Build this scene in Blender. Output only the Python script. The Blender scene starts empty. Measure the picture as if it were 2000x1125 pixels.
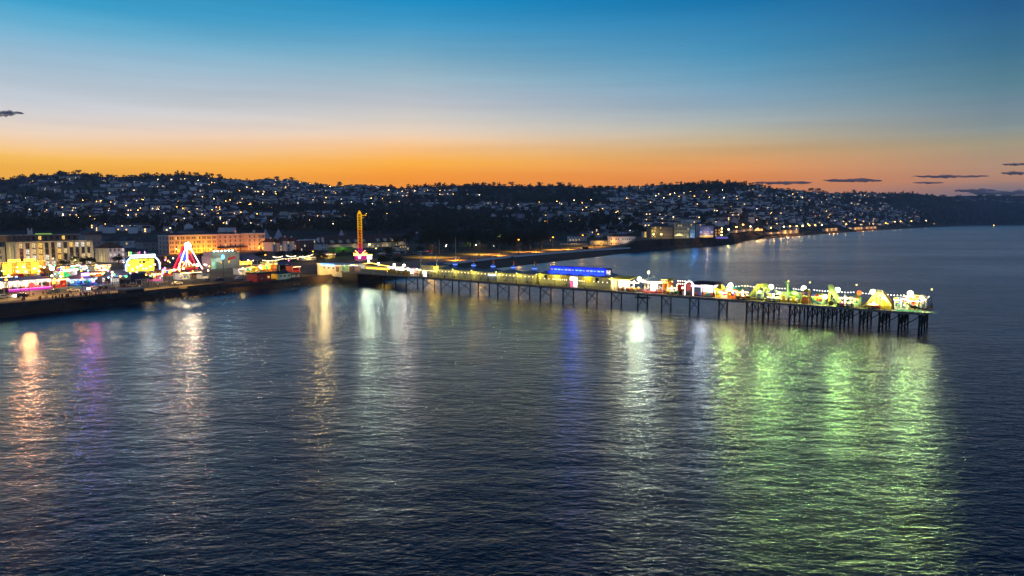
import bpy, math, random
from math import radians, sin, cos, pi, atan, sqrt, asin
from mathutils import Vector, noise, Matrix
R = random.Random(7)
SC = bpy.context.scene
COL = SC.collection

# ---------------------------------------------------------------- camera
CAM_H = 32.0
FPX, CX, CY, HOR = 1333.0, 1000.0, 562.5, 430.0
PITCH = atan((CY - HOR) / FPX)
cam_d = bpy.data.cameras.new('camera'); cam = bpy.data.objects.new('camera', cam_d)
cam_d.sensor_width = 36.0; cam_d.lens = FPX / 2000.0 * 36.0
cam_d.clip_start = 0.5; cam_d.clip_end = 40000.0
cam.location = (0, 0, CAM_H); cam.rotation_euler = (pi / 2 - PITCH, 0, 0)
COL.objects.link(cam); SC.camera = cam

def ray(px, py):
    a = (px - CX) / FPX; b = (CY - py) / FPX
    return Vector((a, cos(PITCH) + b * sin(PITCH), -sin(PITCH) + b * cos(PITCH)))
def at(px, py, z=0.0):
    d = ray(px, py); t = (z - CAM_H) / d.z
    return Vector((d.x * t, d.y * t, z))
def proj(p):
    x, y, z = p[0], p[1], p[2] - CAM_H
    f = y * cos(PITCH) - z * sin(PITCH); u = y * sin(PITCH) + z * cos(PITCH)
    return CX + FPX * x / f, CY - FPX * u / f
def z_at(px, py, Y):
    d = ray(px, py); return CAM_H + d.z * Y / d.y
def interp(tab, x):
    if x <= tab[0][0]: return tab[0][1]
    for (a, b), (c, d) in zip(tab, tab[1:]):
        if x <= c: return b + (d - b) * (x - a) / (c - a)
    return tab[-1][1]

# ---------------------------------------------------------------- view and world
SC.view_settings.view_transform = 'Standard'; SC.view_settings.look = 'None'
SC.view_settings.exposure = 0.0; SC.view_settings.gamma = 1.0
SC.render.engine = 'CYCLES'
SC.cycles.max_bounces = 6; SC.cycles.diffuse_bounces = 2; SC.cycles.glossy_bounces = 3
SC.cycles.transparent_max_bounces = 12; SC.cycles.volume_bounces = 0
SC.cycles.use_denoising = True; SC.cycles.use_adaptive_sampling = False; SC.cycles.light_sampling_threshold = 0.0; SC.cycles.caustics_reflective = False; SC.cycles.caustics_refractive = False
SC.cycles.sample_clamp_indirect = 4.0

def lin(c):
    return tuple((v / 255 / 12.92) if v / 255 <= 0.04045 else ((v / 255 + 0.055) / 1.055) ** 2.4 for v in c)
W = bpy.data.worlds.new("World"); SC.world = W; W.use_nodes = True
nt = W.node_tree; nt.nodes.clear()
def N(nt, t, **kw):
    n = nt.nodes.new(t)
    for k, v in kw.items(): setattr(n, k, v)
    return n
SUN_EL, SUN_AZ = radians(-3.5), radians(-14)      # the sun has set behind the town, left of centre
tc = N(nt, 'ShaderNodeTexCoord'); sep = N(nt, 'ShaderNodeSeparateXYZ'); nt.links.new(tc.outputs['Generated'], sep.inputs[0])
az = N(nt, 'ShaderNodeMath', operation='ARCTAN2'); nt.links.new(sep.outputs['X'], az.inputs[0]); nt.links.new(sep.outputs['Y'], az.inputs[1])
def sky_ramp(px, rows, rest):
    rp = N(nt, 'ShaderNodeValToRGB'); rp.color_ramp.interpolation = 'LINEAR'
    st = [(0.0, rows[-1][1])] + [(ray(px, y).normalized().z, c) for y, c in rows[::-1]] + rest
    cr = rp.color_ramp
    while len(cr.elements) < len(st): cr.elements.new(0.5)
    for e, (p, c) in zip(cr.elements, st): e.position = max(0, min(1, p))
    for e, (p, c) in zip(cr.elements, st): e.color = (*lin(c), 1)
    nt.links.new(sep.outputs['Z'], rp.inputs[0]); return rp
REST = [(0.42, (16, 72, 112)), (0.62, (28, 56, 90)), (1.0, (38, 60, 92))]
r_left = sky_ramp(90, [(0, (50,160,205)), (50, (105,180,215)), (100, (150,190,215)), (150, (180,200,215)), (200, (205,210,218)), (230, (220,212,208)), (260, (240,215,190)), (288, (252,205,145)), (310, (253,192,78)), (335, (250,178,44))], REST)
r_mid = sky_ramp(800, [(0, (18,143,198)), (50, (66,155,200)), (100, (113,170,200)), (150, (160,190,205)), (190, (190,198,208)), (230, (215,208,200)), (258, (240,215,190)), (286, (252,195,130)), (315, (254,178,52)), (345, (255,154,0))], REST)
r_mr = sky_ramp(1430, [(0, (6,116,172)), (100, (68,145,186)), (150, (105,160,190)), (200, (140,170,190)), (240, (172,180,176)), (268, (196,180,150)), (292, (207,166,112)), (320, (232,158,86)), (348, (230,136,54))], REST)
r_right = sky_ramp(1930, [(0, (26,92,142)), (100, (58,114,145)), (170, (92,134,150)), (210, (113,136,150)), (250, (132,145,145)), (280, (160,150,122)), (310, (176,146,116)), (350, (186,135,105)), (376, (118,112,122))], [(0.42, (16, 64, 104)), (0.62, (30, 60, 96)), (1.0, (38, 60, 92))])
r_back = N(nt, 'ShaderNodeValToRGB'); cr = r_back.color_ramp
for p, c in ((0.15, 0), (0.45, 0)): cr.elements.new(p)
for e, (p, c) in zip(cr.elements, [(0, (138, 152, 190)), (0.15, (122, 146, 194)), (0.45, (66, 102, 152)), (1, (38, 60, 92))]):
    e.position = p; e.color = (*lin(c), 1)
nt.links.new(sep.outputs['Z'], r_back.inputs[0])
def step(src, a, b):
    m = N(nt, 'ShaderNodeMapRange'); m.interpolation_type = 'LINEAR'
    nt.links.new(src, m.inputs[0]); m.inputs[1].default_value = a; m.inputs[2].default_value = b
    return m.outputs[0]
def mixc(f, a, b):
    m = N(nt, 'ShaderNodeMix', data_type='RGBA'); nt.links.new(f, m.inputs[0]); nt.links.new(a, m.inputs[6]); nt.links.new(b, m.inputs[7]); return m.outputs[2]
A = lambda px: atan((px - CX) / FPX)
c = mixc(step(az.outputs[0], A(90), A(800)), r_left.outputs[0], r_mid.outputs[0])
c = mixc(step(az.outputs[0], A(800), A(1430)), c, r_mr.outputs[0])
c = mixc(step(az.outputs[0], A(1430), A(1930)), c, r_right.outputs[0])
ab = N(nt, 'ShaderNodeMath', operation='ABSOLUTE'); nt.links.new(az.outputs[0], ab.inputs[0])
c = mixc(step(ab.outputs[0], 0.75, 1.9), c, r_back.outputs[0])
# faint level streaks of thin high cloud
smp = N(nt, 'ShaderNodeMapping'); smp.inputs['Scale'].default_value = (2.2, 2.2, 46); nt.links.new(tc.outputs['Generated'], smp.inputs[0])
snz = N(nt, 'ShaderNodeTexNoise'); snz.inputs['Scale'].default_value = 1.6; snz.inputs['Detail'].default_value = 4; nt.links.new(smp.outputs[0], snz.inputs['Vector'])
smr = N(nt, 'ShaderNodeMapRange'); nt.links.new(snz.outputs[0], smr.inputs[0]); smr.inputs[1].default_value = .3; smr.inputs[2].default_value = .7; smr.inputs[3].default_value = .965; smr.inputs[4].default_value = 1.045
vm = N(nt, 'ShaderNodeVectorMath', operation='SCALE'); nt.links.new(c, vm.inputs[0]); nt.links.new(smr.outputs[0], vm.inputs['Scale']); c = vm.outputs[0]
# below the horizon: nothing glows
bl = N(nt, 'ShaderNodeRGB'); bl.outputs[0].default_value = (0.01, 0.012, 0.016, 1)
c = mixc(step(sep.outputs['Z'], -0.004, -0.03), c, bl.outputs[0])
sky = N(nt, 'ShaderNodeTexSky', sky_type='NISHITA'); sky.sun_disc = False
sky.sun_elevation = SUN_EL; sky.sun_rotation = SUN_AZ; sky.altitude = 30; sky.air_density = 1.0; sky.dust_density = 1.5
bg1 = N(nt, 'ShaderNodeBackground'); nt.links.new(sky.outputs[0], bg1.inputs[0]); bg1.inputs[1].default_value = 0.05
bg2 = N(nt, 'ShaderNodeBackground'); nt.links.new(c, bg2.inputs[0]); hzb = N(nt, 'ShaderNodeMapRange'); nt.links.new(sep.outputs['Z'], hzb.inputs[0]); hzb.inputs[1].default_value = 0.03; hzb.inputs[2].default_value = 0.16; hzb.inputs[3].default_value = 1.38; hzb.inputs[4].default_value = 1.03
nt.links.new(hzb.outputs[0], bg2.inputs[1])   # brighter towards the horizon, where the evening haze takes some of it away
ad = N(nt, 'ShaderNodeAddShader'); nt.links.new(bg1.outputs[0], ad.inputs[0]); nt.links.new(bg2.outputs[0], ad.inputs[1])
wo = N(nt, 'ShaderNodeOutputWorld'); nt.links.new(ad.outputs[0], wo.inputs[0])

# the sun itself is below the horizon, so no direct sunlight reaches the scene; the lamps built below light the town
W.cycles.sampling_method = 'NONE'

# ---------------------------------------------------------------- mesh helpers
class MB:
    def __init__(s): s.v = []; s.f = []; s.m = []
    def add(s, vs, fs, m=0):
        o = len(s.v); s.v += [tuple(v) for v in vs]
        for f in fs: s.f.append(tuple(o + i for i in f)); s.m.append(m)
        return s
    def box(s, x0, x1, y0, y1, z0, z1, m=0):
        return s.add([(x0,y0,z0),(x1,y0,z0),(x1,y1,z0),(x0,y1,z0),(x0,y0,z1),(x1,y0,z1),(x1,y1,z1),(x0,y1,z1)],
                     [(0,3,2,1),(4,5,6,7),(0,1,5,4),(1,2,6,5),(2,3,7,6),(3,0,4,7)], m)
    def tube(s, p, q, r0, r1=None, n=6, m=0):
        r1 = r0 if r1 is None else r1
        p = Vector(p); q = Vector(q); d = (q - p).normalized()
        a = d.cross(Vector((0, 0, 1)) if abs(d.z) < .95 else Vector((1, 0, 0))).normalized(); b = d.cross(a)
        vs = []
        for c_, r_ in ((p, r0), (q, r1)):
            for i in range(n):
                t = 2 * pi * i / n; vs.append(c_ + (a * cos(t) + b * sin(t)) * r_)
        fs = [(i, (i + 1) % n, n + (i + 1) % n, n + i) for i in range(n)] + [tuple(range(n))[::-1], tuple(range(n, 2 * n))]
        return s.add(vs, fs, m)
    def path(s, pts, radii, n=6, m=0):          # one connected tube through the points
        pts = [Vector(p) for p in pts]
        if not hasattr(radii, '__len__'): radii = [radii] * len(pts)
        vs = []; fs = []
        for k, p in enumerate(pts):
            d = (pts[min(k + 1, len(pts) - 1)] - pts[max(k - 1, 0)]).normalized()
            a = d.cross(Vector((0, 0, 1)) if abs(d.z) < .95 else Vector((1, 0, 0))).normalized(); b = d.cross(a)
            for i in range(n):
                t = 2 * pi * i / n; vs.append(p + (a * cos(t) + b * sin(t)) * radii[k])
        for k in range(len(pts) - 1):
            for i in range(n):
                fs.append((k*n+i, k*n+(i+1)%n, (k+1)*n+(i+1)%n, (k+1)*n+i))
        fs += [tuple(range(n))[::-1], tuple(range((len(pts)-1)*n, len(pts)*n))]
        if getattr(s, 'beads', False) or (len(radii) > 8 and len(set(radii)) == 2):
            o = len(s.v); s.v += [tuple(v) for v in vs]; hi = max(radii)
            for j, f in enumerate(fs):
                k = j // n; s.f.append(tuple(o + i for i in f)); s.m.append(m if k < len(pts) - 1 and radii[k] == hi and radii[k+1] == hi else 99)
            return s
        return s.add(vs, fs, m)
    def lathe(s, prof, n=12, c=(0, 0, 0), m=0):  # prof: (r, z)
        vs = []; fs = []
        for r_, z in prof:
            for i in range(n): vs.append((c[0] + r_ * cos(2*pi*i/n), c[1] + r_ * sin(2*pi*i/n), c[2] + z))
        for k in range(len(prof) - 1):
            for i in range(n): fs.append((k*n+i, k*n+(i+1)%n, (k+1)*n+(i+1)%n, (k+1)*n+i))
        fs += [tuple(range(n))[::-1], tuple(range((len(prof)-1)*n, len(prof)*n))]
        return s.add(vs, fs, m)
    def ball(s, c, r, n=8, k=5, m=0, sz=1.0):
        return s.lathe([(max(.02*r, r*sin(pi*i/k)), -r*sz*cos(pi*i/k)) for i in range(k+1)], n, c, m)
    def xz(s, pts, y0, y1, m=0):               # outline in x,z pushed along y
        n = len(pts); vs = [(x, y0, z) for x, z in pts] + [(x, y1, z) for x, z in pts]
        return s.add(vs, [tuple(range(n)), tuple(range(n, 2*n))[::-1]] + [(i, i+n, (i+1)%n+n, (i+1)%n) for i in range(n)], m)
    def yz(s, pts, x0, x1, m=0):
        n = len(pts); vs = [(x0, y, z) for y, z in pts] + [(x1, y, z) for y, z in pts]
        return s.add(vs, [tuple(range(n))[::-1], tuple(range(n, 2*n))] + [(i, (i+1)%n, (i+1)%n+n, i+n) for i in range(n)], m)
    def xy(s, pts, z0, z1, m=0):
        n = len(pts); vs = [(p[0], p[1], z0) for p in pts] + [(p[0], p[1], z1) for p in pts]
        return s.add(vs, [tuple(range(n))[::-1], tuple(range(n, 2*n))] + [(i, (i+1)%n, (i+1)%n+n, i+n) for i in range(n)], m)
    def hip(s, x0, x1, y0, y1, z0, h, inx, iny, m=0):   # hipped or flat-topped roof
        return s.add([(x0,y0,z0),(x1,y0,z0),(x1,y1,z0),(x0,y1,z0),(x0+inx,y0+iny,z0+h),(x1-inx,y0+iny,z0+h),(x1-inx,y1-iny,z0+h),(x0+inx,y1-iny,z0+h)],
                     [(0,3,2,1),(4,5,6,7),(0,1,5,4),(1,2,6,5),(2,3,7,6),(3,0,4,7)], m)
    def gable(s, x0, x1, y0, y1, z0, h, m=0):     # ridge along x
        ym = (y0 + y1) / 2
        return s.add([(x0,y0,z0),(x1,y0,z0),(x1,y1,z0),(x0,y1,z0),(x0,ym,z0+h),(x1,ym,z0+h)], [(0,3,2,1),(0,1,5,4),(2,3,4,5),(1,2,5),(3,0,4)], m)
    def mesh(s, name, mats, smooth=False):
        me = bpy.data.meshes.new(name); me.from_pydata(s.v, [], s.f)
        mats = mats if isinstance(mats, (list, tuple)) else [mats]
        if 99 in s.m: mats = list(mats) + [M['steel']]
        for x in mats: me.materials.append(x)
        me.polygons.foreach_set('material_index', [min(i, len(mats)-1) for i in s.m])
        if smooth: me.polygons.foreach_set('use_smooth', [True] * len(s.f))
        me.update(); return me
    def build(s, name, mats, parent=None, loc=None, rz=0.0, smooth=False):
        return link(name, s.mesh(name, mats, smooth), parent, loc, rz)
def link(name, data, parent=None, loc=None, rz=0.0):
    o = bpy.data.objects.new(name, data); COL.objects.link(o)
    if parent: o.parent = parent
    if loc is not None: o.location = loc
    o.rotation_euler = (0, 0, rz); return o
def tag(o, label, cat, group=None):
    o['label'] = label; o['category'] = cat
    if group: o['group'] = group
    return o
def thing(name, label, cat, loc=(0, 0, 0), rz=0.0, group=None):
    return tag(link(name, None, None, loc, rz), label, cat, group)
def setting(o, kind='structure'):
    o['kind'] = kind; return o
def copy_tree(o, parent=None):
    c_ = o.copy(); COL.objects.link(c_)
    if parent: c_.parent = parent
    for ch in list(o.children): copy_tree(ch, c_)
    return c_
def rope(pts, gap, rb, rs):                     # festoon with bulbs as bulges of one tube
    pts = [Vector(p) for p in pts]; out = []; rad = []
    for p, q in zip(pts, pts[1:]):
        n = max(1, int(round((q - p).length / gap)))
        for i in range(n):
            c_ = (i + .5) / n; L_ = (q - p).length
            for f, r_ in ((i / n, rs), (c_ - rb * 1.05 / L_, rs), (c_ - rb / L_, rb), (c_ + rb / L_, rb), (c_ + rb * 1.05 / L_, rs)):
                out.append(p + (q - p) * f); rad.append(r_)
    out.append(pts[-1]); rad.append(rs); return out, rad
def sag(p, q, d, n=8):
    p = Vector(p); q = Vector(q)
    return [p + (q - p) * (i / n) + Vector((0, 0, -d * 4 * (i / n) * (1 - i / n))) for i in range(n + 1)]
def rotx(): return Matrix.Rotation(pi / 2, 4, 'X')
def lamp(kind, parent, loc, col, power, size=.4, aim=None, angle=120, name='lamp_light', blend=.6):
    d = bpy.data.lights.new(name, kind); d.color = col; d.energy = power; d.shadow_soft_size = size
    o = link(name, d, parent, loc)
    if kind == 'SPOT':
        d.spot_size = radians(angle); d.spot_blend = blend
        o.rotation_euler = Vector(aim).to_track_quat('-Z', 'Y').to_euler()
    return o

# ---------------------------------------------------------------- materials
MATS = {}
def mat(name, col, rough=.75, var=.25, scale=.6, metal=0.0, bump=0.0, stretch=(1, 1, 1), spec=.3):
    if name in MATS: return MATS[name]
    m = bpy.data.materials.new(name); m.use_nodes = True; t = m.node_tree
    b = t.nodes['Principled BSDF']; b.inputs['Roughness'].default_value = rough; b.inputs['Metallic'].default_value = metal
    b.inputs['Specular IOR Level'].default_value = spec
    tc = N(t, 'ShaderNodeTexCoord'); mp = N(t, 'ShaderNodeMapping'); mp.inputs['Scale'].default_value = stretch
    t.links.new(tc.outputs['Object'], mp.inputs[0])
    nz = N(t, 'ShaderNodeTexNoise'); nz.inputs['Scale'].default_value = scale; nz.inputs['Detail'].default_value = 5
    t.links.new(mp.outputs[0], nz.inputs['Vector'])
    rp = N(t, 'ShaderNodeValToRGB'); t.links.new(nz.outputs[0], rp.inputs[0])
    rp.color_ramp.elements[0].position = .3; rp.color_ramp.elements[1].position = .7
    rp.color_ramp.elements[0].color = (*[max(0, v * (1 - var)) for v in col], 1); rp.color_ramp.elements[1].color = (*[min(1, v * (1 + var)) for v in col], 1)
    t.links.new(rp.outputs[0], b.inputs['Base Color'])
    if bump:
        bp = N(t, 'ShaderNodeBump'); bp.inputs['Strength'].default_value = bump; bp.inputs['Distance'].default_value = .1
        t.links.new(nz.outputs[0], bp.inputs['Height']); t.links.new(bp.outputs[0], b.inputs['Normal'])
    MATS[name] = m; return m
def glow(name, col, s, sampling=True, var=0.0, scale=1.0):
    if name in MATS: return MATS[name]
    m = bpy.data.materials.new(name); m.use_nodes = True; t = m.node_tree; t.nodes.clear()
    e = N(t, 'ShaderNodeEmission'); e.inputs[0].default_value = (*col, 1); e.inputs[1].default_value = s
    if var:
        tc = N(t, 'ShaderNodeTexCoord'); nz = N(t, 'ShaderNodeTexNoise'); nz.inputs['Scale'].default_value = scale; nz.inputs['Detail'].default_value = 2
        t.links.new(tc.outputs['Object'], nz.inputs['Vector'])
        mr = N(t, 'ShaderNodeMapRange'); mr.inputs[1].default_value = .3; mr.inputs[2].default_value = .7; mr.inputs[3].default_value = s * (1 - var); mr.inputs[4].default_value = s * (1 + var)
        t.links.new(nz.outputs[0], mr.inputs[0]); t.links.new(mr.outputs[0], e.inputs[1])
    o = N(t, 'ShaderNodeOutputMaterial'); t.links.new(e.outputs[0], o.inputs[0])
    m.cycles.emission_sampling = 'NONE'     # the lamps beside them carry their light; the glowing meshes are found by the rays that hit them
    MATS[name] = m; return m

M = dict(
 steel=mat('painted_steel', (.035, .035, .04), .5, .3, 1.5), timber=mat('deck_timber', (.16, .12, .09), .8, .35, 2.0, stretch=(1, 6, 1)),
 pile=mat('pile_iron', (.02, .02, .022), .7, .5, .8), fascia=mat('deck_fascia', (.2, .19, .18), .7, .3, 1.2),
 cream=mat('cream_render', (.62, .58, .44), .7, .12, .5), white=mat('white_paint', (.75, .75, .73), .6, .08, .8),
 slate=mat('slate_roof', (.07, .075, .09), .6, .3, 1.5), slate_blue=mat('blue_grey_roof', (.10, .14, .20), .55, .2, .8),
 tile=mat('clay_tile', (.13, .065, .05), .75, .3, 1.2), brick=mat('red_brick', (.17, .07, .055), .8, .3, 2.5), stone=mat('pale_stone', (.42, .38, .30), .8, .18, 1.0),
 concrete=mat('concrete', (.3, .29, .27), .85, .2, .4), asphalt=mat('asphalt', (.055, .053, .052), .85, .25, .3), paving=mat('paving', (.10, .083, .066), .8, .25, .25),
 glass=mat('dark_glass', (.02, .025, .03), .12, .2, 1.0, spec=.6), red=mat('red_paint', (.42, .03, .03), .55, .2, .8), green=mat('green_paint', (.10, .26, .06), .6, .2, .7),
 blue=mat('blue_paint', (.03, .06, .32), .5, .2, .7), black=mat('black_paint', (.012, .012, .014), .5, .3, 1.0), orange=mat('orange_paint', (.6, .18, .03), .55, .2, .8),
 yellow=mat('yellow_paint', (.7, .5, .04), .55, .15, .8), canvas=mat('canvas', (.5, .5, .5), .85, .12, .6), canvas_blue=mat('blue_canvas', (.08, .10, .22), .8, .2, .7), canvas_dark=mat('dark_canvas', (.03, .035, .06), .8, .2, .7),
 grey=mat('grey_board', (.30, .31, .27), .75, .2, .6), pale_green=mat('pale_green_board', (.45, .58, .46), .7, .12, .8), rock=mat('red_rock', (.07, .045, .035), .9, .5, .12, bump=.6),
 trunk=mat('bark', (.05, .04, .03), .9, .3, 2.0), leaf=mat('leaves', (.028, .040, .020), .8, .45, .25), leaf2=mat('olive_leaves', (.042, .050, .024), .8, .45, .25), hedge=mat('hedge_leaves', (.03, .045, .018), .8, .4, .5),
 skin=mat('skin', (.4, .25, .18), .6, .05), rubber=mat('rubber', (.015, .015, .015), .8, .2), teal=mat('teal_paint', (.03, .25, .2), .5, .2, .8), pink=mat('pink_paint', (.55, .08, .3), .5, .2, .8),
)
G = dict(
 bulb=glow('warm_bulb', (1, .76, .42), 8), white=glow('white_bulb', (1, .95, .85), 8), sodium=glow('sodium_lamp', (1, .38, .04), 8), flood=glow('flood_lamp', (.86, 1.0, .50), 14),
 yel=glow('yellow_bulb', (1, .70, .10), 6), yellamp=glow('yellow_lamp', (1, .80, .22), 6), amber=glow('amber_panel', (1, .52, .05), 3.0, var=.6, scale=.7), sign_r=glow('red_sign', (1, .06, .03), 1.2, var=.6, scale=1.5), sign_y=glow('yellow_sign', (1, .6, .05), 1.3, var=.6, scale=1.5), sign_w=glow('white_sign', (1, .85, .7), 1.1, var=.7, scale=1.5), sign_b=glow('blue_sign', (.08, .2, 1), 1.2, var=.6, scale=1.5), sign_g=glow('green_sign', (.1, .9, .25), .9, var=.6, scale=1.5), lime=glow('lime_panel', (.85, 1, .28), 1.3, var=.7, scale=.7), hot=glow('white_panel', (1, .93, .84), 2.6, var=.5, scale=.6),
 blue=glow('blue_light', (.10, .25, 1), 6), bluedeep=glow('deep_blue_light', (.02, .06, 1), 4), cyan=glow('pale_blue_tube', (.28, .52, 1), 1.7), whiteblue=glow('ice_white_tube', (.42, .72, 1), 5),
 magenta=glow('magenta_light', (1, .06, .5), 5), red=glow('red_light', (1, .03, .03), 5), green=glow('green_light', (.10, 1, .3), 4), violet=glow('violet_light', (.55, .3, 1), 5), pinkw=glow('pink_white_tube', (1, .66, .76), 4.5),
 win=glow('lit_window', (1, .72, .34), .75, False, .9, 1.3), winw=glow('pale_lit_window', (1, .92, .78), .8, False, .9, 1.3), winy=glow('yellow_lit_window', (1, .58, .12), 1.0, False, .9, 1.3), winb=glow('blue_lit_window', (.5, .6, 1), 2.0, False),
 farw=glow('far_warm_light', (1, .52, .14), 6, False), farc=glow('far_pale_light', (1, .80, .50), 5, False), farx=glow('far_street_light', (1, .72, .36), 26, False), faro=glow('far_amber_light', (1, .46, .08), 28, False),
 head=glow('headlight', (1, .95, .75), 40), tail=glow('tail_light', (1, .05, .02), 6), panely=glow('yellow_panel', (1, .80, .05), 2.2, var=.5, scale=.5),
)

# ---------------------------------------------------------------- land and sea
SHORE = [(-300,656),(0,622),(120,608),(340,580),(480,566),(590,556),(650,551),(720,549),(760,545),(860,536),(945,527),(1050,515),(1140,505),(1250,491),(1262,489),(1350,483),(1432,476),(1446,470),(1500,466),(1560,461),(1640,455),(1720,449.5),(1800,444.5),(1880,441),(2000,440.3),(2400,440)]
WALL = [(-300,633,4),(0,597,4),(150,583,4),(314,571,4),(416,561,4),(480,555.5,4),(585,545,4),(730,533,4),(830,520.5,4),(900,512,4),(1000,501,4),(1140,489.5,4),(1232,484,4)]
RIDGE = [(-300,356,2500),(0,352,2500),(75,343,2500),(150,339,2500),(210,346,2500),(300,344,2550),(370,341,2550),(420,347,2550),(480,352,2600),(560,353,2600),(600,359,2600),(650,364,2650),(700,362,2700),(740,363,2700),(780,368,2700),(830,365,2700),(900,363,2700),(950,362,2650),(1040,364,2600),(1100,362,2600),(1150,367,2550),(1200,369,2500),(1250,365,2400),(1300,361,2350),(1350,359,2300),(1420,358,2300),(1440,359,2300),(1475,364,2350),(1500,367,2700),(1560,373,3000),(1620,377,3300),(1660,378,3600),(1690,376,3900),(1720,378,4100),(1780,377,4300),(1840,384,4600),(1900,382,5200),(2000,382,5400),(2400,385,5600)]
FOOT = [(-300,760),(400,760),(800,820),(1000,900),(1200,880),(1300,830),(1432,900),(1500,1250),(1640,1900),(1720,2400),(1800,3250),(1880,4100),(2400,4500)]
def cY(px, py, z):
    p = at(px, py, z); return p.x / p.y, p.y
t_sh = [(c_, 1 / y) for c_, y in (cY(a, b, 0) for a, b in SHORE)]
t_wall = [(c_, 1 / y) for c_, y in (cY(a, b, z) for a, b, z in WALL)]
t_rd = []; t_rz = []
for px, py, Y in RIDGE:
    d = ray(px, py); t_rd.append((d.x / d.y, Y)); t_rz.append((d.x / d.y, CAM_H + d.z / d.y * Y))
t_ft = [((px - CX) / FPX / cos(PITCH), Y) for px, Y in FOOT]
C_HEAD0, C_HEAD1 = cY(1240, 488, 0)[0], cY(1438, 474, 0)[0]
C_WALLEND = cY(1234, 484, 4)[0]
def shoreY(c_): return 1 / interp(t_sh, c_)
def wallY(c_):
    s = shoreY(c_)
    if c_ < C_WALLEND: return 1 / interp(t_wall, c_)
    if c_ < C_HEAD1: return s + 4
    return s * 1.025 + 8
def wallz(c_):
    if c_ < C_HEAD0 - .02: return 4.0
    if c_ < C_HEAD0: return 4.0 + 7.0 * (c_ - C_HEAD0 + .02) / .02
    if c_ < C_HEAD1: return 11.0
    return 5.0
def land_z(x, y):
    c_ = x / max(y, 1); s = shoreY(c_); w = wallY(c_); wz = wallz(c_)
    if y < s: return max(-6, -(s - y) * .06)
    if y < w: return 3.3 * ((y - s) / max(.1, w - s)) ** .8
    f = interp(t_ft, c_); r = interp(t_rd, c_); rz = interp(t_rz, c_)
    if y < f: return wz + (y - w) * .002
    z0 = wz + (f - w) * .002
    t = (y - f) / (r - f)
    if t <= 1:
        z = z0 + (rz - z0) * (t ** 1.12)
        return z + 10 * sin(pi * min(1, t)) ** 1.0 * noise.noise(Vector((x * .0035, y * .0035, 1.7))) * (1 if rz > 90 else .6) * 1.6
    return rz - (y - r) * .28
ts = [0, .03, .07, .12, .18, .25, .32, .4, .48, .56, .64, .72, .8, .87, .93, .97, 1.0]
cols = [(-300 + i * 9 - CX) / FPX / cos(PITCH) for i in range(int(2700 / 9))]
cols = sorted(cols + [C_HEAD0 - .0001, C_HEAD1 - .0003, C_HEAD1 + .0003])
V = []; F = []; FM = []
for c_ in cols:
    s = shoreY(c_); w = wallY(c_); f = interp(t_ft, c_); r = interp(t_rd, c_); wz = wallz(c_)
    ys = [s * .8, s - 1.5, s, s + (w - s) * .35, s + (w - s) * .7, w - .02, w, w + 3] + [w + 3 + (f - w - 3) * k / 12 for k in range(1, 12)] + [f + (r - f) * t for t in ts] + [r * 1.04, r * 1.12, r * 1.3]
    for k, y in enumerate(ys):
        x = c_ * y; z = land_z(x, y)
        if k == 3 or k == 4: z += .15 * noise.noise(Vector((x * .05, y * .05, 3)))
        V.append((x, y, z))
nr = 8 + 11 + len(ts) + 3
for i in range(len(cols) - 1):
    head = C_HEAD0 < (cols[i] + cols[i + 1]) / 2 < C_HEAD1 or cols[i] >= C_HEAD1
    for k in range(nr - 1):
        a = i * nr + k; F.append((a, a + nr, a + nr + 1, a + 1))
        FM.append((2 if head and C_HEAD0 < cols[i] < C_HEAD1 else 0) if k < 5 else (2 if head else 1) if k == 5 else 3 if k < 19 else 4)
me = bpy.data.meshes.new('ground'); me.from_pydata(V, [], F)
sand = mat('red_sand', (.085, .05, .034), .85, .35, .06)
town = mat('town_ground', (.075, .07, .06), .9, .5, .03); hill_m = mat('hill_ground', (.03, .036, .028), .95, .5, .012)
for m in (sand, mat('sea_wall_stone', (.07, .06, .05), .85, .4, .5), M['rock'], town, hill_m): me.materials.append(m)
me.polygons.foreach_set('material_index', FM); me.polygons.foreach_set('use_smooth', [k == 4 for k in FM]); me.update()
setting(link('ground', me))

# sea: one wide sheet with wind ripples
sea_m = bpy.data.materials.new('sea_water'); sea_m.use_nodes = True; t = sea_m.node_tree
b = t.nodes['Principled BSDF']; b.inputs['Base Color'].default_value = (.002, .016, .040, 1); b.inputs['IOR'].default_value = 1.33
geo = N(t, 'ShaderNodeNewGeometry')
def wave(scale, sx, sy, rot, detail, amp, dist=0.0, rough=.5):
    mp = N(t, 'ShaderNodeMapping'); mp.inputs['Scale'].default_value = (sx, sy, 1); mp.inputs['Rotation'].default_value = (0, 0, rot)
    t.links.new(geo.outputs['Position'], mp.inputs[0])
    nz = N(t, 'ShaderNodeTexNoise'); nz.inputs['Scale'].default_value = scale; nz.inputs['Detail'].default_value = detail; nz.inputs['Distortion'].default_value = dist; nz.inputs['Roughness'].default_value = rough
    t.links.new(mp.outputs[0], nz.inputs['Vector'])
    ml = N(t, 'ShaderNodeMath', operation='MULTIPLY'); ml.inputs[1].default_value = amp; t.links.new(nz.outputs[0], ml.inputs[0]); return ml.outputs[0], nz.outputs[0]
def addn(*s):
    o = s[0]
    for k in s[1:]:
        m = N(t, 'ShaderNodeMath', operation='ADD'); t.links.new(o, m.inputs[0]); t.links.new(k, m.inputs[1]); o = m.outputs[0]
    return o
big, _ = wave(.05, .6, 1.0, .35, 2, .55)
mid, _ = wave(.62, .5, 1.0, .25, 3, .34, .4)
long_, _ = wave(.2, .5, 1.0, .3, 2, .36, .3)
fine, _ = wave(1.9, .55, 1.0, -.15, 3, .155, .6, .6)
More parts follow.
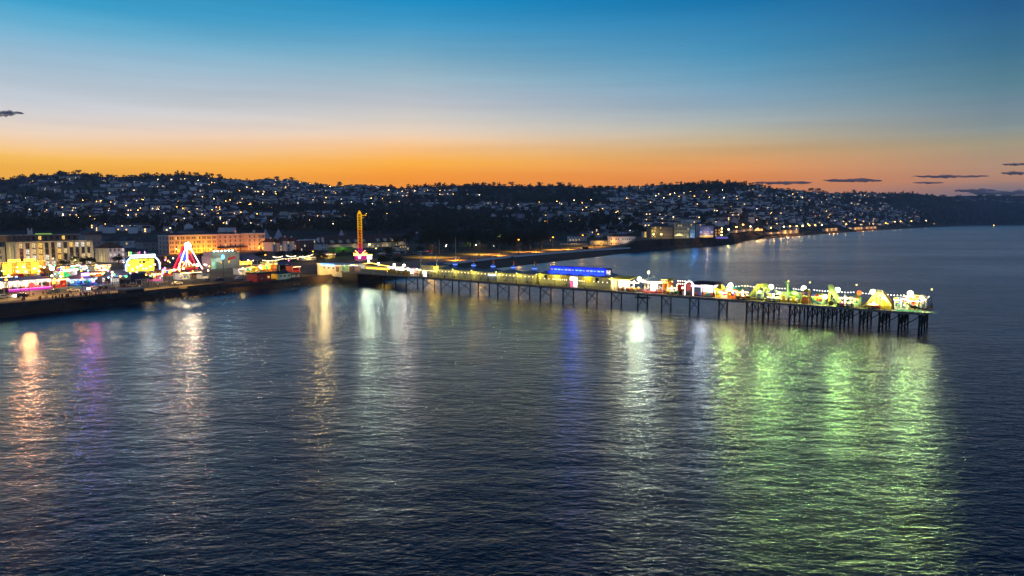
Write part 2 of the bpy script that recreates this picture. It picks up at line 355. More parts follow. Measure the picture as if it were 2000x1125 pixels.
# wind patches: calmer and rougher water in long streaks
_, patch = wave(.012, .35, 1.0, .3, 3, 1.0, .5)
pr = N(t, 'ShaderNodeMapRange'); t.links.new(patch, pr.inputs[0]); pr.inputs[1].default_value = .35; pr.inputs[2].default_value = .65; pr.inputs[3].default_value = .55; pr.inputs[4].default_value = 1.25
hm = N(t, 'ShaderNodeMath', operation='MULTIPLY'); t.links.new(addn(long_, mid, fine), hm.inputs[0]); t.links.new(pr.outputs[0], hm.inputs[1])
bp = N(t, 'ShaderNodeBump'); bp.inputs['Strength'].default_value = 1.0; bp.inputs['Distance'].default_value = 1.0
t.links.new(addn(big, hm.outputs[0]), bp.inputs['Height']); t.links.new(bp.outputs[0], b.inputs['Normal'])
b.inputs['Roughness'].default_value = .22; b.inputs['Specular Tint'].default_value = (.40, .72, 1.0, 1)
# reflecting skin over dark blue-green water, mixed by the Fresnel law
t.nodes.remove(b); fr = N(t, 'ShaderNodeFresnel'); fr.inputs['IOR'].default_value = 1.34; t.links.new(bp.outputs[0], fr.inputs['Normal'])
gl = N(t, 'ShaderNodeBsdfGlossy'); gl.inputs['Color'].default_value = (.70, .84, 1.0, 1); gl.inputs['Roughness'].default_value = .22; t.links.new(bp.outputs[0], gl.inputs['Normal'])
df = N(t, 'ShaderNodeBsdfDiffuse'); df.inputs['Color'].default_value = (.002, .013, .034, 1); mx = N(t, 'ShaderNodeMixShader')
t.links.new(fr.outputs[0], mx.inputs[0]); t.links.new(df.outputs[0], mx.inputs[1]); t.links.new(gl.outputs[0], mx.inputs[2])
t.links.new(mx.outputs[0], t.nodes['Material Output'].inputs['Surface'])
sea = MB(); gx = [-9000, -1200, 1200, 9000]; gy = [-1500, 600, 9000]
sea.add([(x, y, 0) for y in gy for x in gx], [(j*4+i, j*4+i+1, j*4+i+5, j*4+i+4) for j in range(2) for i in range(3)])
setting(sea.build('sea', sea_m))

# direction of the shore by the fairground: along it (away from the camera) and inland
UX = Vector((.485, .874, 0)); UY = Vector((-.874, .485, 0)); YAW = math.atan2(.874, .485)
def span(x0, x1, py, z=4.0, yaw=YAW):      # a front edge that starts at pixel x0 and ends below x1
    p = at(x0, py, z); lo, hi = 0.0, 400.0
    for _ in range(50):
        w = (lo + hi) / 2
        if proj(p + Vector((cos(yaw), sin(yaw), 0)) * w)[0] < x1: lo = w
        else: hi = w
    return p, w
def site(x0, x1, py, ytop, z=4.0, yaw=YAW):
    p, w = span(x0, x1, py, z, yaw)
    c_ = p + Vector((cos(yaw), sin(yaw), 0)) * (w / 2)
    h = z_at(x0, ytop, p.y) - z
    return c_, w, h

# promenade paving and the road, laid as sheets on the ground
def strip(name, pts, o0, o1, dz, m):
    mb = MB(); Q = [at(a, b_, 4.0) for a, b_ in pts]; vs = []; P = []
    for a, b_ in zip(Q, Q[1:]):
        k_ = max(1, int((b_ - a).length / 8)); P += [a + (b_ - a) * (j / k_) for j in range(k_)]
    P.append(Q[-1])
    for i, p in enumerate(P):
        d = (P[min(i+1, len(P)-1)] - P[max(i-1, 0)]).normalized(); n = Vector((-d.y, d.x, 0))
        for o in (o0, o1):
            q = p + n * o; vs.append((q.x, q.y, land_z(q.x, q.y) + dz))
    mb.add(vs, [(2*i, 2*i+1, 2*i+3, 2*i+2) for i in range(len(P)-1)]); return setting(mb.build(name, m))
WL = [(a, b_) for a, b_, _ in WALL]
strip('promenade', WL[:8], .5, 9.5, .10, mat('dark_paving', (.055, .046, .038), .8, .25, .25))
strip('promenade', WL[7:], .5, 36, .10, mat('promenade_paving', (.17, .14, .11), .8, .25, .2))
strip('road', WL[:7], 9.6, 18.5, .08, mat('road_asphalt', (.13, .11, .085), .8, .25, .3))
strip('lane_marking', WL[:7], 13.3, 13.6, .086, M['white'])
strip('park_lawn', WL[8:], 37, 140, .06, mat('lawn', (.022, .034, .012), .9, .35, .15))
strip('park_path', WL[8:], 66, 72, .12, M['paving'])
def kerb(name, pts, off, w, h, m, label, cat):
    mb = MB(); P = [at(a, b_, 4.0) for a, b_ in pts]; vs = []; fs = []
    for i, p in enumerate(P):
        d = (P[min(i+1, len(P)-1)] - P[max(i-1, 0)]).normalized(); n = Vector((-d.y, d.x, 0))
        for o, z in ((off, 3.0), (off, 4 + h), (off + w, 4 + h), (off + w, 3.0)): q = p + n * o; vs.append((q.x, q.y, z))
    for i in range(len(P) - 1):
        for k in range(3): fs.append((4*i+k, 4*i+k+1, 4*i+k+5, 4*i+k+4))
    return tag(mb.add(vs, fs).build(name, m), label, cat)
kerb('sea_wall', WL[:7], -.1, .5, .55, MATS['sea_wall_stone'], 'low pale sea wall between the fairground promenade and the dark beach', 'sea wall')
kerb('sea_wall', WL[8:], -.1, .5, .7, M['white'], 'long pale sea wall beside the orange lit promenade beyond the pier', 'sea wall')

# ---------------------------------------------------------------- trees
def crown_mesh(seed, n, leaf, lobes, mats):
    r = random.Random(seed); mb = MB()
    L = [(Vector((r.uniform(-.5, .5), r.uniform(-.5, .5), r.uniform(-.35, .5))), r.uniform(.35, .6)) for _ in range(lobes)]
    for i in range(n):
        c_, q = r.choice(L)
        v = Vector((r.gauss(0, 1), r.gauss(0, 1), r.gauss(0, 1))).normalized() * q * (r.random() ** .35)
        p = c_ + v * 1.0; a = Vector((r.gauss(0, 1), r.gauss(0, 1), r.gauss(0, 1))).normalized(); b_ = a.cross(Vector((r.gauss(0,1), r.gauss(0,1), r.gauss(0,1)))).normalized()
        s = leaf * r.uniform(.6, 1.4)
        mb.add([p - a*s, p + b_*s*.7, p + a*s, p - b_*s*.7], [(0, 1, 2, 3)], 0 if r.random() < .7 else 1)
    return mb.mesh('crown', mats)
def trunk_mesh(seed):
    r = random.Random(seed); mb = MB()
    mb.path([(0, 0, 0), (.03, 0, .25), (0, .02, .5), (.02, 0, .8)], [.06, .045, .035, .015], 7)
    for i in range(5):
        t_ = .3 + .1 * i; a = i * 2.4
        mb.path([(0, 0, t_), (cos(a)*.18, sin(a)*.18, t_ + .16), (cos(a)*.3, sin(a)*.3, t_ + .28)], [.025, .015, .006], 5)
    return mb.mesh('trunk', M['trunk'])
CROWNS = [crown_mesh(i, 900, .075, 9, [M['leaf'], M['leaf2']]) for i in range(5)]
SMALLC = [crown_mesh(20 + i, 170, .15, 6, [M['leaf'], M['leaf2']]) for i in range(5)]
TRUNKS = [trunk_mesh(i) for i in range(3)]
def tree(p, h, wide, label, group, small=False, name='tree', k=None):
    t_ = thing(name, label, 'tree', p, R.uniform(0, 6.28), group)
    tr = link('trunk', TRUNKS[R.randrange(3)], t_); tr.scale = (h * .8, h * .8, h * .75)
    cr_ = link('crown', (SMALLC if small else CROWNS)[R.randrange(5) if k is None else k], t_, (0, 0, h * .60))
    cr_.scale = (wide, wide, h * .46); return t_

ZONES = [(-50,190,'behind the modern hotel'),(190,320,'behind the gabled houses'),(320,520,'behind the amber hotel'),(520,650,'behind the timbered houses'),(650,830,'beyond the drop tower'),(830,1060,'beyond the park trees'),(1060,1250,'above the orange promenade'),(1250,1445,'above the rocky point'),(1445,1650,'above the far beach'),(1650,1830,'near the wooded headland'),(1830,2100,'across the far bay')]
def zone(px):
    for a, b_, s in ZONES:
        if px < b_: return s
    return ZONES[-1][2]
def level(px, py):
    d = d_ = py - interp([(a, b_) for a, b_, _ in RIDGE], px)
    return 'just under the skyline' if d < 14 else 'high on the slope' if d < 34 else 'halfway down the slope' if d < 58 else 'low on the slope' if d < 80 else 'on the flat ground'
def hill_at(px, py):
    """the land seen at this pixel"""
    d = ray(px, py); c_ = d.x / d.y; y = interp(t_ft, c_) * .6; r = interp(t_rd, c_)
    y = max(y, wallY(c_) + 40)
    while y < r:
        if CAM_H + d.z / d.y * y <= land_z(c_ * y, y): return Vector((c_ * y, y, land_z(c_ * y, y)))
        y += 12
    return None

# where houses are dense in the photograph: (x0, x1, y0, y1, weight)
DENSE = [(-20,480,350,398,26),(0,470,396,428,20),(60,330,424,437,6),(470,600,352,378,14),(560,760,360,396,26),(480,640,384,402,8),(740,900,372,386,9),(640,720,372,390,6),(640,860,396,404,3),
         (430,660,424,438,7),(330,560,430,446,7),(580,720,420,440,5),(1060,1260,402,428,18),(980,1080,402,412,3),(1190,1300,365,405,13),(1280,1480,376,440,46),(1220,1300,400,430,8),(1470,1640,370,440,50),(1600,1790,398,434,18),(1640,1720,376,386,5),
         (1840,2010,376,396,6),(900,1000,398,426,3),(1050,1150,424,440,4),(190,330,440,456,4),(1640,1800,424,440,7),(1180,1260,438,456,4)]
tot = sum(w for *_, w in DENSE)
def house_site():
    q = R.uniform(0, tot)
    for a, b_, c_, d, w in DENSE:
        q -= w
        if q <= 0: return R.uniform(a, b_), R.uniform(c_, d)
taken = {}
def free(p, gap=9.0):
    k = (int(p.x // gap), int(p.y // gap))
    for i in (-1, 0, 1):
        for j in (-1, 0, 1):
            if (k[0]+i, k[1]+j) in taken: return False
    taken[k] = 1; return True
sites = []
tries = 0
while len(sites) < 2300 and tries < 9000:
    tries += 1
    px, py = house_site(); p = hill_at(px, py)
    if p is None: continue
    yaw = R.uniform(-.7, .7); n = R.choice([2, 3, 4, 5, 6, 8]); ux = Vector((cos(yaw), sin(yaw), 0))
    step_ = R.uniform(13, 19); look = R.random(); kind = R.random()
    for k in range(n):
        q = p + ux * ((k - n / 2) * step_) + Vector((R.uniform(-2, 2), R.uniform(-2, 2), 0))
        q.z = land_z(q.x, q.y)
        if q.y > interp(t_rd, q.x / q.y) * .985 or q.y < wallY(q.x / q.y) + 120: continue
        if free(q): sites.append((q, yaw + (pi / 2 if R.random() < .3 else 0) + R.uniform(-.12, .12), look, kind))
sites.sort(key=lambda s: s[0].y)
WALLM = [('white', M['white']), ('cream', M['cream']), ('grey', mat('grey_render', (.40, .40, .40), .8, .12, .5)), ('brick', M['brick']), ('pale blue', mat('pale_blue_render', (.5, .56, .64), .8, .1, .5))]
ROOFM = [('slate', M['slate']), ('tiled', M['tile'])]
FAR_W = [M['glass'], G['farw'], G['farc']]
def house_parts(w, d, h, rh, hipped):
    wall = MB().box(-w/2, w/2, -d/2, d/2, -3, h)
    if not hipped: wall.add([(-w/2+.01, -d/2+.01, h), (-w/2+.01, d/2-.01, h), (-w/2+.01, 0, h+rh-.2)], [(0, 1, 2)]).add([(w/2-.01, -d/2+.01, h), (w/2-.01, d/2-.01, h), (w/2-.01, 0, h+rh-.2)], [(0, 1, 2)])
    rf = MB()
    if hipped: rf.hip(-w/2-.4, w/2+.4, -d/2-.4, d/2+.4, h, rh, min(w, d) * .38, d * .48)
    else:
        rf.add([(-w/2-.3, -d/2-.4, h-.1), (w/2+.3, -d/2-.4, h-.1), (w/2+.3, 0, h+rh), (-w/2-.3, 0, h+rh), (-w/2-.3, d/2+.4, h-.1), (w/2+.3, d/2+.4, h-.1)], [(0, 1, 2, 3), (3, 2, 5, 4)])
    ch = MB().box(w*.3, w*.3+1.1, -.5, .5, h + rh * .3, h + rh + 1.2)
    return wall, rf, ch
SHAPES = []
for (w, d, h, rh, hp) in ((10, 8, 5.2, 3.0, False), (13, 9, 5.6, 3.0, True), (9, 11, 5.4, 3.6, False), (17, 9, 7.8, 2.6, True), (12, 9, 3.4, 3.0, False), (15, 10, 8.6, 3.2, False)):
    wl, rf, ch = house_parts(w, d, h, rh, hp)
    SHAPES.append((w, d, h, rh, hp, wl, [wl.mesh('wall', m) for _, m in WALLM], [rf.mesh('roof', m) for _, m in ROOFM], ch.mesh('chimney', M['brick'])))
WIN = [MB().box(-.65, .65, -.06, .03, -.65, .65).mesh('window', m) for m in FAR_W]
NEAR = 300
for q, yaw, look, kind in sites[:NEAR]:
    si = int(kind * 6 + R.uniform(-.5, .5)) % 6; w, d, h, rh, hp, _, walls, roofs, chm = SHAPES[si]
    wi = (0 if look < .45 else 1 if look < .68 else 2 if look < .8 else 4 if look < .9 else 3); ri = 0 if R.random() < .65 else 1
    px, py = proj(q); s = zone(px); lit = R.random() < .6
    lv = level(px, py)
    size = ['small', 'broad', 'narrow', 'long', 'low', 'tall'][si]
    lab = f"{size} {WALLM[wi][0]} {ROOFM[ri][0]}-roofed house{', window lit,' if lit else ', unlit,'} {lv}, {s}"
    hs = thing('house', lab, 'house', q, yaw, 'houses on the hillsides')
    link('wall', walls[wi], hs); rr = link('roof', roofs[ri], hs)
    if R.random() < .7: link('chimney', chm, rr)
    sy = -d / 2 - .03
    nw = 2 if w < 12 else 3
    for fl in range(1 if h < 4 else 2 if h < 7 else 3):
        for k in range(nw):
            on = lit and R.random() < .35
            o = link('window', WIN[(1 if R.random() < .7 else 2) if on else 0], hs, (-w / 2 + w * (k + .5) / nw, sy, 1.5 + fl * 2.6))
# everything beyond the nearest three hundred is one mass of small houses
mb = MB(); mats = [m for _, m in WALLM] + [m for _, m in ROOFM] + [G['farw'], G['farc'], M['glass']]
for q, yaw, look, kind in sites[NEAR:]:
    si = int(kind * 6 + R.uniform(-.5, .5)) % 6; w, d, h, rh, hp = SHAPES[si][:5]
    wi = (0 if look < .45 else 1 if look < .68 else 2 if look < .8 else 4 if look < .9 else 3); ri = 5 if R.random() < .65 else 6
    cy_, sy_ = cos(yaw), sin(yaw)
    sub = MB(); wl, rf, ch = house_parts(w, d, h, rh, hp)
    sub.add(wl.v, wl.f, wi); sub.add(rf.v, rf.f, ri)
    for fl in range(1 if h < 4 else 2):
        for k in (-1, 0, 1):
            r_ = R.random(); mi = 7 if r_ < .05 else 8 if r_ < .075 else 9
            x = k * w * .3; z = 1.5 + fl * 2.6; y = -d / 2 - .05; e = .8 if mi < 9 else .65
            sub.add([(x - e, y, z - e*.8), (x + e, y, z - e*.8), (x + e, y, z + e*.8), (x - e, y, z + e*.8)], [(0, 1, 2, 3)], mi)
    vs = [(q.x + v[0]*cy_ - v[1]*sy_, q.y + v[0]*sy_ + v[1]*cy_, q.z + v[2]) for v in sub.v]
    o = len(mb.v); mb.v += vs; mb.f += [tuple(o + i for i in f) for f in sub.f]; mb.m += sub.m
setting(mb.build('hillside_houses', mats), 'stuff')

# far-off woods and gardens between the houses: one mass
mb = MB(); r = random.Random(3)
cl = []
for i in range(6):
    s = MB(); rr = random.Random(50 + i)
    for k in range(42):
        v = Vector((rr.gauss(0, 1), rr.gauss(0, 1), rr.gauss(0, 1))).normalized() * (rr.random() ** .4); a = Vector((rr.gauss(0, 1), rr.gauss(0, 1), rr.gauss(0, 1))).normalized(); b_ = a.cross(Vector((rr.gauss(0,1), rr.gauss(0,1), rr.gauss(0,1)))).normalized()
        s.add([v - a*.34, v + b_*.26, v + a*.34, v - b_*.26], [(0, 1, 2, 3)])
    cl.append(s)
n = 0
HOUSEY = [(a, b_, c_, d) for a, b_, c_, d, w in DENSE if w > 6]
while n < 4200:
    px = r.uniform(-60, 2060); ry = interp([(a, b_) for a, b_, _ in RIDGE], px)
    py = r.uniform(ry + 1, 452 if px < 1250 else 438)
    if any(a < px < b_ and c_ < py < d for a, b_, c_, d in HOUSEY) and r.random() < .72: continue
    p = hill_at(px, py)
    if p is None or p.y < 560: continue
    if not free(p, 7.0) and r.random() < .6: continue
    n += 1; c_ = r.choice(cl); w = r.uniform(3.5, 7.5) * (1.3 if p.y > 2000 else 1); h = w * r.uniform(.8, 1.25)
    o = len(mb.v); mb.v += [(p.x + v[0]*w, p.y + v[1]*w, p.z + h * .75 + v[2]*h) for v in c_.v]; mb.f += [tuple(o + i for i in f) for f in c_.f]; mb.m += [0 if r.random() < .6 else 1] * len(c_.f)
setting(mb.build('hillside_woods', [M['leaf'], M['leaf2']]), 'stuff')

# single trees along the skyline
x = -20
while x < 2030:
    big_ = R.random() < .22; c_ = (x - CX) / FPX / cos(PITCH); y = interp(t_rd, c_) * R.uniform(.975, 1.0); p = Vector((c_ * y, y, land_z(c_ * y, y) - 1))
    h = R.uniform(13, 20) if big_ else R.uniform(6, 11)
    if 1480 < x < 1860: h *= 1.15
    tree(p, h, h * R.uniform(.55, .95), f"{'tall' if big_ else 'short'} {'spreading' if R.random() < .5 else 'rounded'} tree silhouetted on the skyline {zone(x)}", 'trees along the skyline', True)
    x += R.uniform(8, 22)
# trees of the park, the gardens and the belts that stand nearer
BELTS = [(835,1060,474,490,46,14,20,'dark park tree behind the lawn beyond the pier'),(760,850,470,484,12,9,14,'dark tree beside the car park beyond the inn'),(1150,1250,440,462,18,12,18,'dark tree behind the small seafront hotel'),(0,330,440,452,34,12,18,'dark tree in the belt behind the modern hotel'),
         (520,700,432,452,24,10,16,'dark tree between the roofs behind the inn'),(700,860,420,448,30,11,17,'dark tree on the rise beyond the drop tower'),(330,520,432,446,14,9,13,'dark tree behind the amber floodlit hotel'),(1250,1300,452,466,6,8,11,'dark tree at the corner of the rocky point'),(1780,1885,428,440,14,22,34,'dark tree covering the far wooded headland'),(1060,1180,446,464,14,9,14,'dark tree behind the promenade shelters')]
for a, b_, y0, y1, n, h0, h1, lab in BELTS:
    for i in range(n):
        px = a + (b_ - a) * (i + R.random()) / n; py = R.uniform(y0, y1); p = hill_at(px, py) or None
        if p is None or px > 1770 or px < 1060 and y0 > 465:
            q = at(px, py, 4.5); c_ = q.x / q.y; yy = q.y
            if px > 1770: yy = shoreY(c_) + R.uniform(30, 500)
            p = Vector((c_ * yy, yy, land_z(c_ * yy, yy)))
        h = R.uniform(h0, h1); tree(p - Vector((0, 0, .3)), h, h * R.uniform(.42, .62), f"{'tall' if h > (h0 + h1) / 2 else 'lower'} {lab}", lab.split(' ', 2)[1] + 's standing ' + lab.split(' ', 2)[2])

# ---------------------------------------------------------------- the pier
DZ0, DZ1 = 5.5, 6.1
PA, PB = at(680, 533, DZ0), at(1804, 616, DZ0)
PU = (PB - PA).normalized(); PV = Vector((-PU.y, PU.x, 0)); PL = (PB - PA).length; PYAW = math.atan2(PU.y, PU.x)
NARROW, WIDE = 11.0, 19.0
def P(s, t_, z=DZ1): q = PA + PU * s + PV * t_; return Vector((q.x, q.y, z))
def ps(px, t_=0.0, z=DZ1):
    lo, hi = -60.0, PL + 30
    for _ in range(50):
        m = (lo + hi) / 2
        if proj(P(m, t_, z))[0] < px: lo = m
        else: hi = m
    return lo
def ph(px, s, t_, ytop): return z_at(px, ytop, P(s, t_).y) - DZ1     # height above the deck of something seen at ytop
S_HEAD = ps(1452)
pier = thing('pier', 'long timber pleasure pier on black iron piles running out over the sea', 'pier', P(0, 0, 0), PYAW)
dk = MB().xy([(-6, 0), (PL, 0), (PL, WIDE), (S_HEAD, WIDE), (S_HEAD, NARROW), (-6, NARROW)], DZ0 + .12, DZ1); dk.build('deck', M['timber'], pier)
fb = MB(); fb.box(-6, PL + .12, -.14, 0, DZ0, DZ1 + .02); fb.box(PL, PL + .12, 0, WIDE, DZ0, DZ1 + .02); fb.build('fascia', M['fascia'], pier)
for t_ in (.9, 8.2): MB().box(-6, S_HEAD, t_ - .12, t_ + .12, DZ0 - .3, DZ0 + .12).build('girder', M['pile'], pier)
bents = [ps(px, .6, 2) for px in (721.5, 750, 793, 826, 861, 896, 934, 972, 1013, 1055, 1099.5, 1146, 1194, 1245.5, 1292, 1347, 1404)]
heads = [ps(px, .6, 2) for px in (1458, 1490, 1542, 1577, 1608, 1641, 1679, 1717, 1755, 1795)]
pl_m = {}
def pile(s, t_, r_=.24):
    if r_ not in pl_m: pl_m[r_] = MB().lathe([(r_*1.15, -2), (r_*1.15, 1.2), (r_, 1.25), (r_, DZ0 - .75), (r_*1.7, DZ0 - .55), (r_*1.7, DZ0 + .1)], 8).mesh('pile', M['pile'])
    return link('pile', pl_m[r_], pier, (s, t_, 0))
def xbrace(a, b_, zlo=.9, zhi=DZ0 - .4, r_=.16):
    mb = MB(); mb.tube((a[0], a[1], zlo), (b_[0], b_[1], zhi), r_, n=5); mb.tube((a[0], a[1] , zhi), (b_[0], b_[1], zlo), r_, n=5)
    mb.build('cross_brace', M['pile'], pier)
for i, s in enumerate(bents):
    pile(s, .7); pile(s, 8.2)
    xbrace((s, .7), (s, 8.2))
    MB().tube((s, .7, DZ0 - .35), (s, 8.2, DZ0 - .35), .1, n=6).build('cross_beam', M['pile'], pier)
for i, s in enumerate(heads):
    for k, t_ in enumerate((.7, 6.2, 12.0, 17.6)):
        pile(s, t_, .27 if k == 0 else .22)
    for k in range(3): xbrace((s, (.7, 6.2, 12.0)[k]), (s, (6.2, 12.0, 17.6)[k]), 1.0)
    MB().tube((s, .7, DZ0 - .3), (s, 17.6, DZ0 - .3), .13, n=6).build('cross_beam', M['pile'], pier)
    if i >= 4 and i + 1 < len(heads):
        MB().tube((s, .7, 1.0), (heads[i+1], .7, DZ0 - .5), .13, n=5).build('diagonal_brace', M['pile'], pier)
def railing(p, q, h=1.15):
    mb = MB(); p = Vector(p); q = Vector(q); L = (q - p).length; n = max(1, int(L / 1.6)); d = (q - p) / n
    pts = []
    for z in (h, h * .66, h * .33): mb.tube(p + Vector((0, 0, z)), q + Vector((0, 0, z)), .035, n=4)
    for i in range(n + 1): mb.tube(p + d * i, p + d * i + Vector((0, 0, h + .06)), .045, n=4)
    mb.build('railing', M['steel'], pier)
sg = [2] + [2 + (PL - 2) * k / 8 for k in range(1, 9)]
for a, b_ in zip(sg, sg[1:]): railing((a, .08, DZ1), (b_, .08, DZ1))
railing((PL, .08, DZ1), (PL, WIDE - .1, DZ1)); railing((S_HEAD, WIDE - .1, DZ1), (PL, WIDE - .1, DZ1)); railing((S_HEAD, NARROW, DZ1), (S_HEAD, WIDE, DZ1)); railing((2, NARROW - .1, DZ1), (S_HEAD, NARROW - .1, DZ1))
# landing stage under the deck
s0 = ps(1253, 0, 4.6)
lp = thing('landing_platform', 'small black landing platform hung under the pier deck', 'platform', P(s0, .5, 4.2), PYAW)
MB().box(-2.6, 2.6, -.9, 1.6, 0, .25).build('floor_frame', M['pile'], lp)
m_ = MB()
for x in (-2.5, 2.5):
    for y in (-.8, 1.5): m_.tube((x, y, .1), (x, y, 1.4), .06, n=5)
m_.tube((-2.5, -.8, .9), (2.5, -.8, .9), .05, n=5); m_.tube((-2.5, -.8, .5), (2.5, -.8, .5), .05, n=5); m_.build('hanger_frame', M['pile'], lp)

# wall lit pavilion with five shallow roofs
boards = mat('cream_boards', (.58, .56, .30), .65, .16, 3.0, stretch=(3, 3, .25))
sa, sb = ps(858, 2.2), ps(1048, 2.2)
L = sb - sa; D = 8.0; H = 3.9
pv = thing('long_pavilion', 'long cream boarded pavilion with five shallow grey roofs and blue globes on the pier', 'pavilion', P(sa, 2.2), PYAW)
MB().box(0, L, 0, D, 0, H).build('wall', boards, pv)
for k in range(5):
    x0 = L * k / 5; x1 = L * (k + 1) / 5; xm = (x0 + x1) / 2
    rf = MB().hip(x0 - (.4 if k == 0 else 0), x1 + (.4 if k == 4 else 0), -.35, D + .6, H + .003 * k, 1.35, (x1 - x0) * .45, D * .5).build('roof', M['slate_blue'], pv)
    px = (889, 925, 963, 1003, 1044)[k]; xg = ps(px, 2.2 + D / 2, DZ1 + H + 1) - sa; xg = min(max(xg, x0 + 1.5), L - .9)
    zb = H + 1.1 if abs(xg - xm) < 2.5 else H + .7
    gb = MB(); gb.lathe([(.5, -.3), (.5, .25), (.62, .3)], 12); 
    g_ = gb.build('globe_base', M['steel'], pv, (xg, D / 2, zb))
    MB().lathe([(.55, 0), (.95, .35), (1.05, .75), (1.08, .8), (1.05, .85), (.8, 1.3), (.35, 1.6), (.05, 1.72)], 14).build('lit_globe', [glow('globe_blue', (.06, .16, 1), .55)], g_, (0, 0, .3), smooth=True)
    MB().lathe([(1.09, .72), (1.12, .8), (1.09, .88)], 14).build('light_ring', G['cyan'], g_, (0, 0, .3))
    MB().tube((0, 0, 1.9), (0, 0, 5.2 if k == 0 else 3.8), .05, n=5).build('flag_pole', M['white'], g_)
    zf = 5.1 if k == 0 else 3.7
    MB().add([(0, 0, zf), (.25, .3, zf - .15), (.35, .6, zf - .1), (.35, .6, zf - 1.3), (.2, .3, zf - 1.35), (0, 0, zf - 1.2)], [(0, 1, 4, 5), (1, 2, 3, 4)]).build('flag', M['white'] if k == 0 else M['red'], g_)
for k in range(int(L / 3.4)):
    MB().box(-.55, .55, -.06, .04, 0, 2.1).build('door' if k % 5 == 3 else 'panel_bay', mat('grey_green_panel', (.38, .42, .34), .6, .2, 1.2), pv, (1.7 + k * 3.4, 0, .05 if k % 5 == 3 else .5))
pts, rad = rope([(.2, -1.0, H - .75), (L - .2, -1.0, H - .75)], 1.9, .14, .02)
MB().path(pts, rad, 6).build('bulb_string', G['bulb'], pv)
MB().box(0, 4.6, -.1, -.02, 0, .7).build('sign', G['winb'], pv, (ps(964, 2.1) - sa - 2.3, -.95, H - 1.4))

# taller entrance block of that pavilion
sa2 = ps(823, 2.0); L2 = sa - sa2 - .3; H2 = 5.4
eb = thing('kiosk_block', 'taller cream block with a blue grey roof at the landward end of the pavilion', 'pavilion', P(sa2, 2.0), PYAW)
MB().box(0, L2, 0, 7, 0, H2).build('wall', boards, eb)
MB().hip(-.4, L2 + .4, -.5, 7.5, H2, 1.3, L2 * .35, 3.4).build('roof', M['slate_blue'], eb)
MB().box(1.0, 3.4, -.08, .02, .1, 2.6).build('door', G['hot'], eb)
pts, rad = rope([(0, -.9, 3.0), (L2, -.9, 3.0)], .9, .13, .02); MB().path(pts, rad, 6).build('bulb_string', G['bulb'], eb)
for px, lab, m in ((822, 'flagpole with a limp pale flag at the landward corner of the cream block', M['white']), (853, 'flagpole with a white flag beside the roof of the cream block', M['white'])):
    s = ps(px, 1.2); f_ = thing('flag_pole', lab, 'flagpole', P(s, 1.2), PYAW)
    MB().lathe([(.09, 0), (.06, 10.2), (.1, 10.25), (.02, 10.4)], 6).build('pole', M['white'], f_)
    MB().add([(0, 0, 10), (.5, .15, 9.8), (.7, -.1, 9.4), (.75, 0, 6.9), (.45, .2, 7.2), (0, 0, 7.4)], [(0, 1, 4, 5), (1, 2, 3, 4)]).build('flag', m, f_)

# big pavilion with the blue clerestory
sa3, sb3 = ps(1052, 2.2), ps(1193, 2.2); L3 = sb3 - sa3; H3 = 4.6; D3 = 8.4
bp_ = thing('clerestory_pavilion', 'large cream pavilion with a blue lit raised roof band near the middle of the pier', 'pavilion', P(sa3, 2.2), PYAW)
MB().box(0, L3, 0, D3, 0, H3).build('wall', boards, bp_)
c0 = ps(1077, 2.2 + 3.0, DZ1 + 6.4) - sa3; c1 = ps(1187, 2.2 + 3.0, DZ1 + 6.4) - sa3
MB().hip(-.6, L3 + .6, -1.0, D3 + .8, H3, 1.35, 3.6, 3.4).build('roof', M['slate_blue'], bp_)
cl_ = MB().box(c0, c1, 2.2, D3 - 2.2, H3 + .5, H3 + 2.7).build('clerestory', M['blue'], bp_)
MB().hip(c0 - .3, c1 + .3, 1.9, D3 - 1.9, H3 + 2.7, .35, .5, .6).build('clerestory_roof', mat('navy_roof', (.03, .05, .2), .5, .2, .8), cl_)
x = c0 + .4; k = 0
while x < c1 - 1.6:
    mb = MB()
    for zz in ((1.62, 2.12),) if k % 3 else ((1.7, 2.0),): mb.box(x, x + (1.2 if k % 3 else .9), 2.10, 2.2 - .02, H3 + zz[0], H3 + zz[1])
    mb.build('light_panel', G['cyan'] if k % 5 else glow('lilac_panel', (.6, .4, 1), 1.5), cl_); x += 1.65; k += 1
MB().add([(c0 - 1.2, .3, H3 + .42), (c1 + 1, .3, H3 + .42), (c1 + .4, 2.18, H3 + 1.06), (c0 - .4, 2.18, H3 + 1.06)], [(0, 1, 2, 3)]).build('painted_roof_glow', M['blue'], bp_)  # blue sheet over the roof, its colour standing in for blue light
MB().box(c1 + .2, c1 + 1.9, 1.6, 1.8, H3 + .9, H3 + 2.5).build('sign', G['winw'], bp_)
for k in range(5): lamp('SPOT', bp_, (c0 + (c1 - c0) * (k + .5) / 5, -.9, H3 + 3.6), (.03, .07, 1), 5200, .3, (0, 3.4, -2.3), 110)
for px, w_, m, nm in ((1120, 3.4, G['pinkw'], 'door'),):
    xd = ps(px, 2.1) - sa3
    MB().box(xd - w_/2, xd + w_/2, -.10, .03, 2.7, 4.1).build('fanlight', G['hot'], bp_)
    MB().box(xd - w_/2, xd, -.10, .03, .05, 2.6).build('door', glow('door_glow_red', (1, .15, .35), 1.4), bp_); MB().box(xd + .06, xd + w_/2, -.10, .03, .05, 2.6).build('door', G['hot'], bp_)
for px, m in ((1066, M['glass']), (1075, M['yellow']), (1098, M['yellow']), (1108, M['yellow']), (1142, M['yellow']), (1152, M['yellow']), (1166, M['glass']), (1180, M['cream'])):
    xd = ps(px, 2.2, DZ1 + 3) - sa3; MB().box(xd - .7, xd + .7, -.06, .03, 2.5, 4.2).build('window', [m], bp_)
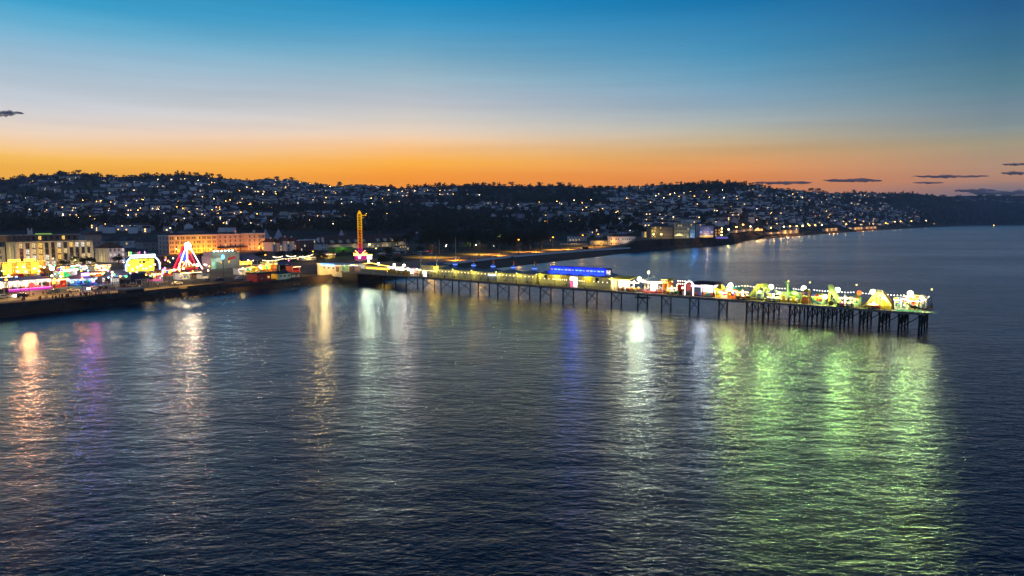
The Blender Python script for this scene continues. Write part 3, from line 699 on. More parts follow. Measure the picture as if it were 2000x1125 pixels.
for a, b_ in ((1053, 1078), (1080, 1110), (1128, 1145), (1157, 1192)):
    p0 = ps(a, 1.3, DZ1 + 3) - sa3; p1 = ps(b_, 1.3, DZ1 + 3) - sa3
    pts, rad = rope([(p0, -1.4, 2.85), (p1, -1.4, 2.85)], .9 if a in (1080, 1128) else 1.8, .13, .03); MB().path(pts, rad, 6).build('bulb_string', G['bulb'], bp_)
    MB().box(p0, p1, -.12, -.03, 2.98, 3.07).build('string_course', M['cream'], bp_)

# lamp posts along the pier: warm globe lamps and tall floodlights
def globe_post(px, t_, h, label, power=260, col=(1, .80, .07), g='yellamp', group='globe lamps along the pier', r_=.2):
    power *= 6.5 if 'cream' in label else 3.2
    s = ps(px, t_, DZ1 + h); o = thing('globe_lamp', label, 'lamp', P(s, t_), PYAW, group)
    MB().lathe([(.14, 0), (.12, .5), (.055, .6), (.05, h - .2), (.11, h - .15)], 8).build('post', M['steel'], o)
    MB().ball((0, 0, h), r_, 8, 6).build('globe', G[g], o); lamp('POINT', o, (0, -.05, h + .02), col, power, r_ + .05); return o
for px in (848, 884, 921, 969, 1009, 1048, 1083, 1143): globe_post(px, .35, 4.3, 'yellow globe lamp on the railing in front of the cream pavilions', 210)
for px, t_ in ((1195, .4), (1313, 1), (1367, 5)): globe_post(px, t_, 4.6, {1195: 'yellow globe lamp at the seaward corner of the clerestory pavilion', 1313: 'yellow globe lamp between the carousel and the red stall', 1367: 'yellow globe lamp over the roof of the dodgem hall'}[px], 380)
for px, t_ in ((1455, .5), (1540, 18), (1582, 18), (1673, 18), (1720, .5), (1820, 16)): globe_post(px, t_, 4.6 if t_ < 5 else 5.4, 'amber globe lamp on a post at the edge of the pier head', 300, (1, .7, .2), 'yellamp', 'amber globe lamps on the pier head')
FL = [(1250, 3.5, 545, 6000), (1428, 6, 557, 4200), (1507, 9, 560, 6500), (1571, 9, 563, 9000), (1637, 9, 566, 9000), (1706, 9, 570, 6500), (1779, 9, 573, 9500)]
FLAB = {1250: 'white floodlight on a mast between the rides and the carousel', 1428: 'white green floodlight over the tented kiosk', 1507: 'white green floodlight above the timber arch ride', 1571: 'bright green white floodlight behind the orange slide tower', 1637: 'bright green white floodlight beside the leaning slide', 1706: 'floodlight above the yellow arched slide', 1779: 'bright floodlight nearest the seaward end of the pier'}
FCOL = (.80, 1.0, .20)
for px, t_, y, pw in FL:
    s = ps(px, t_, DZ1 + 6.5); h = ph(px, s, t_, y)
    o = thing('floodlight_mast', FLAB[px], 'floodlight', P(s, t_), PYAW, 'floodlights on the pier')
    MB().lathe([(.18, 0), (.15, .4), (.08, .5), (.07, h - .2)], 8).build('mast', M['steel'], o)
    MB().tube((-.9, 0, h - .1), (.9, 0, h - .1), .05, n=5).build('cross_bar', M['steel'], o)
    hd = MB().hip(-.7, .7, .0, .5, h - .4, .8, .2, .1).build('lamp_head', M['steel'], o); MB().ball((0, -.35, h), .78, 12, 7).build('lamp_glass', G['flood'], hd)  # glass ball made oversized so the lamp's glare is part of its shape
    lamp('POINT', o, (0, -1.5, h - .2), FCOL if px > 1300 else (1, .97, .75), pw * .09, .35)
    to_cam = Vector((cam.location.x, cam.location.y, 0)) - P(s, t_, 0); to_cam.normalize()
    loc = Matrix.Rotation(-PYAW, 3, 'Z') @ to_cam
    lamp('SPOT', o, (0, -1.7, h), (.66, 1.0, .20) if px > 1300 else (1, .96, .50), {1250: 6500, 1428: 4500, 1507: 19000, 1571: 3500, 1637: 28000, 1706: 1500, 1779: 25000}[px], .5, Vector((loc.x, loc.y, -.16)), 140, blend=1.0)

# festoon of bulbs along the far side of the pier head
fz = 3.3; span_px = [(1408, 1455), (1455, 1500), (1500, 1545), (1545, 1585), (1585, 1628), (1628, 1673), (1673, 1722), (1722, 1772), (1772, 1820)]
for a, b_ in span_px:
    tt = 10.5 if a < 1455 else 17.8; tb = 10.5 if b_ < 1455 else 17.8
    p = P(ps(a, tt, DZ1 + fz), tt, DZ1 + fz); q = P(ps(b_, tb, DZ1 + fz), tb, DZ1 + fz)
    fo = thing('festoon_lights', f'white bulb string on the far pier edge, {"over the kiosks" if a < 1455 else "behind the timber arch" if a < 1545 else "behind the slide tower" if a < 1585 else "behind the leaning slide" if a < 1673 else "behind the yellow slide" if a < 1722 else "near the seaward end"}{", second span" if a in (1500, 1628, 1772) else ""}', 'festoon lights', p, 0, 'festoon lights on the pier head')
    q = q - p; ln = sag((0, 0, 0), q, .35, 8)
    MB().path(ln, .025, 4).build('cable', M['steel'], fo); MB().tube((0, 0, -fz), (0, 0, .1), .06, n=6).build('mast', M['steel'], fo)
    bm = MB().ball((0, 0, -.12), .13, 8, 5).mesh('bulb', G['white'])
    for k in range(1, 8): link('bulb', bm, fo, ln[k])

# ---------------------------------------------------------------- small builders for stalls and rides
def stall(name, label, cat, c_, yaw, w, d, h, wall, roof, kind='hip', light='bulb', panel=None, group=None, rows=1, awn=None, glow_pow=0, glow_col=(1, .75, .35)):
    o = thing(name, label, cat, c_, yaw, group)
    bw = MB().box(-w/2, w/2, d - .12, d, 0, h).box(-w/2, -w/2 + .12, .6, d - .12, 0, h).box(w/2 - .12, w/2, .6, d - .12, 0, h); bw.build('wall', wall, o)
    MB().box(-w/2 + .12, w/2 - .12, .35, .9, .02, 1.0).build('counter', wall, o)
    for x in (-w/2 + .08, w/2 - .08): MB().tube((x, .1, 0), (x, .1, h), .06, n=5).build('post', M['white'], o)
    rf = MB()
    if kind == 'hip': rf.hip(-w/2 - .3, w/2 + .3, -.4, d + .3, h, h * .35, min(w * .45, d * .55), d * .45)
    elif kind == 'flat': rf.box(-w/2 - .2, w/2 + .2, -.3, d + .2, h, h + .35)
    elif kind == 'tent': rf.hip(-w/2 - .3, w/2 + .3, -.3, d + .3, h, h * .75, w * .47, d * .48)
    elif kind == 'gable': rf.gable(-w/2 - .3, w/2 + .3, -.4, d + .4, h, h * .4)
    elif kind == 'slope': rf.yz([(-.6, h - .3), (-.6, h - .15), (d + .1, h + .9), (d + .1, h + .7)], -w/2 - .2, w/2 + .2)
    rf.build('roof', roof, o)
    if panel:
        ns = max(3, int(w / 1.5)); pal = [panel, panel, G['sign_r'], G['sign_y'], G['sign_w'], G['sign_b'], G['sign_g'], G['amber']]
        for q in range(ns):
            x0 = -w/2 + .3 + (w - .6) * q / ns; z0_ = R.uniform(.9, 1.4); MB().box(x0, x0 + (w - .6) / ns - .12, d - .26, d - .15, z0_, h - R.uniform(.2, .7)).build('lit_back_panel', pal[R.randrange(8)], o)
        for q in range(ns): MB().lathe([(.05, -.3), (.28, -.22), (.34, .05), (.2, .22), (.22, .4), (.06, .52)], 7).build('prize_toy', M[R.choice(['red', 'pink', 'yellow', 'teal', 'white', 'blue', 'orange', 'green'])], o, (-w/2 + .5 + (w - 1) * (q + .5) / ns, .2, R.choice([1.3, 1.35, h - .75])))
        nf = max(3, int(w / 1.1))
        for q in range(nf): MB().box(-w/2 - .2 + (w + .4) * q / nf, -w/2 - .2 + (w + .4) * (q + .92) / nf, -.5, -.42, h + .08, h + .55).build('fascia_board', [M['red'], M['yellow'], M['blue'], M['white'], M['pink'], M['green'], G['sign_y'], G['sign_r'], G['sign_w']][(q * 5 + int(w * 7)) % 9], o)
    if light:
        for r_ in range(rows):
            pts, rad = rope([(-w/2 - .2, d if False else -.45, h - .05 + r_ * .8), (w/2 + .2, -.45, h - .05 + r_ * .8)], max(.5, w / 12), .13, .03); MB().path(pts, rad, 6).build('bulb_string', G[light], o)
    if awn: MB().yz([(-1.5, h * .72), (-1.5, h * .76), (0, h - .05), (0, h - .12)], -w/2, w/2).build('awning', awn, o)
    if glow_pow: lamp('POINT', o, (0, -1.3, h - .3), glow_col, glow_pow, .3)
    return o
def pstall(px0, px1, t_, ytop, d, label, wall, roof, name='stall', cat='stall', **kw):
    s0, s1 = ps(px0, t_), ps(px1, t_); h = ph((px0 + px1) / 2, (s0 + s1) / 2, t_, ytop)
    k = {'hip': 1.35, 'tent': 1.75, 'gable': 1.4}.get(kw.get('kind', 'hip'), 1.1)
    return stall(name, label, cat, P((s0 + s1) / 2, t_), PYAW, s1 - s0, d, h / k, wall, roof, **kw)

# the pier's shoreward rail of white fence panels and canopies
f_s0, f_s1 = ps(704, 1.0), ps(756, 1.0)
fp = thing('fence_screen', 'pale green boarded screen along the pier rail near the shore', 'fence', P(f_s0, 1.0), PYAW)
for k in range(6):
    MB().box(0, (f_s1 - f_s0) / 6 - .12, 0, .1, .1, 2.0).build('panel', mat('weathered_board', (.32, .34, .24), .8, .2, 2, stretch=(4, 4, .3)), fp, ((f_s1 - f_s0) * k / 6, 0, 0))
g_s0, g_s1 = ps(757, 1.0), ps(802, 1.0)
fp2 = thing('fence_screen', 'amber boarded screen along the pier rail before the cream block', 'fence', P(g_s0, 1.0), PYAW)
for k in range(5):
    MB().box(0, (g_s1 - g_s0) / 5 - .15, 0, .1, .1, 2.3).build('panel', mat('amber_board', (.55, .34, .05), .7, .2, 2, stretch=(4, 4, .3)), fp2, ((g_s1 - g_s0) * k / 5, 0, 0))
for px, t_, y, pw in ((721, 7, 511, 3600), (740, 5, 515, 3000), (771, 5, 517, 4400), (790, 6, 518, 2600)):
    s = ps(px, t_, DZ1 + 5); h = max(3.2, ph(px, s, t_, y)); o = thing('floodlight_mast', {721: 'white green floodlight in front of the drop tower', 740: 'floodlight over the boarded screen by the shore', 771: 'bright floodlight with green glare over the amber screen', 790: 'floodlight over the wavy canopy beside the cream block'}[px], 'floodlight', P(s, t_), PYAW, 'floodlights on the pier')
    MB().lathe([(.16, 0), (.07, .5), (.06, h - .2)], 8).build('mast', M['steel'], o)
    hd = MB().box(-.42, .42, -.1, .25, h - .3, h + .3).build('lamp_head', M['steel'], o); MB().ball((0, -.3, h), .5, 10, 6).build('lamp_glass', glow('flood_white', (.95, 1, .75), 30), hd)
    lamp('POINT', o, (0, -1.2, h), (1, .95, .6), pw * .2, .3); to_cam = Vector((0, 0, 0)) - P(s, t_, 0); to_cam.z = 0; to_cam.normalize(); loc = Matrix.Rotation(-PYAW, 3, 'Z') @ to_cam
    lamp('SPOT', o, (0, -1.3, h), (1, .98, .55) if px != 790 else (1, .62, .42), {721: 5500, 740: 600, 771: 900, 790: 3000}[px], .5, Vector((loc.x, loc.y, -.14)), 110, blend=1.0)
# wavy lit canopies
for px0, px1, lab, m in ((757, 776, 'striped wavy canopy with white lights behind the amber screen', M['white']), (781, 822, 'dark and white wavy canopy beside the cream block', M['white'])):
    s0, s1 = ps(px0, 2.5), ps(px1, 2.5); w = s1 - s0; o = thing('wave_canopy', lab, 'canopy', P(s0, 2.5), PYAW)
    top = [(w * k / 24, 3.3 + .35 * sin(k * .8)) for k in range(25)]
    MB().xz(top + [(x, z - .12) for x, z in top[::-1]], 0, 5).build('roof', m, o)
    MB().path([(x, -.05, z - .2) for x, z in top], .09, 6).build('light_tube', G['bulb'], o)
    for x in (.3, w / 2, w - .3): MB().tube((x, .1, 0), (x, .1, 3.2), .06, n=5).build('post', M['white'], o)
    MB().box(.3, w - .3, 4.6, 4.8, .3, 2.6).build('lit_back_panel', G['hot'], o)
stall('stall', 'small white lit kiosk beside the cream block at the landward end', 'stall', P(ps(812, 1.6), 1.6), PYAW, 4.2, 3.5, 3.2, M['white'], M['white'], 'flat', 'white', G['hot'], glow_pow=700)
for px0, px1, y, lab in ((687, 700, 517, 'white kiosk with bright lights where the pier meets the shore'), (670, 686, 522, 'pinkish kiosk beside the pier entrance building')):
    pstall(px0, px1, 4.5, y, 4, lab, M['white'], M['cream'], kind='flat', light='white', panel=G['hot'], glow_pow=500)

# the rides from the clerestory pavilion to the head
s0, s1 = ps(1193, 1.5), ps(1216, 1.5); w = s1 - s0
o = thing('arcade_front', 'bright arcade front with a slanting yellow canopy beside the clerestory pavilion', 'arcade', P(s0, 1.5), PYAW)
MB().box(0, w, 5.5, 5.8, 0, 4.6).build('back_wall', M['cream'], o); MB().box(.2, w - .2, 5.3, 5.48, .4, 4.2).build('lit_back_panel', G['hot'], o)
MB().yz([(-.8, 4.1), (-.8, 4.3), (5.9, 5.2), (5.9, 5.0)], -.3, w + 3.0).build('canopy', M['yellow'], o); MB().path([(-.3, -.9, 4.15), (w + 3.0, -.9, 4.3)], .14, 6).build('light_tube', G['yel'], o)
for x in (.3, w * .33, w * .66, w - .2): MB().tube((x, .2, 0), (x, .2, 4.1), .13, n=8).build('column', M['white'], o)
lamp('POINT', o, (w / 2, 1.0, 3.6), (1, .82, .5), 1300, .4); lamp('SPOT', o, (w / 2, -1.2, 4.0), (1, .7, .4), 4500, .6, Vector((-.3, -1, -.15)), 90, blend=.9)  # the spot is added, for a warm streak on the water
def cup_ride(px, t_, rad, label, cols, n=7, roof=None, top=3.4):
    s = ps(px, t_); o = thing('small_ride', label, 'fairground ride', P(s, t_), PYAW)
    MB().lathe([(rad, 0), (rad, .3), (rad * .98, .34), (.2, .36)], 20).build('platform', M['steel'], o)
    MB().lathe([(.25, .3), (.22, top), (.5, top + .1), (.3, top + .5), (.02, top + .8)], 10).build('centre_column', M['white'], o)
    for k in range(n):
        a = 2 * pi * k / n; cc = (cos(a) * rad * .72, sin(a) * rad * .72, .36)
        c0 = MB().lathe([(.35, .05), (.6, .15), (.72, .55), (.68, .9), (.6, .9), (.55, .4), (.1, .35)], 10).build('car', cols[k % len(cols)], o, cc, smooth=True)
        MB().ball((0, 0, 1.0), .16, 6, 4).build('car_lamp', G['bulb' if k % 2 else 'yel'], c0)
        MB().tube((0, 0, top), (cc[0], cc[1], top - .5), .05, n=4).build('arm', M['white'], o)
    pts, rd = rope([(cos(2*pi*k/20) * rad * .8, sin(2*pi*k/20) * rad * .8, top - .3) for k in range(21)], .7, .11, .03); MB().path(pts, rd, 5).build('bulb_string', G['bulb'], o)
    if roof: MB().lathe([(rad * 1.02, top - .15), (rad, top), (.3, top + 1.1), (.02, top + 1.3)], 20).build('canopy', roof, o)
    lamp('POINT', o, (0, -rad * .3, top - .6), (1, .75, .4), 420, .3); return o
cup_ride(1224, 4.2, 3.2, 'red and white cup ride next to the bright arcade front', [M['red'], M['white'], M['orange']])
cup_ride(1238, 3.6, 2.7, 'orange lit small ride between the arcade front and the white floodlight', [M['orange'], M['yellow']], 6)
# the carousel
s = ps(1277, 5.2); o = thing('carousel', 'bright white galloper carousel with scalloped lit canopy on the pier', 'carousel', P(s, 5.2), PYAW)
MB().lathe([(4.5, 0), (4.5, .5), (4.4, .55), (.3, .58)], 28).build('platform', M['red'], o)
MB().lathe([(4.7, 3.6), (4.8, 4.25), (4.6, 4.3), (.6, 5.35), (.35, 5.6), (.05, 6.0)], 28).build('canopy', M['white'], o)
MB().lathe([(4.84, 3.62), (4.93, 4.2), (4.86, 4.2), (4.76, 3.6)], 28).build('lit_fascia', G['hot'], o)
MB().lathe([(1.3, .5), (1.3, 3.7)], 14).build('centre_drum', G['hot'], o)
for k in range(10):
    a = 2 * pi * k / 10; x, y = cos(a) * 3.4, sin(a) * 3.4
    MB().tube((x, y, .5), (x, y, 3.8), .05, n=6).build('pole', M['yellow'], o)
    hb = MB(); hb.path([(-.55, 0, 1.35), (-.3, 0, 1.45), (.2, 0, 1.4), (.45, 0, 1.6), (.62, 0, 1.95), (.82, 0, 1.85), (.95, 0, 1.75)], [.14, .22, .22, .18, .12, .12, .05], 7)
    for lx, dx in ((-.4, -.12), (.3, .25)):
        for ly in (-.1, .1): hb.path([(lx, ly, 1.3), (lx + dx, ly, 1.0), (lx + dx * .3, ly, .72)], [.08, .05, .05], 5)
    hh = hb.build('galloper', M['cream'] if k % 2 else M['white'], o, (x, y, 0)); hh.rotation_euler = (0, 0, a + pi / 2)
pts, rd = rope([(cos(2*pi*k/28) * 5.0, sin(2*pi*k/28) * 5.0, 4.25) for k in range(29)], .55, .12, .03); MB().path(pts, rd, 6).build('bulb_string', G['bulb'], o)
lamp('POINT', o, (0, -5.6, 3.2), (1, .93, .78), 900, .5); lamp('SPOT', o, (0, -5.4, 3.9), (1, .85, .6), 1500, .6, Vector((-.05, -1, -.15)), 90, blend=.9)  # unseen seaward spot added for the carousel's reflection
s = ps(1266, 3.0); o = thing('tall_lamp', 'tall lamp with a yellow green globe above the carousel', 'lamp', P(s, 3.0)); h = ph(1266, s, 3, 532)
MB().lathe([(.16, 0), (.1, .5), (.09, h - .5), (.2, h - .4)], 8).build('post', M['white'], o); MB().ball((0, 0, h), .42, 10, 6, sz=1.3).build('globe', glow('lime_globe', (.9, 1, .3), 7), o)
pstall(1293, 1304, 2.2, 548, 5, 'yellow fronted stall with an orange lit counter beside the carousel', M['orange'], M['yellow'], kind='slope', light='yel', rows=2, panel=G['amber'], glow_pow=500)
cup_ride(1312, 3.2, 2.2, 'low children ride with white bulbs in front of the red castle stall', [M['teal'], M['yellow'], M['white']], 6, top=2.4)
# red castle stall
s0, s1 = ps(1322, 1.6), ps(1340, 1.6); w = s1 - s0; o = thing('castle_stall', 'red castle shaped stall edged with white bulbs on the pier', 'stall', P(s0, 1.6), PYAW)
MB().box(0, w, 0, 4, 1.5, 3.9).build('wall', M['red'], o); MB().box(.1, w - .1, .6, 3.9, 0, 1.5).build('base', M['black'], o)
mb = MB().box(0, w, -.05, 4.05, 3.9, 4.8); mb.build('parapet', M['brick'], o)
for k in range(4): MB().box(w * k / 4 + .1, w * (k + .6) / 4, -.03, .5, 4.8, 5.3).build('merlon', M['brick'], o)
for z in (3.95, 4.95):
    pts, rd = rope([(0, -.15, z), (w, -.15, z)], .8, .14, .03); MB().path(pts, rd, 6).build('bulb_string', G['white'], o)
pts, rd = rope([(0, -.15, 1.6), (0, -.15, 3.8)], .8, .14, .03); MB().path(pts, rd, 6).build('bulb_string', G['bulb'], o)
MB().lathe([(.35, -.05), (.35, .05)], 12).build('lit_disc', G['bulb'], o).matrix_basis = Matrix.Translation((w * .62, -.1, 2.6)) @ Matrix.Rotation(pi / 2, 4, 'X')
MB().box(.15, .7, -.1, .1, 0, 1.4).box(w * .6, w * .6 + .5, -.1, .1, 0, 1.4).build('white_post', M['white'], o)
s = ps(1346, 1.8); o = thing('entrance_arch', 'white lit entrance arch between the red castle stall and the dodgem hall', 'arch', P(s, 1.8), PYAW)
pts = [(-1.5, 0, 0)] + [(cos(pi - pi * k / 14) * 1.5, 0, 3.4 + sin(pi * k / 14) * 1.6) for k in range(15)] + [(1.5, 0, 0)]
MB().path(pts, .22, 8).build('arch_frame', M['white'], o); pr_, rd = rope([(p_[0], -.25, p_[2]) for p_ in pts], .6, .13, .03); MB().path(pr_, rd, 6).build('bulb_string', G['white'], o)
# dodgem hall
s0, s1 = ps(1350, 2.0), ps(1394, 2.0); w = s1 - s0; o = thing('dodgem_hall', 'open fronted dodgem hall with dark roof and pink tube lights on the pier', 'dodgem hall', P(s0, 2.0), PYAW)
MB().box(0, w, 0, 8.2, 0, .35).build('floor_plate', M['steel'], o); MB().box(0, w, 8.0, 8.2, .35, 4.1).build('back_wall', M['white'], o)
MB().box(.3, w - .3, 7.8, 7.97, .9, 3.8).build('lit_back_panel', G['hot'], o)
MB().hip(-.3, w + .3, -.6, 8.5, 4.1, .9, 1.0, 3.2).build('roof', mat('maroon_roof', (.06, .025, .04), .6, .2, .6), o)
for z in (3.75, 3.35): MB().path([(0, -.5, z), (w, -.5, z)], .10, 6).build('light_tube', G['pinkw'] if z > 3.5 else glow('lilac_tube', (.8, .55, 1), 4), o)
for x in (.15, w * .5, w - .15): MB().box(x - .15, x + .15, .05, .35, .35, 4.1).build('column', M['red'] if x < w * .8 else M['black'], o)
for k in range(9):
    cx_, cy_ = 1 + (k % 5) * (w - 2) / 4, 1.2 + (k // 5) * 2.6 + R.random()
    d_ = MB().hip(-.85, .85, -.55, .55, .0, .55, .2, .15).build('dodgem_car', [M['red'], M['blue'], M['orange'], M['teal']][k % 4], o, (cx_, cy_, .4), R.uniform(0, 6))
    MB().tube((-.7, 0, .4), (-.7, 0, 3.3), .03, n=4).build('pole', M['steel'], d_)
lamp('POINT', o, (w / 2, 1.5, 3.0), (1, .85, .72), 1000, .5); lamp('SPOT', o, (w / 2, -1.0, 3.5), (.9, .9, .9), 3000, .6, Vector((-.2, -1, -.15)), 90, blend=.9)  # the seaward spot is added to draw a pale streak below the hall
pstall(1396, 1408, 2.5, 556, 4, 'yellow lit tower kiosk at the seaward end of the dodgem hall', M['yellow'], M['yellow'], kind='tent', light='yel', panel=G['panely'], glow_pow=420, glow_col=(1, .85, .3))
pstall(1409, 1420, 3.0, 563, 4, 'white tented kiosk under the first floodlight of the pier head', M['white'], M['canvas'], kind='tent', light='white', panel=G['lime'], glow_pow=500)
pstall(1419, 1441, 1.8, 566, 4.5, 'orange fronted kiosk with a teal sloping roof', M['orange'], M['teal'], kind='slope', light='bulb', panel=G['amber'], glow_pow=700, glow_col=(1, .6, .15)); 
cup_ride(1450, 2.6, 2.4, 'dark small ride with orange lamps in front of the timber arch', [M['black'], M['orange']], 6, top=2.6)
# timber arch ride
s0, s1 = ps(1462, 4.0), ps(1506, 4.0); w = s1 - s0; o = thing('arch_ride', 'yellow green lattice arch ride near the start of the pier head', 'fairground ride', P(s0, 4.0), PYAW)
lat = mat('lime_paint', (.42, .50, .12), .6, .2, 1.0)
for y in (0, 3.2):
    mb = MB(); pts = [(0, y, 1.0), (w * .2, y, 3.0), (w * .34, y, 4.9), (w * .5, y, 5.3), (w * .66, y, 4.9), (w * .82, y, 3.2), (w, y, 1.2)]
    mb.path(pts, .2, 6); mb.path([(p_[0], p_[1], p_[2] - .9) for p_ in pts], .13, 6)
    for k in range(6):
        a = Vector(pts[k]); b2 = Vector(pts[k + 1]); n_ = 4
        for j in range(n_): q_ = a.lerp(b2, j / n_); r2 = a.lerp(b2, (j + 1) / n_); mb.tube(q_, r2 - Vector((0, 0, .9)), .06, n=4); mb.tube(q_ - Vector((0, 0, .9)), r2, .06, n=4)
    for x, z in ((w * .02, .3), (w * .34, 4.0), (w * .66, 4.0), (w * .98, .5)): mb.tube((x, y, 0), (x, y, z), .12, n=6)
    mb.build('lattice_arch', lat, o)
MB().box(.2, w - .2, .2, 3.0, .05, .5).build('platform', M['yellow'], o)
MB().lathe([(1.1, .5), (1.3, 1.3), (1.1, 2.3), (.5, 3.0), (.05, 3.1)], 12).build('ticket_dome', M['pale_green'], o, (w * .52, -.4, 0)); MB().box(-.35, .35, -1.3, -1.15, .6, 2.1).build('door', M['teal'], o, (w * .52, -.3, 0))
pr_, rd = rope([(w * .2, -.3, 3.0), (w * .34, -.3, 4.9), (w * .5, -.3, 5.3), (w * .66, -.3, 4.9), (w * .82, -.3, 3.2)], 1.5, .12, .03); MB().path(pr_, rd, 5).build('bulb_string', G['yel'], o)
lamp('POINT', o, (w * .5, -1.2, 3.4), (.95, 1, .3), 700, .4)
# sea serpent slide
s0, s1 = ps(1515, 4.0), ps(1561, 4.0); w = s1 - s0; o = thing('serpent_ride', 'pale green long necked sea monster figure over a small ride', 'fairground ride', P(s0, 4.0), PYAW)
sp = mat('serpent_green', (.22, .48, .14), .55, .25, 1.0)
mb = MB(); mb.path([(w * .38, 0, 6.1), (w * .41, 0, 6.4), (w * .46, 0, 6.35), (w * .50, 0, 5.9), (w * .49, 0, 5.1), (w * .5, 0, 4.2), (w * .53, 0, 3.4), (w * .6, 0, 2.9), (w * .72, 0, 3.0), (w * .84, 0, 2.7), (w * .95, 0, 1.9), (w * 1.02, 0, 1.2)], [.1, .22, .3, .25, .24, .28, .4, .75, .95, .75, .4, .08], 10)
mb.build('monster_body', sp, o, smooth=True)
MB().box(0, w, -1.2, 3.2, .03, .6).build('platform', M['yellow'], o)
for k in range(7): MB().box(-.5, .5, -.35, .35, 0, .9 + .3 * (k % 3)).build('ride_car', [M['white'], M['pale_green'], M['yellow']][k % 3], o, (w * (k + .5) / 7, -.6 + .3 * (k % 2), .62))
MB().box(w * .02, w * .98, 3.0, 3.2, .6, 2.9).build('back_screen', M['pale_green'], o)
pr_, rd = rope([(0, -1.3, 1.0), (w, -1.3, 1.0)], 1.4, .12, .03); MB().path(pr_, rd, 5).build('bulb_string', G['yel'], o); lamp('POINT', o, (w * .3, -.9, 3.2), (.95, 1, .35), 600, .4); lamp('POINT', o, (w * .85, -1.4, 3.2), (.9, 1, .4), 500, .4)
cup_ride(1510, 3.2, 2.3, 'white domed small ride between the timber arch and the sea monster', [M['white'], M['pale_green']], 6, M['white'], 2.8)
# orange slide tower
s0 = ps(1572, 2.6); o = thing('slide_tower', 'orange and yellow tower with ladder and short slide on the pier head', 'slide', P(s0, 2.6), PYAW)
for x in (-.9, .9):
    for y in (0, 1.8): MB().tube((x, y, 0), (x, y, 3.8), .12, n=6).build('leg', M['orange'], o)
MB().box(-1.0, 1.0, -.1, 1.9, 2.1, 2.3).build('platform', M['yellow'], o); MB().box(-.95, .95, -.08, 0, .1, 2.05).build('front_board', M['orange'], o)
MB().hip(-1.2, 1.2, -.3, 2.1, 3.8, .9, 1.1, 1.1).build('roof', M['yellow'], o); MB().xz([(1.0, 2.3), (4.4, .3), (4.4, .1), (1.0, 2.1)], .4, 1.5).build('slide', M['teal'], o)
pstall(1586, 1606, 3.2, 574, 5, 'lime canopied stall between the slide tower and the leaning slide', M['pale_green'], M['yellow'], kind='hip', light='yel', panel=G['panely'], glow_pow=500, glow_col=(1, 1, .4))
MBx = MB()
s0 = ps(1622, 2.4); o = thing('leaning_slide', 'tall pale green leaning slide with white wheels at its foot', 'slide', P(s0, 2.4), PYAW)
MB().xz([(-1.0, 6.2), (-.2, 6.4), (.3, 5.9), (3.2, .6), (3.2, .1), (2.4, .1), (-.9, 5.4)], 0, 1.6).build('chute', mat('chute_green', (.5, .62, .3), .5, .15, 1), o)
for y in (.1, 1.5): MB().tube((-.6, y, 0), (-.6, y, 5.8), .13, n=6).build('leg', M['yellow'], o)
MB().path([(-.6, .8, .3), (.6, .8, 2.6), (2.0, .8, .3)], .1, 6).build('cross_frame', M['white'], o)
for x in (.2, 3.0): MB().lathe([(.75, -.15), (.75, .15)], 14).build('wheel', M['black'], o).matrix_basis = Matrix.Translation((x, -.2, .78)) @ Matrix.Rotation(pi / 2, 4, 'X')
MB().ball((-1.6, .2, 2.6), .75, 10, 6).build('lit_ball', G['hot'], o); lamp('POINT', o, (0, -1.2, 3), (.8, 1, .25), 500, .4)
cup_ride(1650, 3.0, 2.5, 'green and white cup ride right of the leaning slide', [M['white'], M['green'], M['pink']], 7, None, 2.8)
pstall(1660, 1676, 5.5, 578, 4, 'low green roofed stall behind the cup ride', M['pale_green'], M['green'], kind='hip', light='yel', panel=G['lime'], glow_pow=400, glow_col=(.8, 1, .25))
s0 = ps(1677, 6.5); o = thing('balloon_sign', 'round orange red lit ball on a post behind the yellow slide', 'sign', P(s0, 6.5)); MB().tube((0, 0, 0), (0, 0, 3.4), .08).build('post', M['steel'], o); MB().ball((0, 0, 4.0), .75, 12, 7).build('ball', glow('orange_ball', (1, .25, .05), 1.6), o)
# yellow arched slide
s0, s1 = ps(1682, 3.0), ps(1742, 3.0); w = s1 - s0; o = thing('arched_slide', 'big arched slide with pale sides over a bright yellow base on the pier head', 'slide', P(s0, 3.0), PYAW)
tan = mat('tan_board', (.55, .47, .2), .6, .15, .8)
up = [(0, .3), (w * .12, .9), (w * .42, 4.9), (w * .68, 4.9), (w * .97, 1.6)]
mb = MB()
for y in (0, 3.6):
    mb2 = MB().xz(up + [(w * .97, .5), (w * .72, 3.0), (w * .66, 3.55), (w * .44, 3.55), (w * .16, .3)], y, y + .14); mb2.build('side_panel', tan, o)
MB().xz([(0, .35), (w * .12, .8), (w * .42, 4.3), (w * .68, 4.3), (w * .97, 1.2), (w * .97, 1.05), (w * .67, 4.1), (w * .43, 4.1), (w * .12, .6), (0, .2)], .16, 3.58).build('chute', M['orange'], o)
MB().xz([(w * .2, .05), (w * .3, 1.7), (w * .44, 3.2), (w * .64, 3.2), (w * .74, 2.2), (w * .96, 1.4), (w * .96, .05)], .6, 3.2).build('base', M['yellow'], o)
for x in (.43, .55, .67): MB().tube((w * x, -.1, .05), (w * x, -.1, 5.5), .07, n=6).build('post', M['white'], o)
MB().path([(w * .43, -.1, 5.5), (w * .67, -.1, 5.5)], .06, 5).build('hand_rail', M['white'], o)
MB().box(w * .2, w * .95, -.9, -.8, .2, .9).build('low_fence', M['yellow'], o)
lamp('POINT', o, (w * .5, -2.0, 3.0), (1, .95, .25), 800, .4); lamp('POINT', o, (w * .75, -.8, 3.2), (.85, 1, .8), 250, .25)
cup_ride(1705, 1.8, 1.6, 'tiny ride with red and yellow cars in front of the arched slide', [M['red'], M['yellow']], 5, None, 1.6)
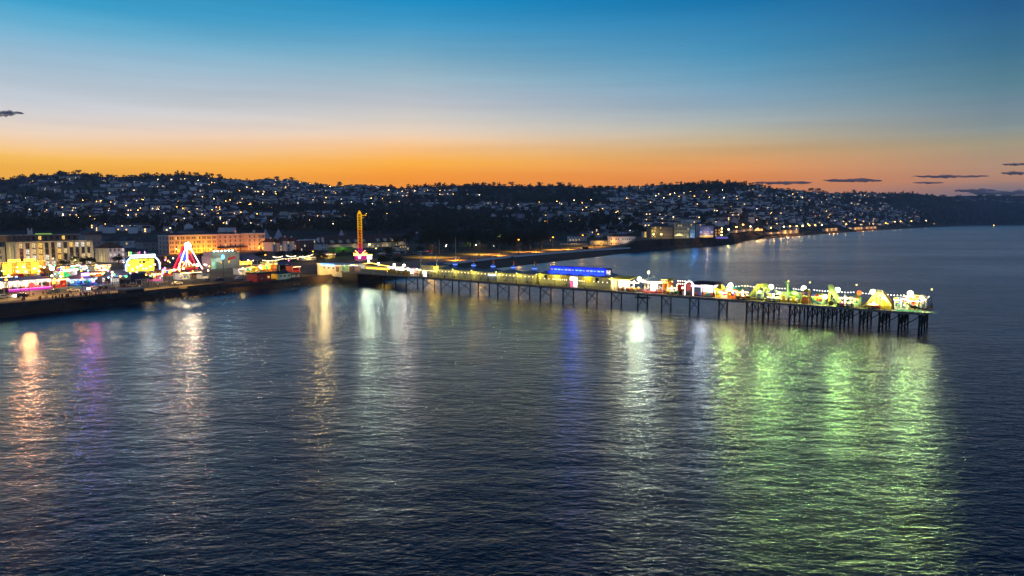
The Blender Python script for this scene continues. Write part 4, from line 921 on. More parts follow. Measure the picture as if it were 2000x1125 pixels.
pstall(1746, 1758, 3.0, 583, 4, 'white stall with a lit front right of the arched slide', M['white'], M['white'], kind='flat', light='white', panel=G['lime'], glow_pow=480, glow_col=(.95, 1, .4))
pstall(1759, 1772, 3.6, 581, 4, 'second white stall, below the last floodlight', M['white'], M['cream'], kind='flat', light='white', panel=G['lime'], glow_pow=480, glow_col=(.95, 1, .35))
pstall(1773, 1792, 5.0, 579, 5, 'tan and yellow lit stall at the seaward end of the pier', tan, M['yellow'], kind='flat', light='yel', panel=G['panely'], glow_pow=600, glow_col=(1, .9, .4), rows=2)
s0 = ps(1784, 1.8); o = thing('dinosaur_figure', 'dark low dinosaur figure standing on teal matting at the pier end', 'statue', P(s0, 1.8), PYAW)
mb = MB(); mb.path([(-1.9, 0, 2.2), (-1.6, 0, 2.25), (-1.1, 0, 1.9), (-.5, 0, 1.4), (.4, 0, 1.35), (1.4, 0, 1.15), (2.6, 0, 1.2)], [.12, .22, .2, .42, .4, .22, .05], 9); mb.build('figure_body', mat('dino_green', (.03, .05, .02), .6, .3, 2), o, smooth=True)
for y in (-.22, .22): MB().path([(.1, y, 1.2), (.35, y, .75), (.05, y, .1), (-.2, y, .06)], [.25, .16, .1, .09], 7).build('leg', mat('dino_green', (0, 0, 0)), o)
tag(MB().box(-4.5, 5.5, -1.2, 3.0, .03, .09).build('play_mat', M['teal'], None, P(s0, 1.8), PYAW), 'teal play matting under the dinosaur figure at the pier end', 'mat')
for k, (px, t_) in enumerate(((1803, 6), (1809, 10), (1813, 14))):
    o = stall('stall', ['white lit kiosk at the near corner of the pier end', 'white lit kiosk in the middle of the pier end', 'white lit kiosk at the far corner of the pier end'][k], 'stall', P(ps(px, t_) - 2.0, t_), PYAW, 2.8, 2.6, 2.7, M['white'], M['white'], 'hip', 'white', G['lime'], glow_pow=200, glow_col=(.95, 1, .35))
lamp('SPOT', bp_, ((c0 + c1) / 2, -1.2, H3 + 2.9), (.03, .14, 1), 3000, .8, (-.15, -1, -.12), 120, blend=1.0); lamp('SPOT', pv, (L * .55, -1.2, H - .8), (.03, .14, 1), 900, .6, (-.1, -1, -.35), 90, blend=1.0)  # unseen spots added to draw the blue streaks on the water
lamp('SPOT', pier, (PL - .6, 12, DZ1 + 4.2), (.95, 1, .35), 9000, .6, Vector((-.6, -1.0, -.15)), 90, blend=.9)  # unseen spot added for the yellow streak off the pier end

# ---------------------------------------------------------------- buildings along the front
def win_mesh(w, h, m, frame=None, name='window'):
    mb = MB(); mb.box(-w/2, w/2, -.06, .02, 0, h, 0)
    mb.box(-w/2 - .12, w/2 + .12, -.12, -.0, -.14, 0, 1); mb.box(-.04, .04, -.085, -.06, 0, h, 1); mb.box(-w/2, w/2, -.085, -.06, h * .5 - .04, h * .5 + .04, 1)
    return mb.mesh(name, [m, frame or M['white']])
def windows(parent, meshes, xs, zs, y=0.0, weights=None, rz=0.0):
    for z in zs:
        for x in xs:
            o = link('window', R.choices(meshes, weights)[0], parent, (x, y, z) if not rz else (y, x, z), rz)
def front(px0, px1, py, z=4.0, yaw=YAW):
    p, w = span(px0, px1, py, z, yaw); return p, w
# long modern hotel
p, w = front(37, 181, 524); H = z_at(37, 473, p.y) - 4
o = thing('modern_hotel', 'long modern hotel with pale stone fins and rows of lit windows behind the fairground', 'hotel', p, YAW)
D = 17
MB().box(0, w, .4, D, 0, H - .5).build('wall', mat('dark_cladding', (.10, .09, .08), .7, .2, .6), o)
MB().box(-.3, w + .3, 0, D + .2, H - .5, H + .1).build('roof_slab', M['stone'], o)
nb = 12; bw = w / nb
for k in range(nb + 1): MB().box(bw * k - (.62 if 0 < k < nb else .9), bw * k + (.62 if 0 < k < nb else .9), -.25, .4, 0, H - .5).build('stone_fin', M['stone'], o)
ww = bw - 1.5
wm = [win_mesh(ww, H / 4 - .9, m, M['steel']) for m in (M['glass'], G['win'], G['winw'], G['winy'])]
for k in range(nb):
    for fl in range(4):
        r_ = R.random(); q = [0, 1, 2, 3][0 if r_ < (.35 if fl == 3 else .5) else 1 if r_ < .6 else 2 if r_ < .85 else 3]
        link('window', wm[q], o, (bw * (k + .5), .36, .5 + fl * (H - .6) / 4))
for k in range(7): MB().box(-.42, -.28, 1 + k * D / 7, 1.9 + k * D / 7, 0, H - .6).build('stone_fin', M['stone'], o)
MB().box(-.3, 0, .5, D, 0, H - .6).build('end_wall', M['stone'], o)
for k in range(3): MB().box(-.36, -.28, 2.9 + D / 7 * (k * 2), 4.0 + D / 7 * (k * 2), 2, H - 2).build('window', G['winy'] if k == 1 else M['glass'], o)
ub = MB().box(-7, w * .90, 6, D, H + .1, H + 3.6); u_ = ub.build('upper_storey', mat('brown_cladding', (.16, .13, .11), .7, .2, .6), o)
MB().box(-9, w * .92, 4.5, D + .5, H + 3.6, H + 4.1).build('upper_roof', M['concrete'], u_)
wu = [MB().box(-.8, .8, -.06, .02, 0, 2.4).mesh('window', m) for m in (M['glass'], G['winy'])]
for k in range(11): link('window', wu[1 if k in (4, 8) else 0], u_, (w * .88 * (k + .5) / 11, 5.95, H + .8))
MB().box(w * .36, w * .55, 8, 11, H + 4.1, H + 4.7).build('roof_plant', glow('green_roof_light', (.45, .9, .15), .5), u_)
for k in range(3): MB().tube((w*.25 + k, 9, H + 4.1), (w*.25 + k, 9, H + 8 - k % 2), .28, n=8).build('flue', M['white'], u_)
for x, c_, q_ in ((2, (1, .58, .2), 7000), (w * .3, (1, .62, .22), 6000), (w * .6, (1, .72, .36), 5000), (w * .9, (1, .75, .42), 5000)): lamp('POINT', o, (x, -12, 4), c_, q_, .5)  # unseen points added in front to brighten the stone fins
lamp('POINT', o, (-11, 8, 5), (1, .8, .4), 4500, .5)
# left annex continuing out of frame
p2 = p - UX * 34 + UY * 12
a_ = thing('hotel_annex', 'low dark flat roofed annex at the left edge beside the long modern hotel', 'building', p2, YAW)
MB().box(0, 33, 0, 14, 0, 12).build('wall', M['stone'], a_); MB().box(-.4, 33.2, -.4, 14.4, 12, 12.5).build('roof', M['concrete'], a_)
windows(a_, [win_mesh(1.4, 2.0, M['glass']), win_mesh(1.4, 2.0, G['winy'])], [3 + 3.4 * k for k in range(9)], [1.5, 5, 8.5], 0, [6, 1])

def block(name, label, px0, px1, py, ytop, d, wall, roof, storeys, bays, roofkind='hip', wins=('glass', 'win'), wt=(3, 1), z=4.0, yaw=YAW, cat='building', chim=0, endbays=0, group=None, rh=None, winsize=(1.15, 1.7)):
    p, w = front(px0, px1, py, z, yaw); ht = z_at(px0, ytop, p.y) - z
    rh = rh if rh is not None else (0.5 if roofkind == 'flat' else min(4.0, ht * .28)); h = ht - rh
    o = thing(name, label, cat, p, yaw, group)
    MB().box(0, w, 0, d, 0, h).build('wall', wall, o)
    if roofkind == 'hip': rf = MB().hip(-.4, w + .4, -.4, d + .4, h, rh, min(w, d) * .45, d * .46).build('roof', roof, o)
    elif roofkind == 'gable': rf = MB().gable(-.3, w + .3, -.5, d + .5, h, rh).build('roof', roof, o)
    elif roofkind == 'front_gable': rf = MB().xz([(-.4, h), (w + .4, h), (w / 2, h + rh)], -.4, d + .3).build('roof', roof, o)
    else: rf = MB().box(-.4, w + .4, -.4, d + .4, h, h + rh).build('parapet', roof, o)
    for k in range(chim): MB().box(-.6, .6, -.5, .5, 0, 2.6).build('chimney', wall, rf, (w * (k + .7) / (chim + .4), d * .5, h + rh * .55))
    ms = [win_mesh(winsize[0], winsize[1], (M | G)[m] if isinstance(m, str) else m) for m in wins]
    windows(o, ms, [w * (k + .5) / bays for k in range(bays)], [1.1 + s * h / storeys for s in range(storeys)], 0, wt)
    if endbays: windows(o, ms, [d * (k + .5) / endbays for k in range(endbays)], [1.1 + s * h / storeys for s in range(storeys)], 0, wt, rz=-pi / 2)
    return o, w, h, d
o, w, h, d = block('corner_house', 'pinkish corner building with cream pilastered end wall right of the long modern hotel', 213, 245, 514, 474, 15, M['white'], M['tile'], 3, 4, 'hip', ('glass', 'winw', 'winb'), (4, 2, 1))
for k in range(6): MB().box(-.35, 0, .4 + k * 2.7, 1.3 + k * 2.7, 0, h).build('pilaster', M['cream'], o)
lamp('POINT', o, (-5, 7, 1.5), (1, .72, .3), 800, .4); lamp('POINT', o, (w / 2, -6, 1.5), (1, .55, .5), 700, .4)
# amber floodlit hotel
AM = mat('hotel_render', (.60, .50, .38), .75, .1, .5)
p, w1 = front(331, 424, 497.5); H = z_at(331, 461, p.y) - 4
o = thing('amber_hotel', 'long pale hotel floodlit deep amber above the fairground', 'hotel', p, YAW)
ptot, wt_ = front(331, 516, 497.5); D = 14
MB().box(0, w1, 0, D, 0, H).build('main_wall', AM, o)
MB().box(w1 + .01, wt_ * .80, 4.5, D, 0, H - .02).build('middle_wall', AM, o)
MB().box(wt_ * .80 + .01, wt_, -1.5, D, 0, H + .3).build('end_wing', AM, o)
for a, b_, y, z, n_ in ((-.4, w1 + .3, -.4, H, 'cornice'), (w1 + .31, wt_ * .80 - .42, 4.1, H - .02, 'cornice'), (wt_ * .80 - .4, wt_ + .4, -1.9, H + .3, 'cornice')): MB().box(a, b_, y, D + .4, z, z + .55).build(n_, M['white'], o)
rf = MB().hip(.8, wt_ * .79, 5.2, D - .6, H + .55, 1.6, 2, 2.2).build('roof', M['slate'], o)
for x, y in ((wt_*.56, 8), (wt_*.64, 8), (wt_*.72, 6), (wt_*.92, 4), (w1*.2, 9)): MB().box(x - .9, x + .9, y - .7, y + .7, H + .5, H + 3.6).build('chimney', AM, o)
wm = [win_mesh(1.25, 2.2, M['glass']), win_mesh(1.25, 2.2, G['winy'])]
nbay = 9
for fl in range(4):
    for k in range(nbay):
        for dx in (-.95, .95): link('window', wm[1 if R.random() < .12 else 0], o, (w1 * (k + .5) / nbay + dx, 0, 1.2 + fl * (H - .8) / 4))
    for k in range(6): link('window', wm[1 if R.random() < .2 else 0], o, (w1 + 2 + (wt_ * .8 - w1 - 3) * k / 5.5, 4.5, 1.2 + fl * (H - .8) / 4))
    for k in range(4): link('window', wm[0], o, (wt_ * .80 + 2 + (wt_ * .2 - 3.5) * k / 3, -1.5, 1.2 + fl * (H - .8) / 4))
    for k in range(3): link('window', wm[0], o, (0, 2.5 + k * 4.2, 1.2 + fl * (H - .8) / 4), -pi / 2)
for k in range(3): MB().box(wt_ * .965 - 1.7, wt_ * .965 + 1.7, -3.0, -1.45, 1 + k * 4.0, 3.4 + k * 4.0).build('bay_window', AM, o)
MB().yz([(-3, 3.4), (-3, 3.7), (4.4, 4.6), (4.4, 4.2)], w1 + .3, wt_ * .79).build('veranda_roof', M['tile'], o)
for k, (x, c_, pw) in enumerate(((w1*.06, (1, .42, .05), 2600), (w1*.3, (1, .5, .03), 4200), (w1*.55, (1, .58, .03), 5200), (w1*.78, (1, .5, .03), 4600), (w1*.98, (1, .34, .06), 3000), (wt_*.62, (1, .40, .16), 2600), (wt_*.74, (1, .45, .25), 2200), (wt_*.86, (1, .42, .2), 2000), (wt_*.98, (1, .52, .06), 3200))):
    lamp('POINT', o, (x, -7.5, 2.5), (c_[0], c_[1] * .72, c_[2] * .35), pw * 1.7, .5, name='facade_floodlight')
# the timbered houses, brick block and long inn
for px0, px1, yt, wall, lab in ((533, 545, 466, M['white'], 'narrow white gabled house just right of the amber hotel'), (546, 558, 468, M['cream'], 'cream lit gabled house second from the amber hotel'), (560, 574, 463, M['white'], 'white half timbered gabled house beside the brick block'), (575, 584, 463.5, M['white'], 'slim half timbered gable touching the brick block')):
    o, w, h, d = block('gabled_house', lab, px0, px1, 492, yt, 12, wall, M['tile'], 3, 2, 'front_gable', ('glass', 'winy', 'win'), (3, 2, 2), cat='house', chim=1)
    if 'timbered' in lab:
        for k in range(4): MB().box(w * k / 3 - .12 + (.15 if k == 0 else -.15 if k == 3 else 0), w * k / 3 + .12, -.1, -.02, h * .5, h).build('timber', M['black'], o)
    lamp('POINT', o, (w / 2, -4, 3), (1, .7, .3), 350, .3)
o, w, h, d = block('brick_block', 'dark red brick block with pale parapet between the timbered gables and the inn', 586, 624, 492, 469, 12, M['brick'], M['white'], 3, 6, 'flat', ('glass', 'winw'), (4, 1), cat='building')
o, w, h, d = block('chimney_house', 'pale house with two tall white chimneys left of the long inn', 627, 638, 491, 472, 10, M['white'], M['slate'], 2, 2, 'gable', ('glass', 'win'), (2, 1), cat='house')
for x in (.1, .9): MB().box(w * x - .8, w * x + .8, 3, 4.6, 0, h + 6).build('chimney_stack', M['white'], o)
p, w = front(640, 796, 489); H = 9.5
o = thing('long_inn', 'long dark roofed inn with a row of pale front gables behind the drop tower', 'inn', p, YAW)
MB().box(0, w, 0, 16, 0, H * .62).build('wall', M['cream'], o)
MB().gable(-.6, w + .6, -1.0, 17, H * .62, 7.5).build('roof', M['tile'], o)
MB().box(-.5, w + .5, -1.6, -.9, H * .55, H * .66).build('eave_board', M['black'], o)
wm = [win_mesh(1.5, 1.5, M['glass']), win_mesh(1.5, 1.5, G['winy']), win_mesh(1.5, 1.5, G['win'])]
for k in range(11):
    if k == 5: continue
    x = w * (k + .55) / 11; g = MB().xz([(x - 2.6, H * .62), (x + 2.6, H * .62), (x, H * .62 + 3.4)], -1.2, 4.5).build('front_gable', M['cream'], o)
    link('window', wm[1 if k in (8, 9) else 0], g, (x, -1.22, H * .64)).scale = (.8, 1, .9)
for k in range(16): link('window', R.choices(wm, [5, 1.5, 2.5])[0], o, (w * (k + .5) / 16, 0, 1.2))
for x in (.28, .7): MB().box(w * x - .8, w * x + .8, 7.2, 8.8, H, H + 7.4).build('chimney', M['brick'], o)
for k in range(5): lamp('POINT', o, (w * (k + .5) / 5, -5, 2.5), (1, .78, .42), 420, .4)
o, w, h, d = block('terrace_pub', 'low cream terrace with amber awnings at the right end of the long inn', 780, 799, 491, 479, 8, M['cream'], M['tile'], 2, 4, 'hip', ('winy', 'win', 'glass'), (2, 2, 1))
# roofs between the modern hotel and the amber hotel
for px0, px1, py, yt, lab, wall, kind in ((168, 200, 503, 449, 'pale round gabled hall rising behind the modern hotel', M['grey'], 'front_gable'), (246, 275, 512, 485, 'low dark house with pale gable right of the corner building', M['cream'], 'gable'), (268, 300, 510, 487, 'low dark roofed house with an amber lit window', M['grey'], 'hip'), (205, 236, 492, 463, 'dark roofed house with pale gable behind the corner building', M['grey'], 'front_gable'), (244, 268, 490, 463, 'gabled house with a dark roof behind the low houses', M['white'], 'front_gable'),
                                     (280, 318, 492, 466, 'dark terrace roof touching the amber hotel', M['grey'], 'gable'), (225, 315, 470, 449, 'long pale blue grey flat building behind the gabled houses', M['white'], 'flat'), (362, 400, 474, 446, 'dark house with two steep gables behind the amber hotel', M['grey'], 'front_gable'), (440, 462, 474, 444, 'white square house peeping over the amber hotel', M['white'], 'flat'), (296, 330, 521, 500, 'low brick shop behind the swinging ride', M['brick'], 'flat')):
    block('town_building', lab, px0, px1, py, yt, 12, wall, M['slate'] if kind != 'flat' else M['concrete'], 2, 3, kind, ('glass', 'winy'), (4, 1), group='town buildings behind the fairground')
for px, yt, lab in ((520, 447, 'pale blue steep spire roof right of the amber hotel'), (545, 447, 'second pale blue steep spire roof, above the white gabled houses'), (668, 449, 'lone pale steep spire above the roof of the inn')):
    p = at(px, 484, 4); o = thing('spire_house', lab, 'house', p, YAW); h = z_at(px, yt, p.y) - 4
    MB().box(-3.2, 3.2, -3.2, 3.2, 0, h * .5).build('wall', M['grey'], o); MB().hip(-3.4, 3.4, -3.4, 3.4, h * .5, h * .5, 3.3, 3.3).build('roof', mat('pale_slate', (.34, .42, .50), .6, .15, 1), o)
# town roofs between the front and the hill foot
k = 0
for py, n in ((476, 22), (468, 26), (461, 30), (455, 30), (450, 26)):
    for i in range(n):
        px = 180 + (650 if py > 458 else 640) * (i + R.random() * .8) / n
        if 318 < px < 520 and py > 470: continue
        p = at(px, py, 4.6); 
        if not free(p, 15): continue
        si = R.randrange(6); w, d, h, rh, hp, _, walls, roofs, chm = SHAPES[si]; wi = R.choice([0, 0, 1, 2, 3, 3, 4]); ri = R.choice([0, 0, 1]); lit = R.random() < .3
        s = zone(px)
        hs = thing('house', f"{['small','broad','narrow','long','low','tall'][si]} {WALLM[wi][0]} {ROOFM[ri][0]}-roofed town house{', window lit,' if lit else ''} on the flat {s}", 'house', p, YAW + R.choice([0, 0, pi / 2]) + R.uniform(-.1, .1), 'town houses behind the front')
        link('wall', walls[wi], hs); rr = link('roof', roofs[ri], hs); link('chimney', chm, rr)
        for fl in range(1 if h < 4 else 2):
            for kx in range(2): link('window', WIN[1 if lit and kx == fl else 0], hs, (w * (kx - .5) * .5, -d / 2 - .03, 1.5 + fl * 2.6))

# ---------------------------------------------------------------- pier entrance building and beach huts
e0, e1, e2 = at(608, 546, 1.0), at(587, 543.5, 1.0), at(683, 541, 1.0)
EU = Vector((PU.x, PU.y, 0)); bk = Vector((PV.x, PV.y, 0)) * 16
L = 26.5; a0 = P(-21.5, 0, 0); base = [a0, a0 + EU * L * .62, a0 + EU * L * .62 + bk, a0 + bk * .4 - EU * 6.5, a0 + bk * .12 - EU * 6.5]
o = thing('entrance_building', 'pale cream pier entrance building with blue sign letters at the beach', 'pavilion', (0, 0, 0))
zt = z_at(608, 516.5, a0.y)
MB().xy([(q.x, q.y) for q in base], 3.1, zt).build('wall', M['cream'], o)
MB().xy([((q - a0).x * .985 + a0.x + .25, (q - a0).y * .985 + a0.y + .3) for q in base], .4, 3.1).build('basement', M['black'], o)
cc = sum((q for q in base), Vector((0, 0, 0))) / 5
MB().xy([(cc.x + (q - cc).x * 1.05, cc.y + (q - cc).y * 1.05) for q in base], zt, zt + .4).build('roof_slab', M['white'], o)
pts, rd = rope([base[4] * 1 + Vector((0, -.5, zt - .1)), a0 + Vector((0, -.6, zt - .1)), a0 + EU * L * .62 + Vector((0, -.6, zt - .1))], .9, .10, .05); MB().path(pts, rd, 5).build('bulb_string', G['bulb'], o)
for k in range(6):
    q = a0 + EU * (2.0 + k * 1.9); q.z = zt - 2.0
    link('window', win_mesh(1.1, .9, G['winw'] if k % 2 else M['glass'], M['white']), o, q, PYAW)
q = a0 + EU * 13.0; q.z = zt - 3.2; MB().box(-1.2, 1.2, -.08, .02, 0, 2.6).build('brown_door', mat('brown_panel', (.18, .10, .03), .6, .2, 1), o, q, PYAW)
tcv = bpy.data.curves.new('sign_letters', 'FONT'); tcv.body = 'PAIGNTON PIER'; tcv.size = 1.5; tcv.extrude = .06; tcv.align_x = 'CENTER'
q = a0 + EU * 6.0; q.z = zt - .35
tx = link('sign_letters', tcv, o, q - bk.normalized() * .85); tx.rotation_euler = (pi / 2, 0, PYAW); sb_ = glow('sign_blue', (.08, .35, 1), 5); tm_ = bpy.data.meshes.new_from_object(tx); bpy.data.objects.remove(tx); bpy.data.curves.remove(tcv); tm_.materials.clear(); tm_.materials.append(sb_)
tx = link('sign_letters', tm_, o, q - bk.normalized() * .85); tx.rotation_euler = (pi / 2, 0, PYAW)
lamp('POINT', o, a0 + EU * -3.0 - bk * .22 + Vector((0, 0, zt - .8)), (1, .60, .12), 1300, .4); lamp('POINT', o, a0 + EU * 7 - bk * .25 + Vector((0, 0, zt - .6)), (1, .60, .12), 1500, .4); lamp('POINT', o, a0 + EU * -2 - bk * .3 + Vector((0, 0, 3.4)), (1, .62, .12), 1400, .4); lamp('POINT', o, a0 + EU * 12 - bk * .45 + Vector((0, 0, 4)), (1, .62, .12), 900, .4)
lamp('SPOT', o, a0 + EU * 4 - bk * .1 + Vector((0, 0, zt + .2)), (1, .56, .16), 4500, .6, Vector((.25, -1, -.14)), 80, blend=.9)  # unseen seaward spot added for the entrance's streak on the water
ab = thing('pier_abutment', 'black stepped abutment wall under the landward end of the pier', 'wall', (0, 0, 0))
MB().xy([(q.x, q.y) for q in (a0 + EU * L * .63, P(7, .1, 0), P(7, 16, 0), a0 + EU * L * .63 + bk)], -.5, DZ0 - .05).build('wall', M['black'], ab)
tb = thing('terrace_box', 'green and pink lit terrace box between the entrance building and the pier', 'stall', P(-5.0, .4), PYAW)
MB().box(0, 3.8, 0, 5, -2.2, .3).build('base', M['pale_green'], tb); MB().box(.1, 3.6, .2, 4.8, .3, 3.0).build('wall', mat('green_lit_board', (.25, .4, .2), .7, .2, 1), tb); MB().box(-.2, 4, -.3, 5, 3.0, 3.25).build('roof', M['white'], tb); lamp('POINT', tb, (2, -1.5, 2.6), (.8, 1, .6), 160, .3)
tb = thing('terrace_box', 'plain pinkish brick kiosk wall at the first rail of the pier', 'stall', P(.3, .5), PYAW)
MB().box(0, 4.2, 0, 4, 0, 2.7).build('wall', mat('pink_brick', (.35, .2, .16), .8, .2, 2), tb); MB().box(-.2, 4.4, -.2, 4.2, 2.7, 2.95).build('roof', M['white'], tb)
# sweeping lit roof of the arcade behind the entrance
q = P(-9, 17, 0); o = thing('arcade_roof', 'low arcade with a sweeping orange and yellow lit roof edge behind the pier entrance', 'arcade', (q.x, q.y, 4.0), PYAW)
MB().box(0, 22, 0, 12, 0, 4.2).build('wall', M['cream'], o); MB().xz([(-1, 4.2), (9, 5.4), (23, 4.3), (23, 4.6), (9, 5.9), (-1, 5.2)], -1.5, 12.5).build('roof', M['orange'], o)
MB().path([(-1, -1.7, 5.1), (4, -1.7, 5.3), (9, -1.7, 5.7), (16, -1.7, 5.0), (23, -1.7, 4.6)], .13, 6).build('light_tube', G['yel'], o); MB().box(1, 21, -.1, -.02, .6, 3.4).build('lit_front', G['amber'], o)

def hut(label, px0, px1, py, yt, d, wall, roof, kind='flat', endm=None, wn=2, lit=None):
    p, w = front(px0, px1, py, 3.4); h = z_at(px0, yt, p.y) - 3.4; o = thing('beach_hut', label, 'hut', p, YAW)
    MB().box(0, w, 0, d, 0, h * .82).build('wall', wall, o)
    if endm: MB().box(-.12, 0, .05, d - .05, .02, h * .8).build('end_wall', endm, o)
    if kind == 'flat': MB().box(-.3, w + .3, -.3, d + .3, h * .82, h).build('roof', roof, o)
    else: MB().gable(-.3, w + .3, -.4, d + .4, h * .82, h * .35).build('roof', roof, o)
    for k in range(wn): link('window', win_mesh(1.2, 1.0, G['winy'] if k == lit else M['glass']), o, (w * (k + .6) / wn, 0, h * .35))
    return o, w, h
o, w, h = hut('dark red beach hut with one lit window on the sea wall', 503, 530, 551.5, 533, 7, M['red'], M['black'], endm=M['red'], lit=1)
o, w, h = hut('pale green beach hut with a black roof and an orange lit end', 543, 568, 547, 533, 7, M['pale_green'], M['black'], kind='gable', endm=M['yellow'], wn=3)
lamp('POINT', o, (-4, 3, 2.2), (1, .6, .1), 420, .3); lamp('POINT', o, (-22, -1.5, 1.2), (1, .55, .1), 500, .3); lamp('POINT', o, (w * .5, -5, 1.6), (.8, 1, .8), 90, .3)
o, w, h = hut('low dark flat roofed shelter on the beach edge below the fairground', 246, 281, 577, 565, 5, M['black'], M['concrete'], wn=0)
o, w, h = hut('white sided box shelter with a sloped black roof by the pier entrance steps', 570, 585, 544, 535, 6, M['cream'], M['black'], wn=1)

# ---------------------------------------------------------------- the drop tower
p = at(704, 507, 4); o = thing('drop_tower', 'tall thin drop tower ride glowing yellow, orange and magenta', 'drop tower', p, math.atan2(p.y, p.x) - pi / 2)
HT = z_at(704, 411, p.y) - 4; r0 = 1.35
cols_ = [(.24, 'magenta'), (.34, 'red'), (.62, 'orange'), (.93, 'yellow')]
tw = {'magenta': glow('tower_magenta', (1, .02, .34), .95), 'red': glow('tower_red', (1, .09, .04), .95), 'orange': glow('tower_orange', (1, .27, .005), .98), 'yellow': glow('tower_yellow', (1, .48, .005), 1.0)}
z0 = .11
core = MB().box(-r0 * .5, r0 * .5, -r0 * .5, r0 * .5, HT * .1, HT * .93).build('core', M['black'], o)
for f1, nm in cols_:
    a, b_ = HT * z0, HT * f1 - .05; mb = MB()
    for x, y in ((-r0, -r0), (r0, -r0), (r0, r0), (-r0, r0)): mb.tube((x, y, a), (x, y, b_), .26, n=6)
    n_ = max(2, int((b_ - a) / 1.7))
    for k in range(n_ + 1):
        z = a + (b_ - a) * k / n_
        for (x, y), (x2, y2) in (((-r0, -r0), (r0, -r0)), ((r0, -r0), (r0, r0)), ((r0, r0), (-r0, r0)), ((-r0, r0), (-r0, -r0))):
            mb.tube((x, y, z), (x2, y2, z), .14, n=4)
            if k < n_: mb.tube((x, y, z), (x2, y2, z + (b_ - a) / n_), .12, n=4)
    mb.build('lattice_section', tw[nm], o); z0 = f1
for k in range(9):
    z = HT * (.30 + .066 * k); mb = MB()
    mb.box(-.62, .62, -r0 - .36, -r0 - .28, z, z + .26).box(-.62, -.38, -r0 - .36, -r0 - .28, z + .26, z + 1.3); 
    if k % 2: mb.box(-.38, .62, -r0 - .36, -r0 - .28, z + 1.05, z + 1.3)
    if k % 3 == 0: mb.box(.38, .62, -r0 - .36, -r0 - .28, z + .26, z + 1.05)
    mb.build('sign_letter', M['black'], o)
MB().lathe([(1.3, HT * .93), (1.0, HT * .97), (.4, HT * .99), (.1, HT)], 8).build('crown_cap', tw['yellow'], o)
ar = MB().tube((0, 0, HT * .895), (4.6, -.4, HT * .905), .3, .2, 6).build('top_arm', tw['yellow'], o); MB().box(3.9, 4.7, -.5, .1, HT * .89, HT * .915).build('arm_lamp', tw['yellow'], ar); MB().tube((0, 0, HT * .85), (3, 0, HT * .855), .2, .15, 6).build('top_arm', tw['yellow'], o)
MB().lathe([(3.0, HT * .015), (3.0, HT * .06), (1.6, HT * .065)], 16).build('seat_ring', M['blue'], o)
fan = glow('fan_orange', (1, .42, .12), 5)
for k in range(6):
    a = pi * (k + .5) / 6
    if 1.2 < a < 1.9: continue
    MB().path([(cos(a) * 1.2, -1.8, HT * .10), (cos(a) * 3.2, -2.3, HT * .11 + sin(a) * 2.2), (cos(a) * 5.0, -2.6, HT * .105 + sin(a) * 4.2)], [.2, .34, .30], 6).build('fan_blade', fan, o)
MB().box(-4.6, 8.2, -3.2, -2.9, HT * .085, HT * .11).build('lit_fascia', G['yel'], o)
MB().box(-4.0, 4.2, -3, 3, 0, HT * .078).build('booth', glow('booth_magenta', (.7, .02, .3), .8, var=.7, scale=.6), o)
MB().ball((-.6, -3.6, HT * .055), .8, 10, 6).build('lit_star', glow('pink_star', (1, .6, .85), 25), o)
MB().box(4.6, 8.0, -2.6, 2, 0, HT * .08).build('side_booth', G['hot'], o)
lamp('POINT', o, (0, -5, 4), (1, .25, .5), 1500, .5)
p, w = front(655, 690, 501); o = thing('green_stall', 'green lit flat roofed stall with a dark blue screen left of the drop tower', 'stall', p, YAW)
MB().box(0, w, 0, 8, 2.8, 6.5).build('wall', M['green'], o); MB().box(-.2, w + .2, -.2, 8.2, 6.5, 6.8).build('roof', M['green'], o); MB().box(-.3, w + 2, -3, -2.8, 0, 2.9).build('blue_screen', M['canvas_dark'], o); MB().box(.1, w - .1, .1, 7.9, 0, 2.8).build('base', M['black'], o)
lamp('POINT', o, (w * .35, -4, 7.5), (.55, 1, .1), 900, .4)
p = at(722, 497, 4); o = thing('lime_floodlight', 'lime floodlight right of the drop tower', 'floodlight', p); MB().tube((0, 0, 0), (0, 0, 8), .12).build('post', M['steel'], o); MB().ball((0, 0, 8.2), .7, 10, 6, sz=.7).build('lamp_head', glow('lime_lamp', (.8, 1, .2), 22), o); lamp('POINT', o, (0, 0, 8.2), (.7, 1, .2), 1400, .5)

# ---------------------------------------------------------------- the funfair
def fstall(px0, px1, py, yt, d, label, wall, roof, name='fair_stall', cat='fairground stall', **kw):
    if 'glow_pow' in kw: kw['glow_pow'] *= 1.8
    p, w = span(px0, px1, py, 4.0); c_ = p + UX * (w / 2); h = z_at(px0, yt, p.y) - 4
    k = {'hip': 1.35, 'tent': 1.75, 'gable': 1.4}.get(kw.get('kind', 'hip'), 1.15)
    return stall(name, label, cat, c_, YAW, w, d, h / k, wall, roof, **kw)
def sea_spot(o, loc, col, pw, ang=50, dirx=0.0):
    """unseen spot added to a ride to lay its streak on the sea"""
    wp = Matrix.Rotation(o.rotation_euler[2], 3, 'Z') @ Vector(loc) + o.location
    to = Vector((0, 0, 0)) - wp; to.z = 0; to.normalize(); l = Matrix.Rotation(-o.rotation_euler[2], 3, 'Z') @ to
    return lamp('SPOT', o, loc, col, pw, .7, Vector((l.x, l.y, -.14)), ang + 60, blend=1.0)
